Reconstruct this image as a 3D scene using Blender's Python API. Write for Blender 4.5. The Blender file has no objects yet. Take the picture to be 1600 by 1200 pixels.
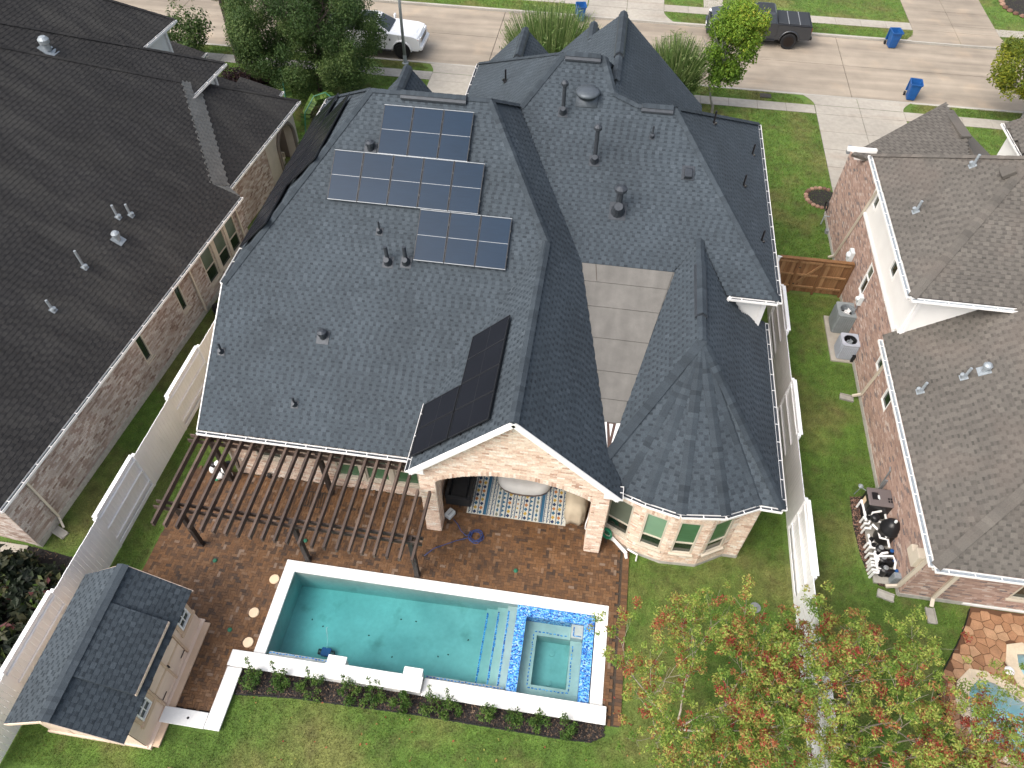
import bpy, bmesh, math, random
import numpy as np
from mathutils import Vector, Matrix
from mathutils.geometry import tessellate_polygon

rng = random.Random(7)
NR = np.random.default_rng(11)
SC = bpy.context.scene
COL = SC.collection

# ------------------------------------------------------------------ camera
CF, CP, CR, CY, CH = 1148.0, math.radians(50.937), math.radians(0.8616), math.radians(-7.748), 22.0
FW = np.array([math.sin(CY)*math.cos(CP), math.cos(CY)*math.cos(CP), -math.sin(CP)])
_r = np.array([math.cos(CY), -math.sin(CY), 0.0]); _u = np.cross(_r, FW)
RT = math.cos(CR)*_r + math.sin(CR)*_u
UP = -math.sin(CR)*_r + math.cos(CR)*_u
cam = bpy.data.objects.new('camera', bpy.data.cameras.new('camera'))
COL.objects.link(cam)
cam.data.sensor_width = 36.0
cam.data.lens = 36.0*CF/1600.0
cam.data.clip_start = 0.5
cam.data.clip_end = 1000.0
cam.matrix_world = Matrix(((RT[0], UP[0], -FW[0], 0), (RT[1], UP[1], -FW[1], 0), (RT[2], UP[2], -FW[2], CH), (0, 0, 0, 1)))
SC.camera = cam

# ------------------------------------------------------------------ light
SUN_DIR = Vector((-0.48, -0.42, 0.77)).normalized()
world = bpy.data.worlds.new('World'); SC.world = world; world.use_nodes = True
wn = world.node_tree; wn.nodes.clear()
sky = wn.nodes.new('ShaderNodeTexSky'); sky.sky_type = 'NISHITA'; sky.sun_disc = False
sky.sun_elevation = math.asin(SUN_DIR.z); sky.sun_rotation = math.atan2(SUN_DIR.x, SUN_DIR.y)
sky.air_density = 1.0; sky.dust_density = 6.0; sky.ozone_density = 1.0
hs = wn.nodes.new('ShaderNodeHueSaturation'); hs.inputs['Saturation'].default_value = 0.55
bg = wn.nodes.new('ShaderNodeBackground'); bg.inputs['Strength'].default_value = 0.15
wo = wn.nodes.new('ShaderNodeOutputWorld')
wn.links.new(sky.outputs[0], hs.inputs['Color']); wn.links.new(hs.outputs[0], bg.inputs['Color']); wn.links.new(bg.outputs[0], wo.inputs[0])
sl = bpy.data.lights.new('sun', 'SUN'); sl.energy = 0.58; sl.angle = math.radians(45); sl.color = (1.0, 0.95, 0.88)
sun = bpy.data.objects.new('sun', sl); COL.objects.link(sun)
sun.rotation_euler = SUN_DIR.to_track_quat('Z', 'Y').to_euler(); sun.location = (0, 0, 60)
SC.view_settings.view_transform = 'Standard'; SC.view_settings.look = 'None'
SC.view_settings.gamma = 1.0; SC.view_settings.use_curve_mapping = False
SC.view_settings.exposure = 1.0

# ------------------------------------------------------------------ helpers
def proj(P):
    P = np.atleast_2d(np.asarray(P, float)) - np.array([0, 0, CH])
    w = P @ FW
    return np.stack([800+CF*(P@RT)/w, 600-CF*(P@UP)/w, w], 1)

WM = {}
def setp(o, label=None, cat=None, group=None, kind=None):
    if label: o['label'] = label
    if cat: o['category'] = cat
    if group: o['group'] = group
    if kind: o['kind'] = kind
    return o

def thing(name, label, cat, loc=(0, 0, 0), rot=0.0, group=None):
    o = bpy.data.objects.new(name, None); COL.objects.link(o)
    o.empty_display_size = 0.3
    o.location = loc; o.rotation_euler = (0, 0, rot)
    WM[o.name] = Matrix.Translation(Vector(loc)) @ Matrix.Rotation(rot, 4, 'Z')
    return setp(o, label, cat, group)

def adopt(o, parent):
    if parent is not None:
        o.parent = parent
        o.matrix_parent_inverse = WM.get(parent.name, Matrix.Identity(4)).inverted()

def obj(name, me, parent=None):
    o = bpy.data.objects.new(name, me); COL.objects.link(o)
    adopt(o, parent); return o

def copy_tree(src, loc, rot=None, label=None, group=None, scale=None):
    r = src.copy(); COL.objects.link(r); r.location = loc
    if rot is not None: r.rotation_euler = (0, 0, rot)
    if scale is not None: r.scale = (scale,)*3
    if label: r['label'] = label
    if group: r['group'] = group
    def rec(a, b):
        for ch in a.children:
            c = ch.copy(); COL.objects.link(c); c.parent = b
            rec(ch, c)
    rec(src, r)
    return r

def set_rnd(me, vals):
    a = me.attributes.new('rnd', 'FLOAT', 'FACE')
    a.data.foreach_set('value', np.asarray(vals, np.float32))

def bulk(name, V, F, rnd=None, mat=None, smooth=False):
    """mesh from numpy: V (n,3), F (m,k) all the same size"""
    V = np.asarray(V, np.float32); F = np.asarray(F, np.int32)
    me = bpy.data.meshes.new(name)
    m, k = F.shape
    me.vertices.add(len(V)); me.vertices.foreach_set('co', V.ravel())
    me.loops.add(m*k); me.loops.foreach_set('vertex_index', F.ravel())
    me.polygons.add(m)
    me.polygons.foreach_set('loop_start', np.arange(m, dtype=np.int32)*k)
    me.polygons.foreach_set('loop_total', np.full(m, k, np.int32))
    me.polygons.foreach_set('use_smooth', np.full(m, bool(smooth)))
    if rnd is not None: set_rnd(me, rnd)
    me.update(calc_edges=True)
    if mat: me.materials.append(mat)
    return me

class MB:
    def __init__(s, F=None): s.v = []; s.f = []; s.r = []; s.F = F or Matrix.Identity(4); s.cr = 0.5
    def add(s, vs, fs, F=None, r=None):
        n = len(s.v); M = F or s.F
        s.v += [tuple(M @ Vector(p)) for p in vs]; s.f += [tuple(n+i for i in f) for f in fs]
        s.r += [s.cr if r is None else r]*len(fs); return s
    def box(s, c, size, F=None, rot=None, r=None):
        hx, hy, hz = size[0]/2, size[1]/2, size[2]/2
        vs = [Vector((x*hx, y*hy, z*hz)) for x in (-1, 1) for y in (-1, 1) for z in (-1, 1)]
        if rot is not None: vs = [rot @ p for p in vs]
        vs = [p+Vector(c) for p in vs]
        return s.add(vs, [(0, 1, 3, 2), (4, 6, 7, 5), (0, 4, 5, 1), (2, 3, 7, 6), (0, 2, 6, 4), (1, 5, 7, 3)], F, r)
    def bar(s, a, b, w, h, F=None, up=(0, 0, 1), r=None):
        a, b = Vector(a), Vector(b); d = b-a; L = d.length; x = d/L
        u = Vector(up); y = u.cross(x)
        if y.length < 1e-4: y = Vector((0, 1, 0)).cross(x)
        y.normalize(); z = x.cross(y)
        R = Matrix((x, y, z)).transposed()
        return s.box((a+b)/2, (L, w, h), F, R, r)
    def poly(s, pts, F=None, r=None): return s.add(pts, [tuple(range(len(pts)))], F, r)
    def prism(s, outer, z0, z1, F=None, holes=(), r=None):
        loops = [[Vector((p[0], p[1], 0)) for p in outer]]+[[Vector((p[0], p[1], 0)) for p in h] for h in holes]
        tris = tessellate_polygon(loops)
        flat = [p for l in loops for p in l]; n = len(flat)
        vs = [(p.x, p.y, z1) for p in flat]+[(p.x, p.y, z0) for p in flat]
        fs = [tuple(t) for t in tris]+[tuple(n+i for i in reversed(t)) for t in tris]
        k = 0
        for l in loops:
            m = len(l)
            for i in range(m): fs.append((k+i, k+(i+1) % m, n+k+(i+1) % m, n+k+i))
            k += m
        return s.add(vs, fs, F, r)
    def tube(s, pts, rad, n=8, F=None, cap=True, r=None):
        pts = [Vector(p) for p in pts]
        if not hasattr(rad, '__len__'): rad = [rad]*len(pts)
        vs, fs = [], []
        prev = None
        for i, p in enumerate(pts):
            d = (pts[min(i+1, len(pts)-1)]-pts[max(i-1, 0)]); d.normalize()
            if prev is None:
                a = d.orthogonal().normalized()
            else:
                a = prev-d*prev.dot(d)
                a = a.normalized() if a.length > 1e-5 else d.orthogonal().normalized()
            prev = a; b = d.cross(a)
            for k in range(n):
                t = 2*math.pi*k/n; vs.append(p+(a*math.cos(t)+b*math.sin(t))*rad[i])
        for i in range(len(pts)-1):
            for k in range(n):
                fs.append((i*n+k, i*n+(k+1) % n, (i+1)*n+(k+1) % n, (i+1)*n+k))
        if cap: fs.append(tuple(range(n-1, -1, -1))); fs.append(tuple((len(pts)-1)*n+k for k in range(n)))
        return s.add(vs, fs, F, r)
    def lathe(s, prof, c=(0, 0, 0), n=16, F=None, r=None, R=None):
        vs, fs = [], []
        for (rad, z) in prof:
            for k in range(n):
                t = 2*math.pi*k/n; p = Vector((rad*math.cos(t), rad*math.sin(t), z))
                vs.append((R @ p if R is not None else p)+Vector(c))
        for i in range(len(prof)-1):
            for k in range(n): fs.append((i*n+k, i*n+(k+1) % n, (i+1)*n+(k+1) % n, (i+1)*n+k))
        fs.append(tuple(range(n-1, -1, -1))); fs.append(tuple((len(prof)-1)*n+k for k in range(n)))
        return s.add(vs, fs, F, r)
    def loft(s, rings, F=None, r=None, cap=True):
        n = len(rings[0]); vs = [p for R in rings for p in R]; fs = []
        for i in range(len(rings)-1):
            for k in range(n): fs.append((i*n+k, i*n+(k+1) % n, (i+1)*n+(k+1) % n, (i+1)*n+k))
        if cap: fs.append(tuple(range(n-1, -1, -1))); fs.append(tuple((len(rings)-1)*n+k for k in range(n)))
        return s.add(vs, fs, F, r)
    def mesh(s, name, mat, smooth=False, bevel=0.0, seg=1, norm=True):
        me = bpy.data.meshes.new(name)
        bm = bmesh.new()
        lay = bm.faces.layers.float.new('rnd')
        bv = [bm.verts.new(p) for p in s.v]
        for f, r in zip(s.f, s.r):
            try:
                bf = bm.faces.new([bv[i] for i in f]); bf[lay] = r; bf.smooth = bool(smooth)
            except ValueError: pass
        if bevel:
            bmesh.ops.remove_doubles(bm, verts=bm.verts, dist=1e-4)
            bmesh.ops.recalc_face_normals(bm, faces=bm.faces)
            es = [e for e in bm.edges if len(e.link_faces) == 2 and e.calc_face_angle(0) > 0.5]
            bmesh.ops.bevel(bm, geom=es, offset=bevel, segments=seg, affect='EDGES', clamp_overlap=True)
        elif norm: bmesh.ops.recalc_face_normals(bm, faces=bm.faces)
        bm.to_mesh(me); bm.free()
        if mat: me.materials.append(mat)
        if smooth and smooth != True:
            pass
        return me
    def part(s, name, mat, parent=None, label=None, **k):
        o = obj(name, s.mesh(name, mat, **k), parent)
        if label: o['label'] = label
        return o

def frame(o, x, n):
    """2D wall frame: x along, y up, z outward normal"""
    x = Vector(x).normalized(); n = Vector(n).normalized(); y = n.cross(x)
    return Matrix(((x.x, y.x, n.x, o[0]), (x.y, y.y, n.y, o[1]), (x.z, y.z, n.z, o[2]), (0, 0, 0, 1)))

# ------------------------------------------------------------------ materials
def lin(c):
    return tuple(c)+(1.0,) if len(c) == 3 else tuple(c)
MATS = {}
def mat(name, base=(0.5, 0.5, 0.5), rough=0.7, ramp=None, noises=(), patches=None, bump=None, metal=0.0, spec=0.4, coat=0.0, trans=0.0, emit=None, ior=None, translucent=0.0, gloss_noise=None):
    """noises: (scale, low, high[, detail]) multiply colour; patches: (scale, lo, hi, colour) blends towards colour; bump: (scale, strength, distance)"""
    m = bpy.data.materials.new(name); m.use_nodes = True
    nt = m.node_tree; nt.nodes.clear(); L = nt.links.new
    out = nt.nodes.new('ShaderNodeOutputMaterial'); b = nt.nodes.new('ShaderNodeBsdfPrincipled')
    geo = nt.nodes.new('ShaderNodeNewGeometry'); pos = geo.outputs['Position']
    if ramp:
        at = nt.nodes.new('ShaderNodeAttribute'); at.attribute_type = 'GEOMETRY'; at.attribute_name = 'rnd'
        cr = nt.nodes.new('ShaderNodeValToRGB'); e = cr.color_ramp.elements
        e[0].position, e[0].color = ramp[0][0], lin(ramp[0][1]); e[1].position, e[1].color = ramp[-1][0], lin(ramp[-1][1])
        for p, c in ramp[1:-1]:
            q = e.new(p); q.color = lin(c)
        L(at.outputs['Fac'], cr.inputs[0]); col = cr.outputs[0]
    else:
        rgb = nt.nodes.new('ShaderNodeRGB'); rgb.outputs[0].default_value = lin(base); col = rgb.outputs[0]
    def noise(scale, detail=3.0, vec=None):
        n = nt.nodes.new('ShaderNodeTexNoise')
        if hasattr(scale, '__len__'):
            mp = nt.nodes.new('ShaderNodeMapping'); mp.inputs['Scale'].default_value = scale; L(pos, mp.inputs['Vector']); L(mp.outputs[0], n.inputs['Vector']); n.inputs['Scale'].default_value = 1.0
        else:
            L(pos, n.inputs['Vector']); n.inputs['Scale'].default_value = scale
        n.inputs['Detail'].default_value = detail; return n.outputs[0]
    def mrange(v, a, b_, c, d):
        n = nt.nodes.new('ShaderNodeMapRange'); L(v, n.inputs[0])
        for i, x in enumerate((a, b_, c, d)): n.inputs[1+i].default_value = x
        n.clamp = True; return n.outputs[0]
    for pt in (patches or ()):
        f = mrange(noise(pt[0], 4.0), pt[1], pt[2], 0, pt[4] if len(pt) > 4 else 1)
        mx = nt.nodes.new('ShaderNodeMix'); mx.data_type = 'RGBA'; L(f, mx.inputs['Factor']); L(col, mx.inputs[6]); mx.inputs[7].default_value = lin(pt[3]); col = mx.outputs[2]
    for nz in noises:
        f = mrange(noise(nz[0], nz[3] if len(nz) > 3 else 3.0), 0.28, 0.72, nz[1], nz[2])
        mx = nt.nodes.new('ShaderNodeMix'); mx.data_type = 'RGBA'; mx.blend_type = 'MULTIPLY'; mx.inputs['Factor'].default_value = 1.0
        L(col, mx.inputs[6]); L(f, mx.inputs[7]); col = mx.outputs[2]
    L(col, b.inputs['Base Color'])
    b.inputs['Roughness'].default_value = rough; b.inputs['Metallic'].default_value = metal
    b.inputs['Specular IOR Level'].default_value = spec; b.inputs['Coat Weight'].default_value = coat
    if ior: b.inputs['IOR'].default_value = ior
    if trans: b.inputs['Transmission Weight'].default_value = trans
    if gloss_noise:
        L(mrange(noise(gloss_noise[0]), 0.35, 0.65, gloss_noise[1], gloss_noise[2]), b.inputs['Roughness'])
    if emit: b.inputs['Emission Color'].default_value = lin(emit[0]); b.inputs['Emission Strength'].default_value = emit[1]
    if bump:
        bp = nt.nodes.new('ShaderNodeBump'); bp.inputs['Strength'].default_value = bump[1]; bp.inputs['Distance'].default_value = bump[2]
        L(noise(bump[0], 4.0), bp.inputs['Height']); L(bp.outputs[0], b.inputs['Normal'])
    sh = b.outputs[0]
    if translucent:
        tr = nt.nodes.new('ShaderNodeBsdfTranslucent'); L(col, tr.inputs[0]); ms = nt.nodes.new('ShaderNodeMixShader'); ms.inputs[0].default_value = translucent
        L(sh, ms.inputs[1]); L(tr.outputs[0], ms.inputs[2]); sh = ms.outputs[0]
    L(sh, out.inputs[0]); MATS[name] = m; return m

mat('shingle', ramp=[(0, (.019, .026, .033)), (.3, (.031, .041, .051)), (.6, (.045, .058, .070)), (1, (.068, .085, .101))], rough=.85, noises=[(55, .72, 1.28), (.6, .90, 1.1), ((.9, .35, .5), .88, 1.1)], spec=.35, bump=(160, .5, .004))
mat('shingle_left', ramp=[(0, (.015, .015, .016)), (.5, (.027, .026, .026)), (1, (.045, .043, .041))], rough=.9, noises=[(55, .75, 1.25), ((.5, 1.6, .6), .84, 1.16)], spec=.3, bump=(160, .5, .004), patches=[((.35, 1.1, .35), .5, .7, (.070, .067, .060), .35)])
mat('shingle_right', ramp=[(0, (.058, .054, .048)), (.5, (.096, .088, .078)), (1, (.150, .137, .120))], rough=.9, noises=[(55, .78, 1.22), (.7, .92, 1.08)], spec=.3, bump=(160, .5, .004), patches=[(.55, .52, .68, (.150, .122, .104), .3)])
mat('shingle_pale', ramp=[(0, (.13, .13, .12)), (1, (.21, .208, .195))], rough=.9, noises=[(55, .85, 1.15), (2.5, .85, 1.12)])
mat('membrane', (.150, .143, .130), .75, noises=[(3, .9, 1.08), (40, .92, 1.06), ((2.5, .5, 1), .86, 1.1)], patches=[(.9, .52, .72, (.120, .114, .104), .5)])
mat('brick_cream', ramp=[(0, (.46, .29, .21)), (.25, (.66, .48, .37)), (.6, (.74, .60, .48)), (1, (.80, .74, .66))], rough=.88, noises=[(18, .82, 1.14), (90, .85, 1.12)], bump=(120, .4, .004))
mat('brick_wash', ramp=[(0, (.22, .155, .125)), (.3, (.33, .25, .21)), (.6, (.45, .39, .35)), (1, (.56, .51, .47))], rough=.9, noises=[(.8, .85, 1.15), (90, .85, 1.12)])
mat('brick_red', ramp=[(0, (.17, .15, .15)), (.3, (.32, .215, .175)), (.65, (.42, .29, .235)), (1, (.50, .41, .36))], rough=.9, noises=[(.9, .9, 1.1), (90, .85, 1.12)])
mat('mortar', (.66, .60, .53), .95, noises=[(30, .85, 1.1)])
mat('mortar_grey', (.48, .44, .40), .95, noises=[(30, .85, 1.1)])
mat('foundation', (.42, .40, .36), .95, noises=[(8, .8, 1.1)])
mat('paver', ramp=[(0, (.056, .036, .025)), (.25, (.098, .053, .028)), (.6, (.145, .073, .032)), (.85, (.165, .094, .050)), (1, (.20, .14, .10))], rough=.62, noises=[(30, .85, 1.15), (.45, .78, 1.18), (1.6, .88, 1.1)], spec=.35, bump=(90, .35, .004), gloss_noise=(.5, .45, .8))
mat('paver_sand', (.055, .042, .032), .95, noises=[(30, .7, 1.2)])
mat('concrete', (.345, .318, .272), .9, noises=[(.35, .88, 1.12), (4, .9, 1.08), (60, .9, 1.08)], patches=[((.2, .9, .5), .55, .75, (.30, .25, .20), .6)], bump=(120, .25, .003))
mat('concrete_road', (.318, .270, .212), .9, noises=[((.12, 1.2, .5), .72, 1.16), (1.1, .9, 1.08), (60, .9, 1.08)], patches=[((.10, .8, .5), .52, .72, (.20, .165, .13), .65), (.55, .56, .74, (.38, .29, .20), .4)], bump=(120, .25, .003))
mat('concrete_grey', (.33, .315, .28), .9, noises=[(.5, .8, 1.15), (6, .88, 1.1)], patches=[(.4, .52, .7, (.20, .19, .17), .6)])
mat('joint', (.075, .062, .05), .95)
mat('curb', (.37, .35, .31), .9, noises=[((.4, 2, 2), .75, 1.15), (20, .88, 1.08)])
mat('soil', (.040, .052, .018), .95, noises=[(9, .65, 1.3), (1.2, .8, 1.2)])
mat('lawn', (.082, .145, .024), .95, noises=[(26, .55, 1.4), (3.0, .75, 1.25), (.45, .8, 1.2)], patches=[(.42, .47, .64, (.150, .140, .048), .7), (1.4, .55, .75, (.095, .082, .033), .6)])
mat('grass', ramp=[(0, (.058, .118, .014)), (.5, (.110, .188, .026)), (.9, (.175, .225, .046)), (1, (.27, .24, .105))], rough=.75, noises=[(3.0, .75, 1.25), (.45, .80, 1.2)], patches=[(.42, .47, .64, (.205, .185, .065), .72), (1.4, .52, .72, (.13, .115, .048), .7), (5.0, .58, .75, (.05, .10, .02), .6)], spec=.25, translucent=.25)
mat('mulch', ramp=[(0, (.018, .016, .016)), (.6, (.032, .028, .027)), (.85, (.11, .07, .045)), (1, (.22, .15, .10))], rough=.95, noises=[(1.2, .7, 1.3)])
mat('mulch_bed', (.022, .019, .018), .95, noises=[(40, .5, 1.5)])
mat('white_vinyl', (.91, .915, .92), .4, noises=[(1.3, .95, 1.02), ((14, 14, .8), .94, 1.01)], patches=[((3, 3, .7), .66, .82, (.62, .62, .56), .4)])
mat('white_trim', (.82, .81, .79), .5, noises=[(2, .96, 1.02)])
mat('cream_trim', (.55, .49, .40), .6, noises=[(2, .93, 1.04)])
mat('siding', (.80, .79, .76), .55, noises=[(1.5, .95, 1.03)])
mat('stucco', (.46, .42, .36), .9, noises=[(3, .92, 1.06), (60, .9, 1.08)])
mat('stucco_dark', (.17, .145, .125), .85, noises=[(3, .9, 1.06)])
mat('dark_wood', ramp=[(0, (.060, .041, .033)), (1, (.108, .075, .058))], rough=.7, noises=[((3, 3, 3), .8, 1.2), ((30, 4, 30), .8, 1.2)])
mat('dark_post', (.032, .024, .021), .65, noises=[((20, 20, 3), .75, 1.25)])
mat('cedar', ramp=[(0, (.145, .070, .030)), (.6, (.215, .108, .045)), (1, (.30, .175, .085))], rough=.8, noises=[((24, 24, 2), .75, 1.2), (1.5, .8, 1.15)])
mat('shed_wall', (.75, .595, .475), .75, noises=[(2, .94, 1.05), ((1, 1, 9), .96, 1.03)])
mat('flashing_brown', (.085, .052, .042), .8, noises=[(6, .8, 1.2)])
mat('plaster_pale', (.66, .74, .74), .7, noises=[(1.5, .92, 1.05)])
mat('shed_trim', (.60, .44, .31), .75, noises=[(3, .93, 1.05)])
mat('glass_dark', (.012, .024, .018), .06, spec=.7, noises=[(1.2, .6, 1.5)])
mat('glass_green', (.060, .150, .075), .10, spec=.7, noises=[(.9, .75, 1.3), ((.5, .5, 14), .9, 1.08)])
mat('glass_pale', (.165, .285, .190), .12, spec=.7, noises=[(.9, .85, 1.15)])
mat('glass_olive', (.10, .13, .10), .10, spec=.7, noises=[(.9, .8, 1.2)])
mat('metal_dark', (.045, .052, .062), .5, metal=.3, noises=[(12, .85, 1.15)])
mat('metal_vent', (.085, .10, .115), .45, metal=.3, noises=[(12, .85, 1.15)])
mat('galvanised', (.30, .335, .36), .5, metal=.3, noises=[(15, .8, 1.15)])
mat('pipe_white', (.80, .80, .79), .4, noises=[(6, .92, 1.03)])
mat('black_plastic', (.012, .012, .014), .35, noises=[(10, .8, 1.2)])
mat('grey_plastic', (.20, .21, .22), .5, noises=[(10, .9, 1.1)])
mat('solar_glass', (.011, .026, .050), .3, spec=.16, coat=.0, noises=[((2, 30, 2), .93, 1.07), (.6, .93, 1.07)])
mat('solar_black', (.009, .010, .014), .2, spec=.3, coat=.0, noises=[(.6, .9, 1.1)])
mat('panel_frame', (.26, .28, .30), .45, metal=.2)
mat('panel_edge', (.03, .032, .036), .4, metal=.4)
mat('coping', (.80, .795, .77), .6, noises=[(1.1, .95, 1.03), (14, .96, 1.02)], patches=[(.9, .6, .8, (.70, .685, .65), .6)])
mat('wall_plaster', (.74, .73, .70), .7, noises=[(2.2, .9, 1.04)], patches=[(1.3, .58, .75, (.60, .57, .53), .5)])
mat('plaster', (.50, .53, .51), .7, noises=[(.6, .90, 1.08), (8, .94, 1.04), (2.2, .93, 1.05)], patches=[(.45, .46, .72, (.30, .36, .36), .85), (1.3, .60, .76, (.20, .25, .22), .6)])
mat('leaf_debris', (.03, .035, .025), .9)
mat('iron', (.05, .05, .05), .6, metal=.5)
mat('bin_blue', (.012, .082, .27), .45, noises=[(5, .85, 1.1)])
mat('bin_inner', (.006, .030, .10), .6)
mat('bin_black', (.012, .013, .016), .6)
mat('truck_white', (.78, .79, .80), .25, coat=.6, spec=.5)
mat('truck_dark', (.035, .039, .046), .28, coat=.8, metal=.3, spec=.5)
mat('car_glass', (.012, .017, .019), .05, spec=.8)
mat('tyre', (.011, .011, .012), .8)
mat('rim_dark', (.035, .035, .038), .4, metal=.6)
mat('rim_bronze', (.028, .022, .020), .4, metal=.6)
mat('headlight', (.62, .63, .64), .15, spec=.8)
mat('amber', (.52, .13, .04), .25)
mat('tail_red', (.20, .012, .012), .25)
mat('grille', (.07, .075, .08), .35, metal=.6)
mat('chrome', (.60, .62, .64), .2, metal=.9)
mat('tonneau', (.022, .024, .027), .55)
mat('bark_pale', (.38, .33, .27), .85, noises=[((6, 6, 2), .65, 1.2), (30, .85, 1.1)])
mat('bark_dark', (.060, .048, .040), .95, noises=[((14, 14, 3), .55, 1.4)])
mat('bark_grey', (.24, .235, .22), .9, noises=[((10, 10, 3), .7, 1.2)])
def leafmat(name, ramp, tl=.35, **k): mat(name, ramp=ramp, rough=.55, spec=.3, translucent=tl, **k)
leafmat('leaf_oak', [(0, (.032, .068, .018)), (.55, (.072, .128, .034)), (1, (.14, .195, .062))])
leafmat('leaf_pine', [(0, (.040, .072, .020)), (.5, (.085, .125, .032)), (1, (.16, .19, .06))])
leafmat('leaf_bright', [(0, (.075, .155, .018)), (.55, (.170, .285, .030)), (.85, (.27, .34, .035)), (1, (.40, .39, .055))])
leafmat('leaf_lime', [(0, (.085, .125, .014)), (.5, (.190, .230, .022)), (1, (.34, .33, .035))])
leafmat('leaf_shrub', [(0, (.030, .072, .012)), (.5, (.066, .140, .022)), (1, (.145, .220, .048))])
leafmat('leaf_myrtle', [(0, (.10, .19, .030)), (.35, (.22, .31, .055)), (.56, (.40, .44, .10)), (.67, (.33, .23, .08)), (.77, (.36, .12, .055)), (.9, (.33, .048, .036)), (1, (.20, .030, .032))])
leafmat('leaf_dark', [(0, (.010, .016, .010)), (.55, (.028, .040, .020)), (.8, (.075, .070, .035)), (.93, (.09, .16, .03)), (1, (.13, .045, .045))])
leafmat('leaf_purple', [(0, (.014, .008, .012)), (.7, (.035, .016, .020)), (1, (.075, .035, .028))])
leafmat('leaf_reed', [(0, (.065, .125, .030)), (.55, (.140, .220, .062)), (1, (.30, .34, .15))])
mat('rug', (.6, .6, .6), .9)
mat('wicker', (.018, .019, .021), .6, noises=[((60, 60, 60), .5, 1.6)])
mat('cushion_black', (.016, .017, .019), .85, noises=[(6, .8, 1.2)])
mat('cover_grey', (.58, .57, .54), .85, noises=[(2, .9, 1.05)], bump=(9, .5, .03))
mat('cover_brown', (.13, .095, .08), .9)
mat('cover_beige', (.44, .375, .275), .85, noises=[(3, .9, 1.06)], bump=((9, 3, 2), .6, .03))
mat('hose_blue', (.030, .055, .17), .45)
mat('hose_green', (.02, .27, .14), .45)
mat('steel_white', (.62, .66, .67), .4, noises=[(5, .9, 1.05)])
mat('lid_cream', (.72, .56, .38), .6)
mat('green_plastic', (.02, .13, .075), .5)
mat('stone_red', ramp=[(0, (.10, .05, .035)), (1, (.32, .20, .14))], rough=.9)
mat('flagstone', ramp=[(0, (.30, .155, .080)), (.5, (.38, .205, .110)), (1, (.46, .285, .165))], rough=.8, noises=[(3, .78, 1.15), (25, .85, 1.1)], bump=(30, .4, .01))
mat('travertine', (.66, .55, .40), .75, noises=[(2, .85, 1.1), (15, .9, 1.06)])
mat('heater_top', (.135, .115, .115), .5)
mat('drain_iron', (.055, .050, .045), .8)
mat('tin', (.70, .76, .78), .4)
mat('lamp_grey', (.30, .335, .35), .5, metal=.2)

def custom_mats():
    # pool water: clear body that swallows red, with a faintly rippled reflecting face
    for nm, dens, colr in (('pool_water', .85, (.10, .80, .83)), ('pool_water_pale', .5, (.22, .78, .90))):
        m = bpy.data.materials.new(nm); m.use_nodes = True; nt = m.node_tree; nt.nodes.clear(); L = nt.links.new
        out = nt.nodes.new('ShaderNodeOutputMaterial'); tr = nt.nodes.new('ShaderNodeBsdfTransparent'); gl = nt.nodes.new('ShaderNodeBsdfGlossy')
        gl.inputs['Roughness'].default_value = .04; lw = nt.nodes.new('ShaderNodeFresnel'); lw.inputs[0].default_value = 1.33
        ms = nt.nodes.new('ShaderNodeMixShader'); L(lw.outputs[0], ms.inputs[0]); L(tr.outputs[0], ms.inputs[1]); L(gl.outputs[0], ms.inputs[2]); L(ms.outputs[0], out.inputs[0])
        nz = nt.nodes.new('ShaderNodeTexNoise'); nz.inputs['Scale'].default_value = 5.0; nz.inputs['Detail'].default_value = 4.0; g = nt.nodes.new('ShaderNodeNewGeometry'); L(g.outputs['Position'], nz.inputs['Vector'])
        bp = nt.nodes.new('ShaderNodeBump'); bp.inputs['Strength'].default_value = .5; bp.inputs['Distance'].default_value = .03; L(nz.outputs[0], bp.inputs['Height']); L(bp.outputs[0], gl.inputs['Normal']); L(bp.outputs[0], lw.inputs['Normal'])
        ab = nt.nodes.new('ShaderNodeVolumeAbsorption'); ab.inputs['Color'].default_value = lin(colr); ab.inputs['Density'].default_value = dens; L(ab.outputs[0], out.inputs['Volume'])
        MATS[nm] = m
    # glass mosaic: small blue tiles, darker and paler at random
    m = mat('mosaic', (.1, .2, .5), .25, spec=.6); nt = m.node_tree; L = nt.links.new
    b = [n for n in nt.nodes if n.type == 'BSDF_PRINCIPLED'][0]; g = [n for n in nt.nodes if n.type == 'NEW_GEOMETRY'][0]
    mp = nt.nodes.new('ShaderNodeMapping'); mp.inputs['Scale'].default_value = (26, 40, 40); L(g.outputs['Position'], mp.inputs[0])
    vo = nt.nodes.new('ShaderNodeTexVoronoi'); vo.distance = 'MANHATTAN'; vo.inputs['Scale'].default_value = 1.0; L(mp.outputs[0], vo.inputs['Vector'])
    sp = nt.nodes.new('ShaderNodeSeparateColor'); L(vo.outputs['Color'], sp.inputs[0])
    cr = nt.nodes.new('ShaderNodeValToRGB'); e = cr.color_ramp.elements; cr.color_ramp.interpolation = 'CONSTANT'
    e[0].color = lin((.012, .05, .24)); e[1].position = .90; e[1].color = lin((.34, .52, .74))
    for p, c in ((.22, (.025, .15, .50)), (.45, (.06, .30, .68)), (.65, (.16, .44, .78))):
        q = e.new(p); q.color = lin(c)
    L(sp.outputs[0], cr.inputs[0]); L(cr.outputs[0], b.inputs['Base Color'])
custom_mats()

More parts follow.
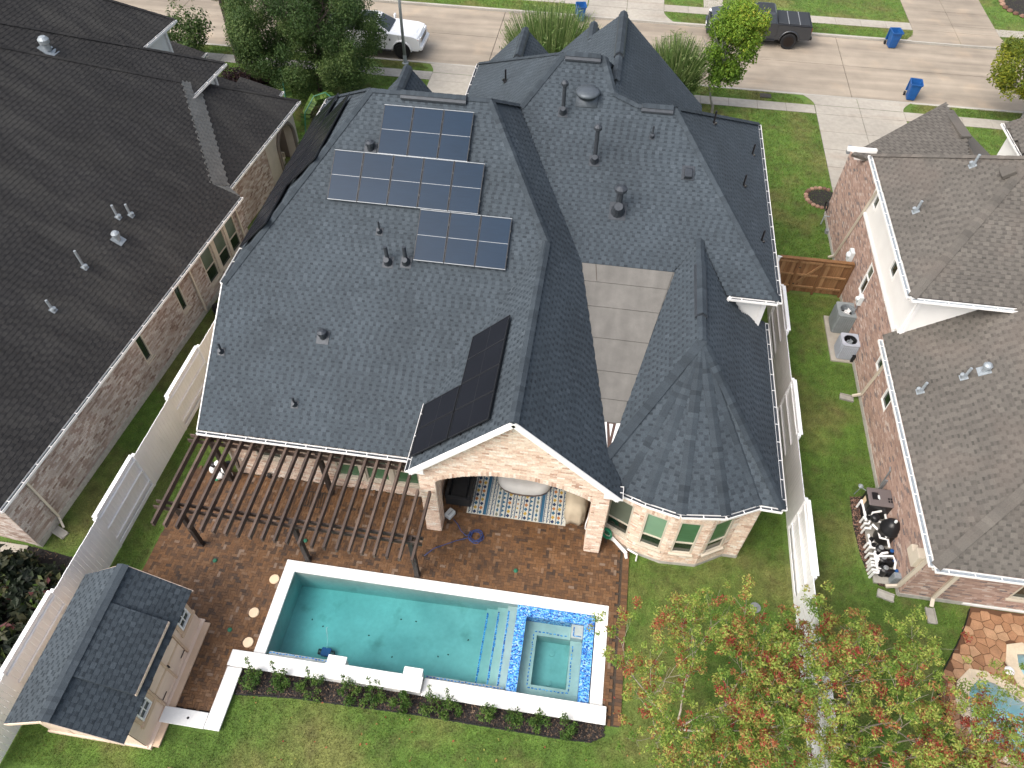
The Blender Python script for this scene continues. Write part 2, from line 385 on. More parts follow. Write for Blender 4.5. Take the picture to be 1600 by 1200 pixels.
# ------------------------------------------------------------------ small pieces (bricks, shingles, pavers, boards)
UB_V = np.array([(-.5, -.5, 0), (.5, -.5, 0), (.5, .5, 0), (-.5, .5, 0), (-.5, -.5, 1), (.5, -.5, 1), (.5, .5, 1), (-.5, .5, 1)], np.float32)
UB_F = np.array([(4, 5, 6, 7), (0, 1, 5, 4), (1, 2, 6, 5), (2, 3, 7, 6), (3, 0, 4, 7)], np.int32)
CAP_V = np.array([(-.5, -.5, 0), (.5, -.5, 0), (.5, .5, 0), (-.5, .5, 0), (0, -.5, 1), (0, .5, 1), (-.5, -.5, -.25), (.5, -.5, -.25)], np.float32)
CAP_F = np.array([(0, 4, 5, 3), (4, 1, 2, 5), (6, 7, 1, 0), (0, 1, 4, 4)], np.int32)
_var = {}
def unit_variant(kind, m, r):
    k = min(11, int(r*12)); key = (kind, m, k)
    if key not in _var:
        if kind == 'box': me = bulk(kind+'_piece', UB_V, UB_F, np.full(5, (k+.5)/12), MATS[m])
        else:
            mb = MB(); mb.add([tuple(p) for p in CAP_V], [(0, 4, 5, 3), (4, 1, 2, 5), (6, 7, 1, 4, 0)], r=(k+.5)/12); me = mb.mesh('cap_piece', MATS[m], norm=False)
        _var[key] = me
    return _var[key]

def pieces(name, rest, mats4, rnd, m, parent, limit=300, kind='box', minpx=0):
    """one object for each of the `limit` pieces that show largest, the rest joined as one part"""
    if not len(mats4): return
    A = np.asarray(mats4, float); rnd = np.asarray(rnd, float)
    c = A[:, :3, 3]; p = proj(c)
    nrm = A[:, :3, 2]; view = np.array([0, 0, CH])-c; view /= np.linalg.norm(view, axis=1)[:, None]
    nn = nrm/np.maximum(np.linalg.norm(nrm, axis=1)[:, None], 1e-9)
    size = np.linalg.norm(A[:, :3, 0], axis=1)*np.linalg.norm(A[:, :3, 1], axis=1)
    score = size*np.maximum((nn*view).sum(1), 0.0)/p[:, 2]**2
    inside = (p[:, 0] > 4) & (p[:, 0] < 1596) & (p[:, 1] > 4) & (p[:, 1] < 1196)
    score = np.where(inside, score, -1)
    order = np.argsort(-score)
    pick = [i for i in order[:limit] if score[i] > 0]
    sel = np.zeros(len(A), bool); sel[pick] = True
    for i in pick:
        o = obj(name, unit_variant(kind, m, rnd[i]), parent)
        W = Matrix(A[i].tolist())
        o.matrix_basis = W if parent is None or o.matrix_parent_inverse == Matrix.Identity(4) else W
    R = A[~sel]
    if len(R):
        U = UB_V if kind == 'box' else CAP_V
        Fc = UB_F if kind == 'box' else np.array([(0, 4, 5, 3), (4, 1, 2, 5), (6, 7, 1, 0)], np.int32)
        V = np.einsum('nij,kj->nki', R[:, :3, :3], U)+R[:, None, :3, 3]
        F = (Fc[None]+(np.arange(len(R))*len(U))[:, None, None]).reshape(-1, 4)
        me = bulk(rest, V.reshape(-1, 3), F, np.repeat(rnd[~sel], len(Fc)), MATS[m])
        o = obj(rest, me, parent); o['kind'] = 'stuff'

def M4(x, y, z, o):
    return np.array([[x[0], y[0], z[0], o[0]], [x[1], y[1], z[1], o[1]], [x[2], y[2], z[2], o[2]], [0, 0, 0, 1.0]])

def scan(poly2, v):
    xs = []
    n = len(poly2)
    for i in range(n):
        (a, b), (c, d) = poly2[i], poly2[(i+1) % n]
        if (b <= v) != (d <= v): xs.append(a+(v-b)/(d-b)*(c-a))
    xs.sort(); return list(zip(xs[::2], xs[1::2]))

class Roof:
    """collects roof planes of one building: underlay mesh + shingle pieces + caps"""
    def __init__(s, m): s.m = m; s.base = MB(); s.P = []; s.R = []; s.cp = []; s.cr = []
    def plane(s, poly, expo=.145, tooth=.25, thick=.016, tone=0.0, origin=None, keep=None):
        P = [np.array(p, float) for p in poly]
        n = np.zeros(3)
        for i in range(len(P)):
            a, b = P[i], P[(i+1) % len(P)]; n += np.cross(a, b)
        n /= np.linalg.norm(n)
        if n[2] < 0: n = -n
        u = np.cross((0, 0, 1), n); u /= np.linalg.norm(u); v = np.cross(n, u)
        if v[2] < 0: u, v = -u, -v
        o = P[0]; q = [((p-o)@u, (p-o)@v) for p in P]
        s.base.poly([tuple(p-n*.004) for p in P]); s.base.poly([tuple(p-n*.13) for p in P])
        for i in range(len(P)):
            a, b = P[i], P[(i+1) % len(P)]
            s.base.poly([tuple(a-n*.004), tuple(b-n*.004), tuple(b-n*.13), tuple(a-n*.13)])
        vmin, vmax = min(t[1] for t in q), max(t[1] for t in q)
        al = .045; ca, sa = math.cos(al), math.sin(al)
        v2 = v*ca-n*sa; n2 = n*ca+v*sa
        row = 0; vc = vmin
        while vc < vmax:
            h = min(expo, vmax-vc)
            for a, b in scan(q, vc+h*.5):
                x = a-rng.random()*.3
                while x < b:
                    w = rng.uniform(.7, 1.1); x0, x1 = max(a, x), min(b, x+w)
                    if x1-x0 > .02:
                        c = o+u*((x0+x1)/2)+v*(vc+h*.5)+n*.001
                        s.P.append(M4(u*(x1-x0), v2*(h*1.05), n2*.009, c)); s.R.append(min(.85, max(.25, rng.gauss(.50+tone, .06))))
                    x += w
                x = math.floor(a/tooth)*tooth-tooth+((row % 2)*.5+rng.uniform(-.10, .10)+((row*7) % 5)*.03)*tooth
                while x < b:
                    p_ = tooth*rng.uniform(.92, 1.08); w = p_*rng.uniform(.52, .62); x0, x1 = max(a, x), min(b, x+w)
                    if x1-x0 > .03:
                        c = o+u*((x0+x1)/2)+v*(vc+h*.5)+n*.004
                        s.P.append(M4(u*(x1-x0), v2*(h*1.02), n2*(thick*.6), c)); s.R.append(min(1, max(.3, rng.gauss(.64+tone, .07))))
                    g0, g1 = max(a, x+w), min(b, x+p_)
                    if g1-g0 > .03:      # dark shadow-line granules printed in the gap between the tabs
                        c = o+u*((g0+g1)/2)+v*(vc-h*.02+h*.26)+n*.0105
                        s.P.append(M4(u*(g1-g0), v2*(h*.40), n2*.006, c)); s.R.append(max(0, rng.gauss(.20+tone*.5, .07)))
                    x += p_
            vc += expo; row += 1
    def cap(s, a, b, w=.26, h=.07, step=.17, tone=.3, lift=.0, sp=.10):
        a, b = np.array(a, float), np.array(b, float); d = b-a; L = np.linalg.norm(d); d /= L
        up = np.array((0, 0, 1.0))-d*d[2]; up /= np.linalg.norm(up); x = np.cross(d, up)
        k = int(L/step)+1
        for i in range(k):
            c = a+d*(L*(i+.5)/k)+up*(lift-.01+(.006 if i % 2 else .012))
            s.cp.append(M4(x*w, d*(L/k*1.12), up*h, c)); s.cr.append(min(1, max(0, rng.gauss(tone, sp))))
    def finish(s, house, limit=300, caplimit=120):
        r = s.base.part('roof', MATS[s.m], house)
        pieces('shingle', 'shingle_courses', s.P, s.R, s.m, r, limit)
        if s.cp: pieces('ridge_shingle', 'ridge_courses', s.cp, s.cr, s.m, r, caplimit, 'cap')
        return r

def in_poly(x, y, poly):
    c = False; n = len(poly); j = n-1
    for i in range(n):
        if (poly[i][1] > y) != (poly[j][1] > y) and x < (poly[j][0]-poly[i][0])*(y-poly[i][1])/(poly[j][1]-poly[i][1])+poly[i][0]: c = not c
        j = i
    return c
def in_np(X, Y, poly):
    c = np.zeros(len(X), bool); n = len(poly); j = n-1
    for i in range(n):
        (xi, yi), (xj, yj) = poly[i], poly[j]
        if yi != yj: c ^= ((yi > Y) != (yj > Y)) & (X < (xj-xi)*(Y-yi)/(yj-yi)+xi)
        j = i
    return c

def brickwork(acc, F, outer, holes=(), bl=.215, bh=.076, proud=.010, soldier=()):
    """running bond of brick pieces over a wall outline given in the wall's own (x, y)"""
    xs = [p[0] for p in outer]; ys = [p[1] for p in outer]
    Fm = np.array([[*r] for r in F]); fx, fy, fz, fo = Fm[:3, 0], Fm[:3, 1], Fm[:3, 2], Fm[:3, 3]
    y = min(ys); k = 0
    while y < max(ys)-.02:
        h = min(bh, max(ys)-y); yc = y+h/2
        segs = scan(outer, yc)
        for hl in holes:
            cut = scan(hl, yc); ns = []
            for a, b in segs:
                pts = [(a, b)]
                for c, d in cut:
                    q = []
                    for e, f in pts:
                        if d <= e or c >= f: q.append((e, f))
                        else:
                            if c > e: q.append((e, c))
                            if d < f: q.append((d, f))
                    pts = q
                ns += pts
            segs = ns
        x0 = min(xs)-(bl/2 if k % 2 else 0)
        for a, b in segs:
            i = math.floor((a-x0)/bl); x = x0+i*bl
            while x < b:
                l, r = max(a, x), min(b, x+bl)
                if r-l > .03:
                    acc[0].append(M4(fx*(r-l-.009), fy*(h-.010), fz*(proud+rng.random()*.004), fo+fx*((l+r)/2)+fy*yc)); acc[1].append(min(1, max(0, rng.gauss(.5, .24))))
                x += bl
        y += bh; k += 1

def soldiers(acc, F, a, b, y, h=.2, w=.076, proud=.02):
    Fm = np.array([[*r] for r in F]); fx, fy, fz, fo = Fm[:3, 0], Fm[:3, 1], Fm[:3, 2], Fm[:3, 3]
    n = max(1, int((b-a)/w)); s = (b-a)/n
    for i in range(n):
        acc[0].append(M4(fx*(s-.010), fy*h, fz*proud, fo+fx*(a+(i+.5)*s)+fy*(y+h/2))); acc[1].append(min(1, max(0, rng.gauss(.55, .2))))

def window(F, x, y, w, h, parent, upper='glass_green', lower='glass_dark', trim='cream_trim', split=.45, fw=.055, sill=True, label=None, depth=.05):
    """double-hung window: frame, meeting rail and two panes, set in the wall opening"""
    f = MB(F); z = -depth
    for (cx, cy, sx, sy) in ((x+w/2, y+fw/2, w, fw), (x+w/2, y+h-fw/2, w, fw), (x+fw/2, y+h/2, fw, h-2*fw), (x+w-fw/2, y+h/2, fw, h-2*fw)):
        f.box((cx, cy, z+.02), (sx, sy, .09))
    fo = f.part('window', MATS[trim], parent, label)
    ym = y+h*split
    if split: MB(F).box((x+w/2, ym, z+.025), (w-2*fw-.002, fw*.8, .06)).part('rail', MATS[trim], fo)
    if split:
        MB(F).box((x+w/2, (y+fw+ym-fw*.4)/2, z), (w-2*fw-.002, ym-y-fw*1.4-.002, .02)).part('pane', MATS[lower], fo)
        MB(F).box((x+w/2, (ym+fw*.4+y+h-fw)/2, z+.012), (w-2*fw-.002, y+h-fw*1.4-ym-.002, .02)).part('pane', MATS[upper], fo)
    else: MB(F).box((x+w/2, y+h/2, z), (w-2*fw-.002, h-2*fw-.002, .02)).part('pane', MATS[lower], fo)
    if sill: MB(F).box((x+w/2, y-.03, .03), (w+.10, .05, .12)).part('sill', MATS[trim], fo)
    return fo

def gutter(a, b, parent, mat_='white_trim', out=(0, -1, 0), w=.12, h=.085, hang=.65, label=None, fascia=True, floor='metal_dark'):
    a, b, o = Vector(a), Vector(b), Vector(out).normalized(); d = (b-a).normalized(); L = (b-a).length
    F = Matrix(((d.x, o.x, 0, a.x), (d.y, o.y, 0, a.y), (d.z, o.z, 1, a.z), (0, 0, 0, 1)))
    g = MB(F)
    g.box((L/2, w/2, -h+.006), (L, w, .012)); g.box((L/2, w-.008, -h/2+.006), (L, .014, h)); g.box((L/2, .006, -h/2), (L, .012, h))
    g.box((.006, w/2, -h/2), (.012, w-.03, h-.014)); g.box((L-.006, w/2, -h/2), (.012, w-.03, h-.014))
    if fascia: g.box((L/2, -.012, -.105), (L, .014, .18))
    k = max(1, int(L/hang))
    for i in range(k): g.box((L*(i+.5)/k, w/2, .004), (.025, w-.034, .008))
    o_ = g.part('gutter', MATS[mat_], parent, label)
    MB(F).box((L/2, w/2, -h+.03), (L-.03, w-.030, .030)).part('gutter_floor', MATS[floor], o_)
    return o_

def downspout(pts, parent, mat_='cream_trim', w=.09):
    d = MB()
    for i in range(len(pts)-1): d.bar(pts[i], pts[i+1], w, w*.75, up=(0.3, 1, 0.1))
    return d.part('downspout', MATS[mat_], parent)

def leaf_cloud(centres, radii, n, size, rn=None, flat=.0, aspect=.5, seedcol=None, colspread=.22):
    """n leaf quads spread through ellipsoid clumps; returns V, F, rnd"""
    centres = np.asarray(centres, float); radii = np.asarray(radii, float)
    if radii.ndim == 1: radii = np.repeat(radii[:, None], 3, 1)
    vol = np.prod(radii, 1)**(2/3); k = NR.choice(len(centres), n, p=vol/vol.sum())
    d = NR.normal(size=(n, 3)); d /= np.linalg.norm(d, axis=1)[:, None]
    r = NR.random(n)**.42
    P = centres[k]+d*radii[k]*r[:, None]
    nn = NR.normal(size=(n, 3)); nn[:, 2] = np.abs(nn[:, 2])+flat; nn = nn*.7+d*.5; nn /= np.linalg.norm(nn, axis=1)[:, None]
    t = np.cross(nn, NR.normal(size=(n, 3))); t /= np.linalg.norm(t, axis=1)[:, None]; b = np.cross(nn, t)
    s = size*NR.uniform(.65, 1.35, n)[:, None]
    V = np.stack([P-t*s*.5, P+b*s*aspect*.5+nn*s*.06, P+t*s*.5-nn*s*.08, P-b*s*aspect*.5+nn*s*.06], 1).reshape(-1, 3)
    F = np.arange(n*4).reshape(-1, 4)
    cc = NR.random(len(centres)) if seedcol is None else np.asarray(seedcol)
    rnd = np.clip(cc[k]*(1-colspread)+NR.normal(0, colspread, n)+colspread*.3, 0, 1)
    return V, F, rnd

# ------------------------------------------------------------------ the setting: ground, road, pavements, patio
LAWN_Z = 0.0
def rects_minus(xs, ys, holes):
    mb = MB()
    for i in range(len(xs)-1):
        for j in range(len(ys)-1):
            cx, cy = (xs[i]+xs[i+1])/2, (ys[j]+ys[j+1])/2
            if any(a < cx < b and c < cy < d for a, b, c, d in holes): continue
            mb.poly([(xs[i], ys[j], LAWN_Z), (xs[i+1], ys[j], LAWN_Z), (xs[i+1], ys[j+1], LAWN_Z), (xs[i], ys[j+1], LAWN_Z)])
    return mb
ROAD0, ROAD1 = 41.42, 48.88
POOL = (-8.12, 1.55, 6.34, 9.02)
NPOOL = (12.2, 16.5, 6.2, 9.9)
g = rects_minus([-260, POOL[0], POOL[1], NPOOL[0], 13.6, NPOOL[1], 260], [-200, 6.2, 6.34, 8.9, 9.02, 9.9, ROAD0, ROAD1, 400],
                [(POOL[0], POOL[1], 6.34, 9.02), (NPOOL[0], NPOOL[1], 6.2, 8.9), (13.6, NPOOL[1], 8.9, 9.9), (-260, 260, ROAD0, ROAD1)])
setp(g.part('ground', MATS['lawn'], norm=False), kind='structure')
rb = MB(); rb.poly([(-260, ROAD0-.3, -.16), (260, ROAD0-.3, -.16), (260, ROAD1+.3, -.16), (-260, ROAD1+.3, -.16)])
road = setp(rb.part('road', MATS['joint'], norm=False), kind='structure')
def slab(x0, x1, y0, y1, z, parent, m='concrete', j=.022, th=.1, name='slab', zfar=None, r=.5):
    mb = MB(); a, b, c, d = x0+j/2, x1-j/2, y0+j/2, y1-j/2
    zf = z if zfar is None else zfar
    vs = [(a, c, z), (b, c, z), (b, d, zf), (a, d, zf), (a, c, z-th), (b, c, z-th), (b, d, zf-th), (a, d, zf-th)]
    mb.add(vs, [(0, 1, 2, 3), (0, 4, 5, 1), (1, 5, 6, 2), (2, 6, 7, 3), (3, 7, 4, 0)])
    return mb.part(name, MATS[m], parent, norm=False)
for y0, y1 in ((ROAD0-.02, 45.31), (45.31, ROAD1)):
    for x0, x1 in ((-260, -50), (-50, -28.5), (-28.5, -7.45), (-7.45, 13.70), (13.70, 35), (35, 260)):
        slab(x0, x1, y0, y1, -.11, road, 'concrete_road', .035, .04)
def curb(x0, x1, y, s):
    mb = MB(); pr = [(0, -.13), (0, .02), (.03*s, .04), (.14*s, .045), (.17*s, .03), (.17*s, -.13)]
    mb.loft([[(x, y+py, pz) for py, pz in pr] for x in (x0, x1)])
    return setp(mb.part('kerb', MATS['curb']), kind='structure')
DR = dict(ours=(-10.5, -7.75), nbr=(11.42, 16.3), far1=(-2.1, 2.9), far2=(18.65, 23.9))
for x0, x1 in ((-200, -10.6), (-3.9, 3.7), (3.7, 10.9), (16.9, 200)): curb(x0, x1, ROAD0, -1)
for x0, x1 in ((-200, -2.6), (3.1, 18.3), (24.3, 200)): curb(x0, x1, ROAD1, 1)
def lip(x0, x1, y, s):
    mb = MB(); pr = [(0, -.13), (0, .012), (.12*s, .016), (.12*s, -.13)]
    mb.loft([[(x, y+py, pz) for py, pz in pr] for x in (x0, x1)]); return setp(mb.part('kerb', MATS['curb']), kind='structure')
for x0, x1 in ((-10.6, -3.9), (10.9, 16.9)): lip(x0, x1, ROAD0, -1)
for x0, x1 in ((-2.6, 3.1), (18.3, 24.3)): lip(x0, x1, ROAD1, 1)
# pavements
def walk(x0, x1, y0, y1, step=1.55, m='concrete', name='pavement'):
    b = MB(); b.box(((x0+x1)/2, (y0+y1)/2, -.03), (x1-x0, y1-y0, .07)); s = setp(b.part(name, MATS['joint']), kind='structure')
    n = max(1, round((x1-x0)/step))
    for i in range(n): slab(x0+(x1-x0)*i/n, x0+(x1-x0)*(i+1)/n, y0, y1, .022+rng.random()*.006, s, m, .018, .05)
    return s
walk(-36, -10.45, 39.42, 40.32, m='concrete_grey'); walk(-7.6, 11.40, 39.36, 40.22); walk(16.25, 30, 39.36, 40.28)
walk(-30, -2.2, 50.55, 51.5); walk(2.85, 18.65, 50.46, 51.45); walk(23.95, 40, 50.46, 51.45)
def drive(xs, ys, z=.026, m='concrete', name='driveway', apron=None, apz=.010):
    b = MB(); b.box(((xs[0]+xs[-1])/2, (ys[0]+ys[-1])/2, -.035), (xs[-1]-xs[0], ys[-1]-ys[0], .07)); s = setp(b.part(name, MATS['joint']), kind='structure')
    for i in range(len(xs)-1):
        for k in range(len(ys)-1): slab(xs[i], xs[i+1], ys[k], ys[k+1], z+rng.random()*.003, s, m, .024, .06)
    if apron:
        y0, y1, e = apron
        for i in range(len(xs)-1):
            x0, x1 = xs[i], xs[i+1]; mb = MB(); l = e if i == 0 else 0; r = e if i == len(xs)-2 else 0
            nseg = 5; st = []
            for k in range(nseg+1):
                t = k/nseg; c = 1-math.cos(t*math.pi/2)
                st.append((x0-l*c+.012, x1+r*c-.012, y0+(y1-y0)*t, z+(apz-z)*t))
            vs = []; fs = []
            for (a, b_, y, zz) in st: vs += [(a, y, zz), (b_, y, zz), (a, y, zz-.12), (b_, y, zz-.12)]
            for k in range(nseg): o = 4*k; fs += [(o, o+1, o+5, o+4), (o, o+4, o+6, o+2), (o+1, o+3, o+7, o+5)]
            mb.add(vs, fs); mb.part('slab', MATS[m], s)
    return s
drive([-10.45, -7.6, -4.8], [27.5, 29.5, 31.5, 33.5, 35.6, 37.6, 39.36, 40.24], apron=(40.26, ROAD0+.01, .5))
drive([11.42, 13.86, 16.25], [28.6, 30.5, 32.5, 34.3, 35.9, 37.6, 39.34, 40.26], apron=(40.28, ROAD0+.01, .7))
drive([-2.15, .42, 2.85], [50.5, 51.5, 53.5, 56, 59], apron=(50.48, ROAD1-.01, .8))
drive([18.65, 21.3, 23.95], [50.5, 51.45, 53.4, 55.5, 58], m='concrete_road', apron=(50.48, ROAD1-.01, .8))
drive([5.45, 6.75], [51.47, 53, 55], name='garden_path')

# brick patio in herringbone
PATIO = [(-12.92, 4.56), (-12.92, 7.2), (-12.75, 12.28), (-4.05, 12.28), (-4.05, 14.4), (1.5, 14.4), (1.5, 12.0), (2.36, 11.4), (2.36, 5.9), (1.95, 5.9), (1.95, 6.3), (-8.7, 6.3), (-8.7, 4.56)]
pb = MB(); pb.prism(PATIO, -.02, .012, holes=[[(POOL[0], 6.34), (POOL[1], 6.34), (POOL[1], 9.02), (POOL[0], 9.02)]])
patio = setp(pb.part('patio', MATS['paver_sand']), kind='structure')
HW = .092; PM, PR = [], []
def paver(x, y, w, d):
    if not in_poly(x, y, PATIO): return
    if -8.4 < x < 1.8 and 5.9 < y < 9.3: return
    if x > 1.7 and x < 1.97 and y < 6.4: return
    if x+w/2 > 2.19: return
    if -13.4 < x < -10.35 and 3.6 < y < 6.95: return
    z = rng.random()*.005; tx, ty = rng.gauss(0, .006), rng.gauss(0, .006)
    PM.append(np.array([[w-.006, 0, 0, x], [0, d-.006, 0, y], [tx*w, ty*d, .042, .002+z], [0, 0, 0, 1]])); PR.append(min(1, max(0, rng.gauss(.47, .24))))
for b in range(int(4.5/HW), int(14.6/HW)):
    for a in range(int(-13/HW)-4, int(2.5/HW)+4):
        s = (a+b) % 4
        if s == 0: paver((a+1)*HW, (b+.5)*HW, 2*HW, HW)
        elif s == 2: paver((a+.5)*HW, (b+1)*HW, HW, 2*HW)
pieces('paver', 'paving', PM, PR, 'paver', patio, 300)
# soldier course along the open edges of the patio
EM, ER = [], []
for (xa, ya, xb, yb) in ((2.40, 5.93, 2.40, 11.35), (-12.92, 7.25, -12.78, 12.2)):
    L = math.hypot(xb-xa, yb-ya); n = int(L/.104); dx, dy = (xb-xa)/L, (yb-ya)/L
    for i in range(n):
        EM.append(np.array([[dx*.098, -dy*.2, 0, xa+dx*L*(i+.5)/n-(dy*.1 if xa > 0 else -dy*.1)], [dy*.098, dx*.2, 0, ya+dy*L*(i+.5)/n], [0, 0, .046, .004], [0, 0, 0, 1]])); ER.append(rng.gauss(.4, .2))
pieces('edge_paver', 'edge_paving', EM, np.clip(ER, 0, 1), 'paver', patio, 60)

# planting bed along the pool wall
BED = [(-8.58, 5.15), (-6.87, 5.30), (-3.5, 5.38), (0.9, 5.36), (1.6, 5.40), (1.95, 5.60), (1.93, 5.90), (-8.58, 5.90)]
b = MB(); b.prism(BED, -.02, .03); bed = setp(b.part('planting_bed', MATS['mulch_bed']), kind='structure')
LBED = [(-22, 8.6), (-16.6, 8.55), (-15.3, 8.4), (-14.35, 8.0), (-14.35, 3.0), (-22, 3.0)]
b = MB(); b.prism(LBED, -.02, .02); setp(b.part('planting_bed', MATS['mulch_bed']), kind='structure')
b = MB(); b.box((-18.4, 7.98, .02), (3.0, 1.15, .08)); setp(b.part('path', MATS['concrete']), kind='structure')
def chips(name, poly, n, m, size, z=.03):
    x0, x1 = min(p[0] for p in poly), max(p[0] for p in poly); y0, y1 = min(p[1] for p in poly), max(p[1] for p in poly)
    X = NR.uniform(x0, x1, n); Y = NR.uniform(y0, y1, n); k = in_np(X, Y, poly); X, Y = X[k], Y[k]; n = len(X)
    a = NR.uniform(0, 6.28, n); s = size*NR.uniform(.4, 1.3, n); t = NR.normal(0, .35, (n, 2))
    dx, dy = np.cos(a)*s, np.sin(a)*s; w = NR.uniform(.25, .5, n)
    P = np.stack([X, Y, np.full(n, z)+NR.random(n)*.025], 1); u = np.stack([dx, dy, t[:, 0]*s], 1); v = np.stack([-dy*w, dx*w, t[:, 1]*s*w], 1)
    V = np.stack([P-u-v, P+u-v, P+u+v, P-u+v], 1).reshape(-1, 3)
    o = obj(name, bulk(name, V, np.arange(n*4).reshape(-1, 4), NR.random(n)**1.6, MATS[m])); o['kind'] = 'stuff'; return o
chips('mulch', BED, 16000, 'mulch', .035)
chips('mulch', LBED, 6000, 'mulch', .05)

# ------------------------------------------------------------------ grass blades
LAWNS = [
 ([(-8.6, 2.6), (11.9, 2.6), (11.7, 6.6), (11.4, 8.4), (11.75, 8.86), (12.5, 10.1), (12.95, 11.05), (10.85, 11.05), (10.8, 11.3), (9.9, 11.3), (9.72, 12.2), (9.75, 14.4), (10.75, 14.9), (10.8, 20.6), (9.85, 20.65), (9.85, 23.35), (10.75, 23.4), (10.95, 24.5), (7.75, 24.5), (7.72, 14), (7.6, 10), (7.55, 5.0), (7.4, 11.4), (7.4, 25), (6.2, 25), (5.95, 11.6), (5.4, 11.55), (4.5, 11.05), (3.4, 11.0), (2.5, 11.3), (2.4, 11.2), (2.4, 5.85), (2.0, 5.55), (1.6, 5.36), (.9, 5.3), (-3.5, 5.33), (-6.87, 5.25), (-8.6, 5.1)], 620),
 ([(-14.1, 2.6), (-8.55, 2.6), (-8.55, 4.05), (-10.3, 4.05), (-10.35, 3.42), (-13.3, 3.42), (-13.5, 7.3), (-12.97, 7.3), (-12.97, 9.8), (-12.8, 12.2), (-11.4, 12.35), (-11.4, 24), (-13.6, 24), (-13.95, 8)], 560),
 ([(-16.4, 8.6), (-14.3, 8.4), (-13.75, 24.5), (-15.45, 24.5)], 520),
 ([(6.0, 24.8), (10.9, 24.8), (11.0, 27.5), (11.2, 30.2), (11.38, 33), (11.38, 39.3), (6.0, 39.3), (3, 39.3), (3, 32), (6, 32)], 300),
 ([(3.7, 40.3), (10.9, 40.3), (10.7, 40.8), (10.0, 41.2), (3.7, 41.25)], 380),
 ([(16.6, 40.35), (24, 40.35), (24, 41.2), (17.5, 41.2), (16.8, 40.9)], 360),
 ([(16.3, 33), (22, 33), (22, 39.3), (16.3, 39.3)], 220),
 ([(-26, 31), (-10.5, 31), (-10.5, 39.38), (-26, 39.38)], 230),
 ([(-26, 40.36), (-11.0, 40.36), (-10.8, 40.7), (-11.3, 41.15), (-26, 41.25)], 360),
 ([(-28, 49.1), (-3.0, 49.1), (-2.5, 49.6), (-2.2, 50.5), (-28, 50.5)], 260),
 ([(3.4, 49.5), (4.2, 49.1), (17.9, 49.1), (18.5, 49.6), (18.6, 50.42), (2.95, 50.42)], 260),
 ([(-30, 51.6), (-2.2, 51.6), (-2.2, 56), (-30, 56)], 130),
 ([(2.9, 51.5), (18.6, 51.5), (18.6, 57), (2.9, 57)], 150),
 ([(24, 49.2), (32, 49.2), (32, 57), (24, 57)], 150)]
Vs, Rs = [], []
for poly, dens in LAWNS:
    x0, x1 = min(p[0] for p in poly), max(p[0] for p in poly); y0, y1 = min(p[1] for p in poly), max(p[1] for p in poly)
    n = int((x1-x0)*(y1-y0)*dens*(2.0 if dens > 400 else 1.5)); X = NR.uniform(x0, x1, n); Y = NR.uniform(y0, y1, n); k = in_np(X, Y, poly); X, Y = X[k], Y[k]; n = len(X)
    a = NR.uniform(0, 6.28, n); h = NR.uniform(.03, .075, n)*(1.25 if dens < 400 else 1); w = NR.uniform(.004, .010, n)*(1.9 if dens < 400 else 1); l = NR.uniform(.2, 1.1, n)*h; b = NR.uniform(0, 6.28, n)
    B = np.stack([X, Y, np.full(n, LAWN_Z-.002)], 1); d = np.stack([np.cos(a)*w, np.sin(a)*w, np.zeros(n)], 1); t = np.stack([np.cos(b)*l, np.sin(b)*l, h], 1)
    Vs.append(np.stack([B-d, B+d, B+t], 1).reshape(-1, 3)); Rs.append(NR.random(n))
V = np.concatenate(Vs); R = np.concatenate(Rs)
setp(obj('grass', bulk('grass', V, np.arange(len(V)).reshape(-1, 3), R, MATS['grass'])), kind='stuff')
print('grass blades', len(R))

# ------------------------------------------------------------------ the main house
house = thing('main_house', 'brick house with slate grey shingle roof, round corner turret and gabled back porch', 'house', (-2.8, 17.0, 0))
R = Roof('shingle')
SF = .6545
def f1(y): return 3.0+SF*(y-11.93)
# front (south) slope with its porch gable and hips
R.plane([(-11.6, 11.93, 3.0), (-4.0, 11.93, 3.0), (-4.0, 13.1, f1(13.1)), (-1.40, 17.93, 6.94), (-3.76, 21.66, f1(21.66)), (-7.75, 21.66, f1(21.66)), (-11.6, 15.9, f1(15.9))])
LZ = f1(15.9); RG = f1(21.66)
R.plane([(-11.6, 27.2, LZ), (-11.6, 15.9, LZ), (-7.75, 21.66, RG), (-7.75, 21.72, RG)])                       # west hip
R.plane([(-11.6, 27.2, LZ), (-7.75, 21.72, RG), (-3.76, 21.72, RG), (-.5, 27.2, LZ)])                       # north slope
GA, GX, GH = 10.86, -1.42, 3.02                                                                            # porch gable
ZA, ZE = 6.95, 3.95
R.plane([(GX, GA, ZA), (GX, 17.95, ZA), (-4.44, 13.38, ZE), (GX-GH, GA, ZE)])                               # porch west slope
R.plane([(GX+GH, GA, ZE), (1.62, 11.9, ZE), (.98, 13.05, 4.56), (-.28, 18.44, 5.82), (-2.92, 23.0, 8.5), (-3.76, 21.68, RG), (GX, 17.95, ZA), (GX, GA, ZA)])   # porch east slope
s2 = .63
def f2(y): return 5.52+s2*(y-17.95)
R.plane([(4.5, 17.95, 5.52), (6.1, 17.95, 5.52), (2.25, 23.13, f2(23.13)), (1.0, 23.13, f2(23.13)), (.12, 23.45, f2(23.45)), (-.33, 24.5, f2(24.5)), (-1.75, 24.5, f2(24.5)), (-2.95, 22.8, f2(22.8)), (-.28, 18.40, f2(18.40)), (2.68, 18.40, f2(18.40)), (3.49, 19.42, f2(19.42))])
ZR2, ZR3 = f2(23.13), f2(24.5)
R.plane([(6.1, 17.95, 5.52), (6.1, 28.3, 5.52), (2.25, 23.2, ZR2), (2.25, 23.13, ZR2)], tooth=.24)           # east
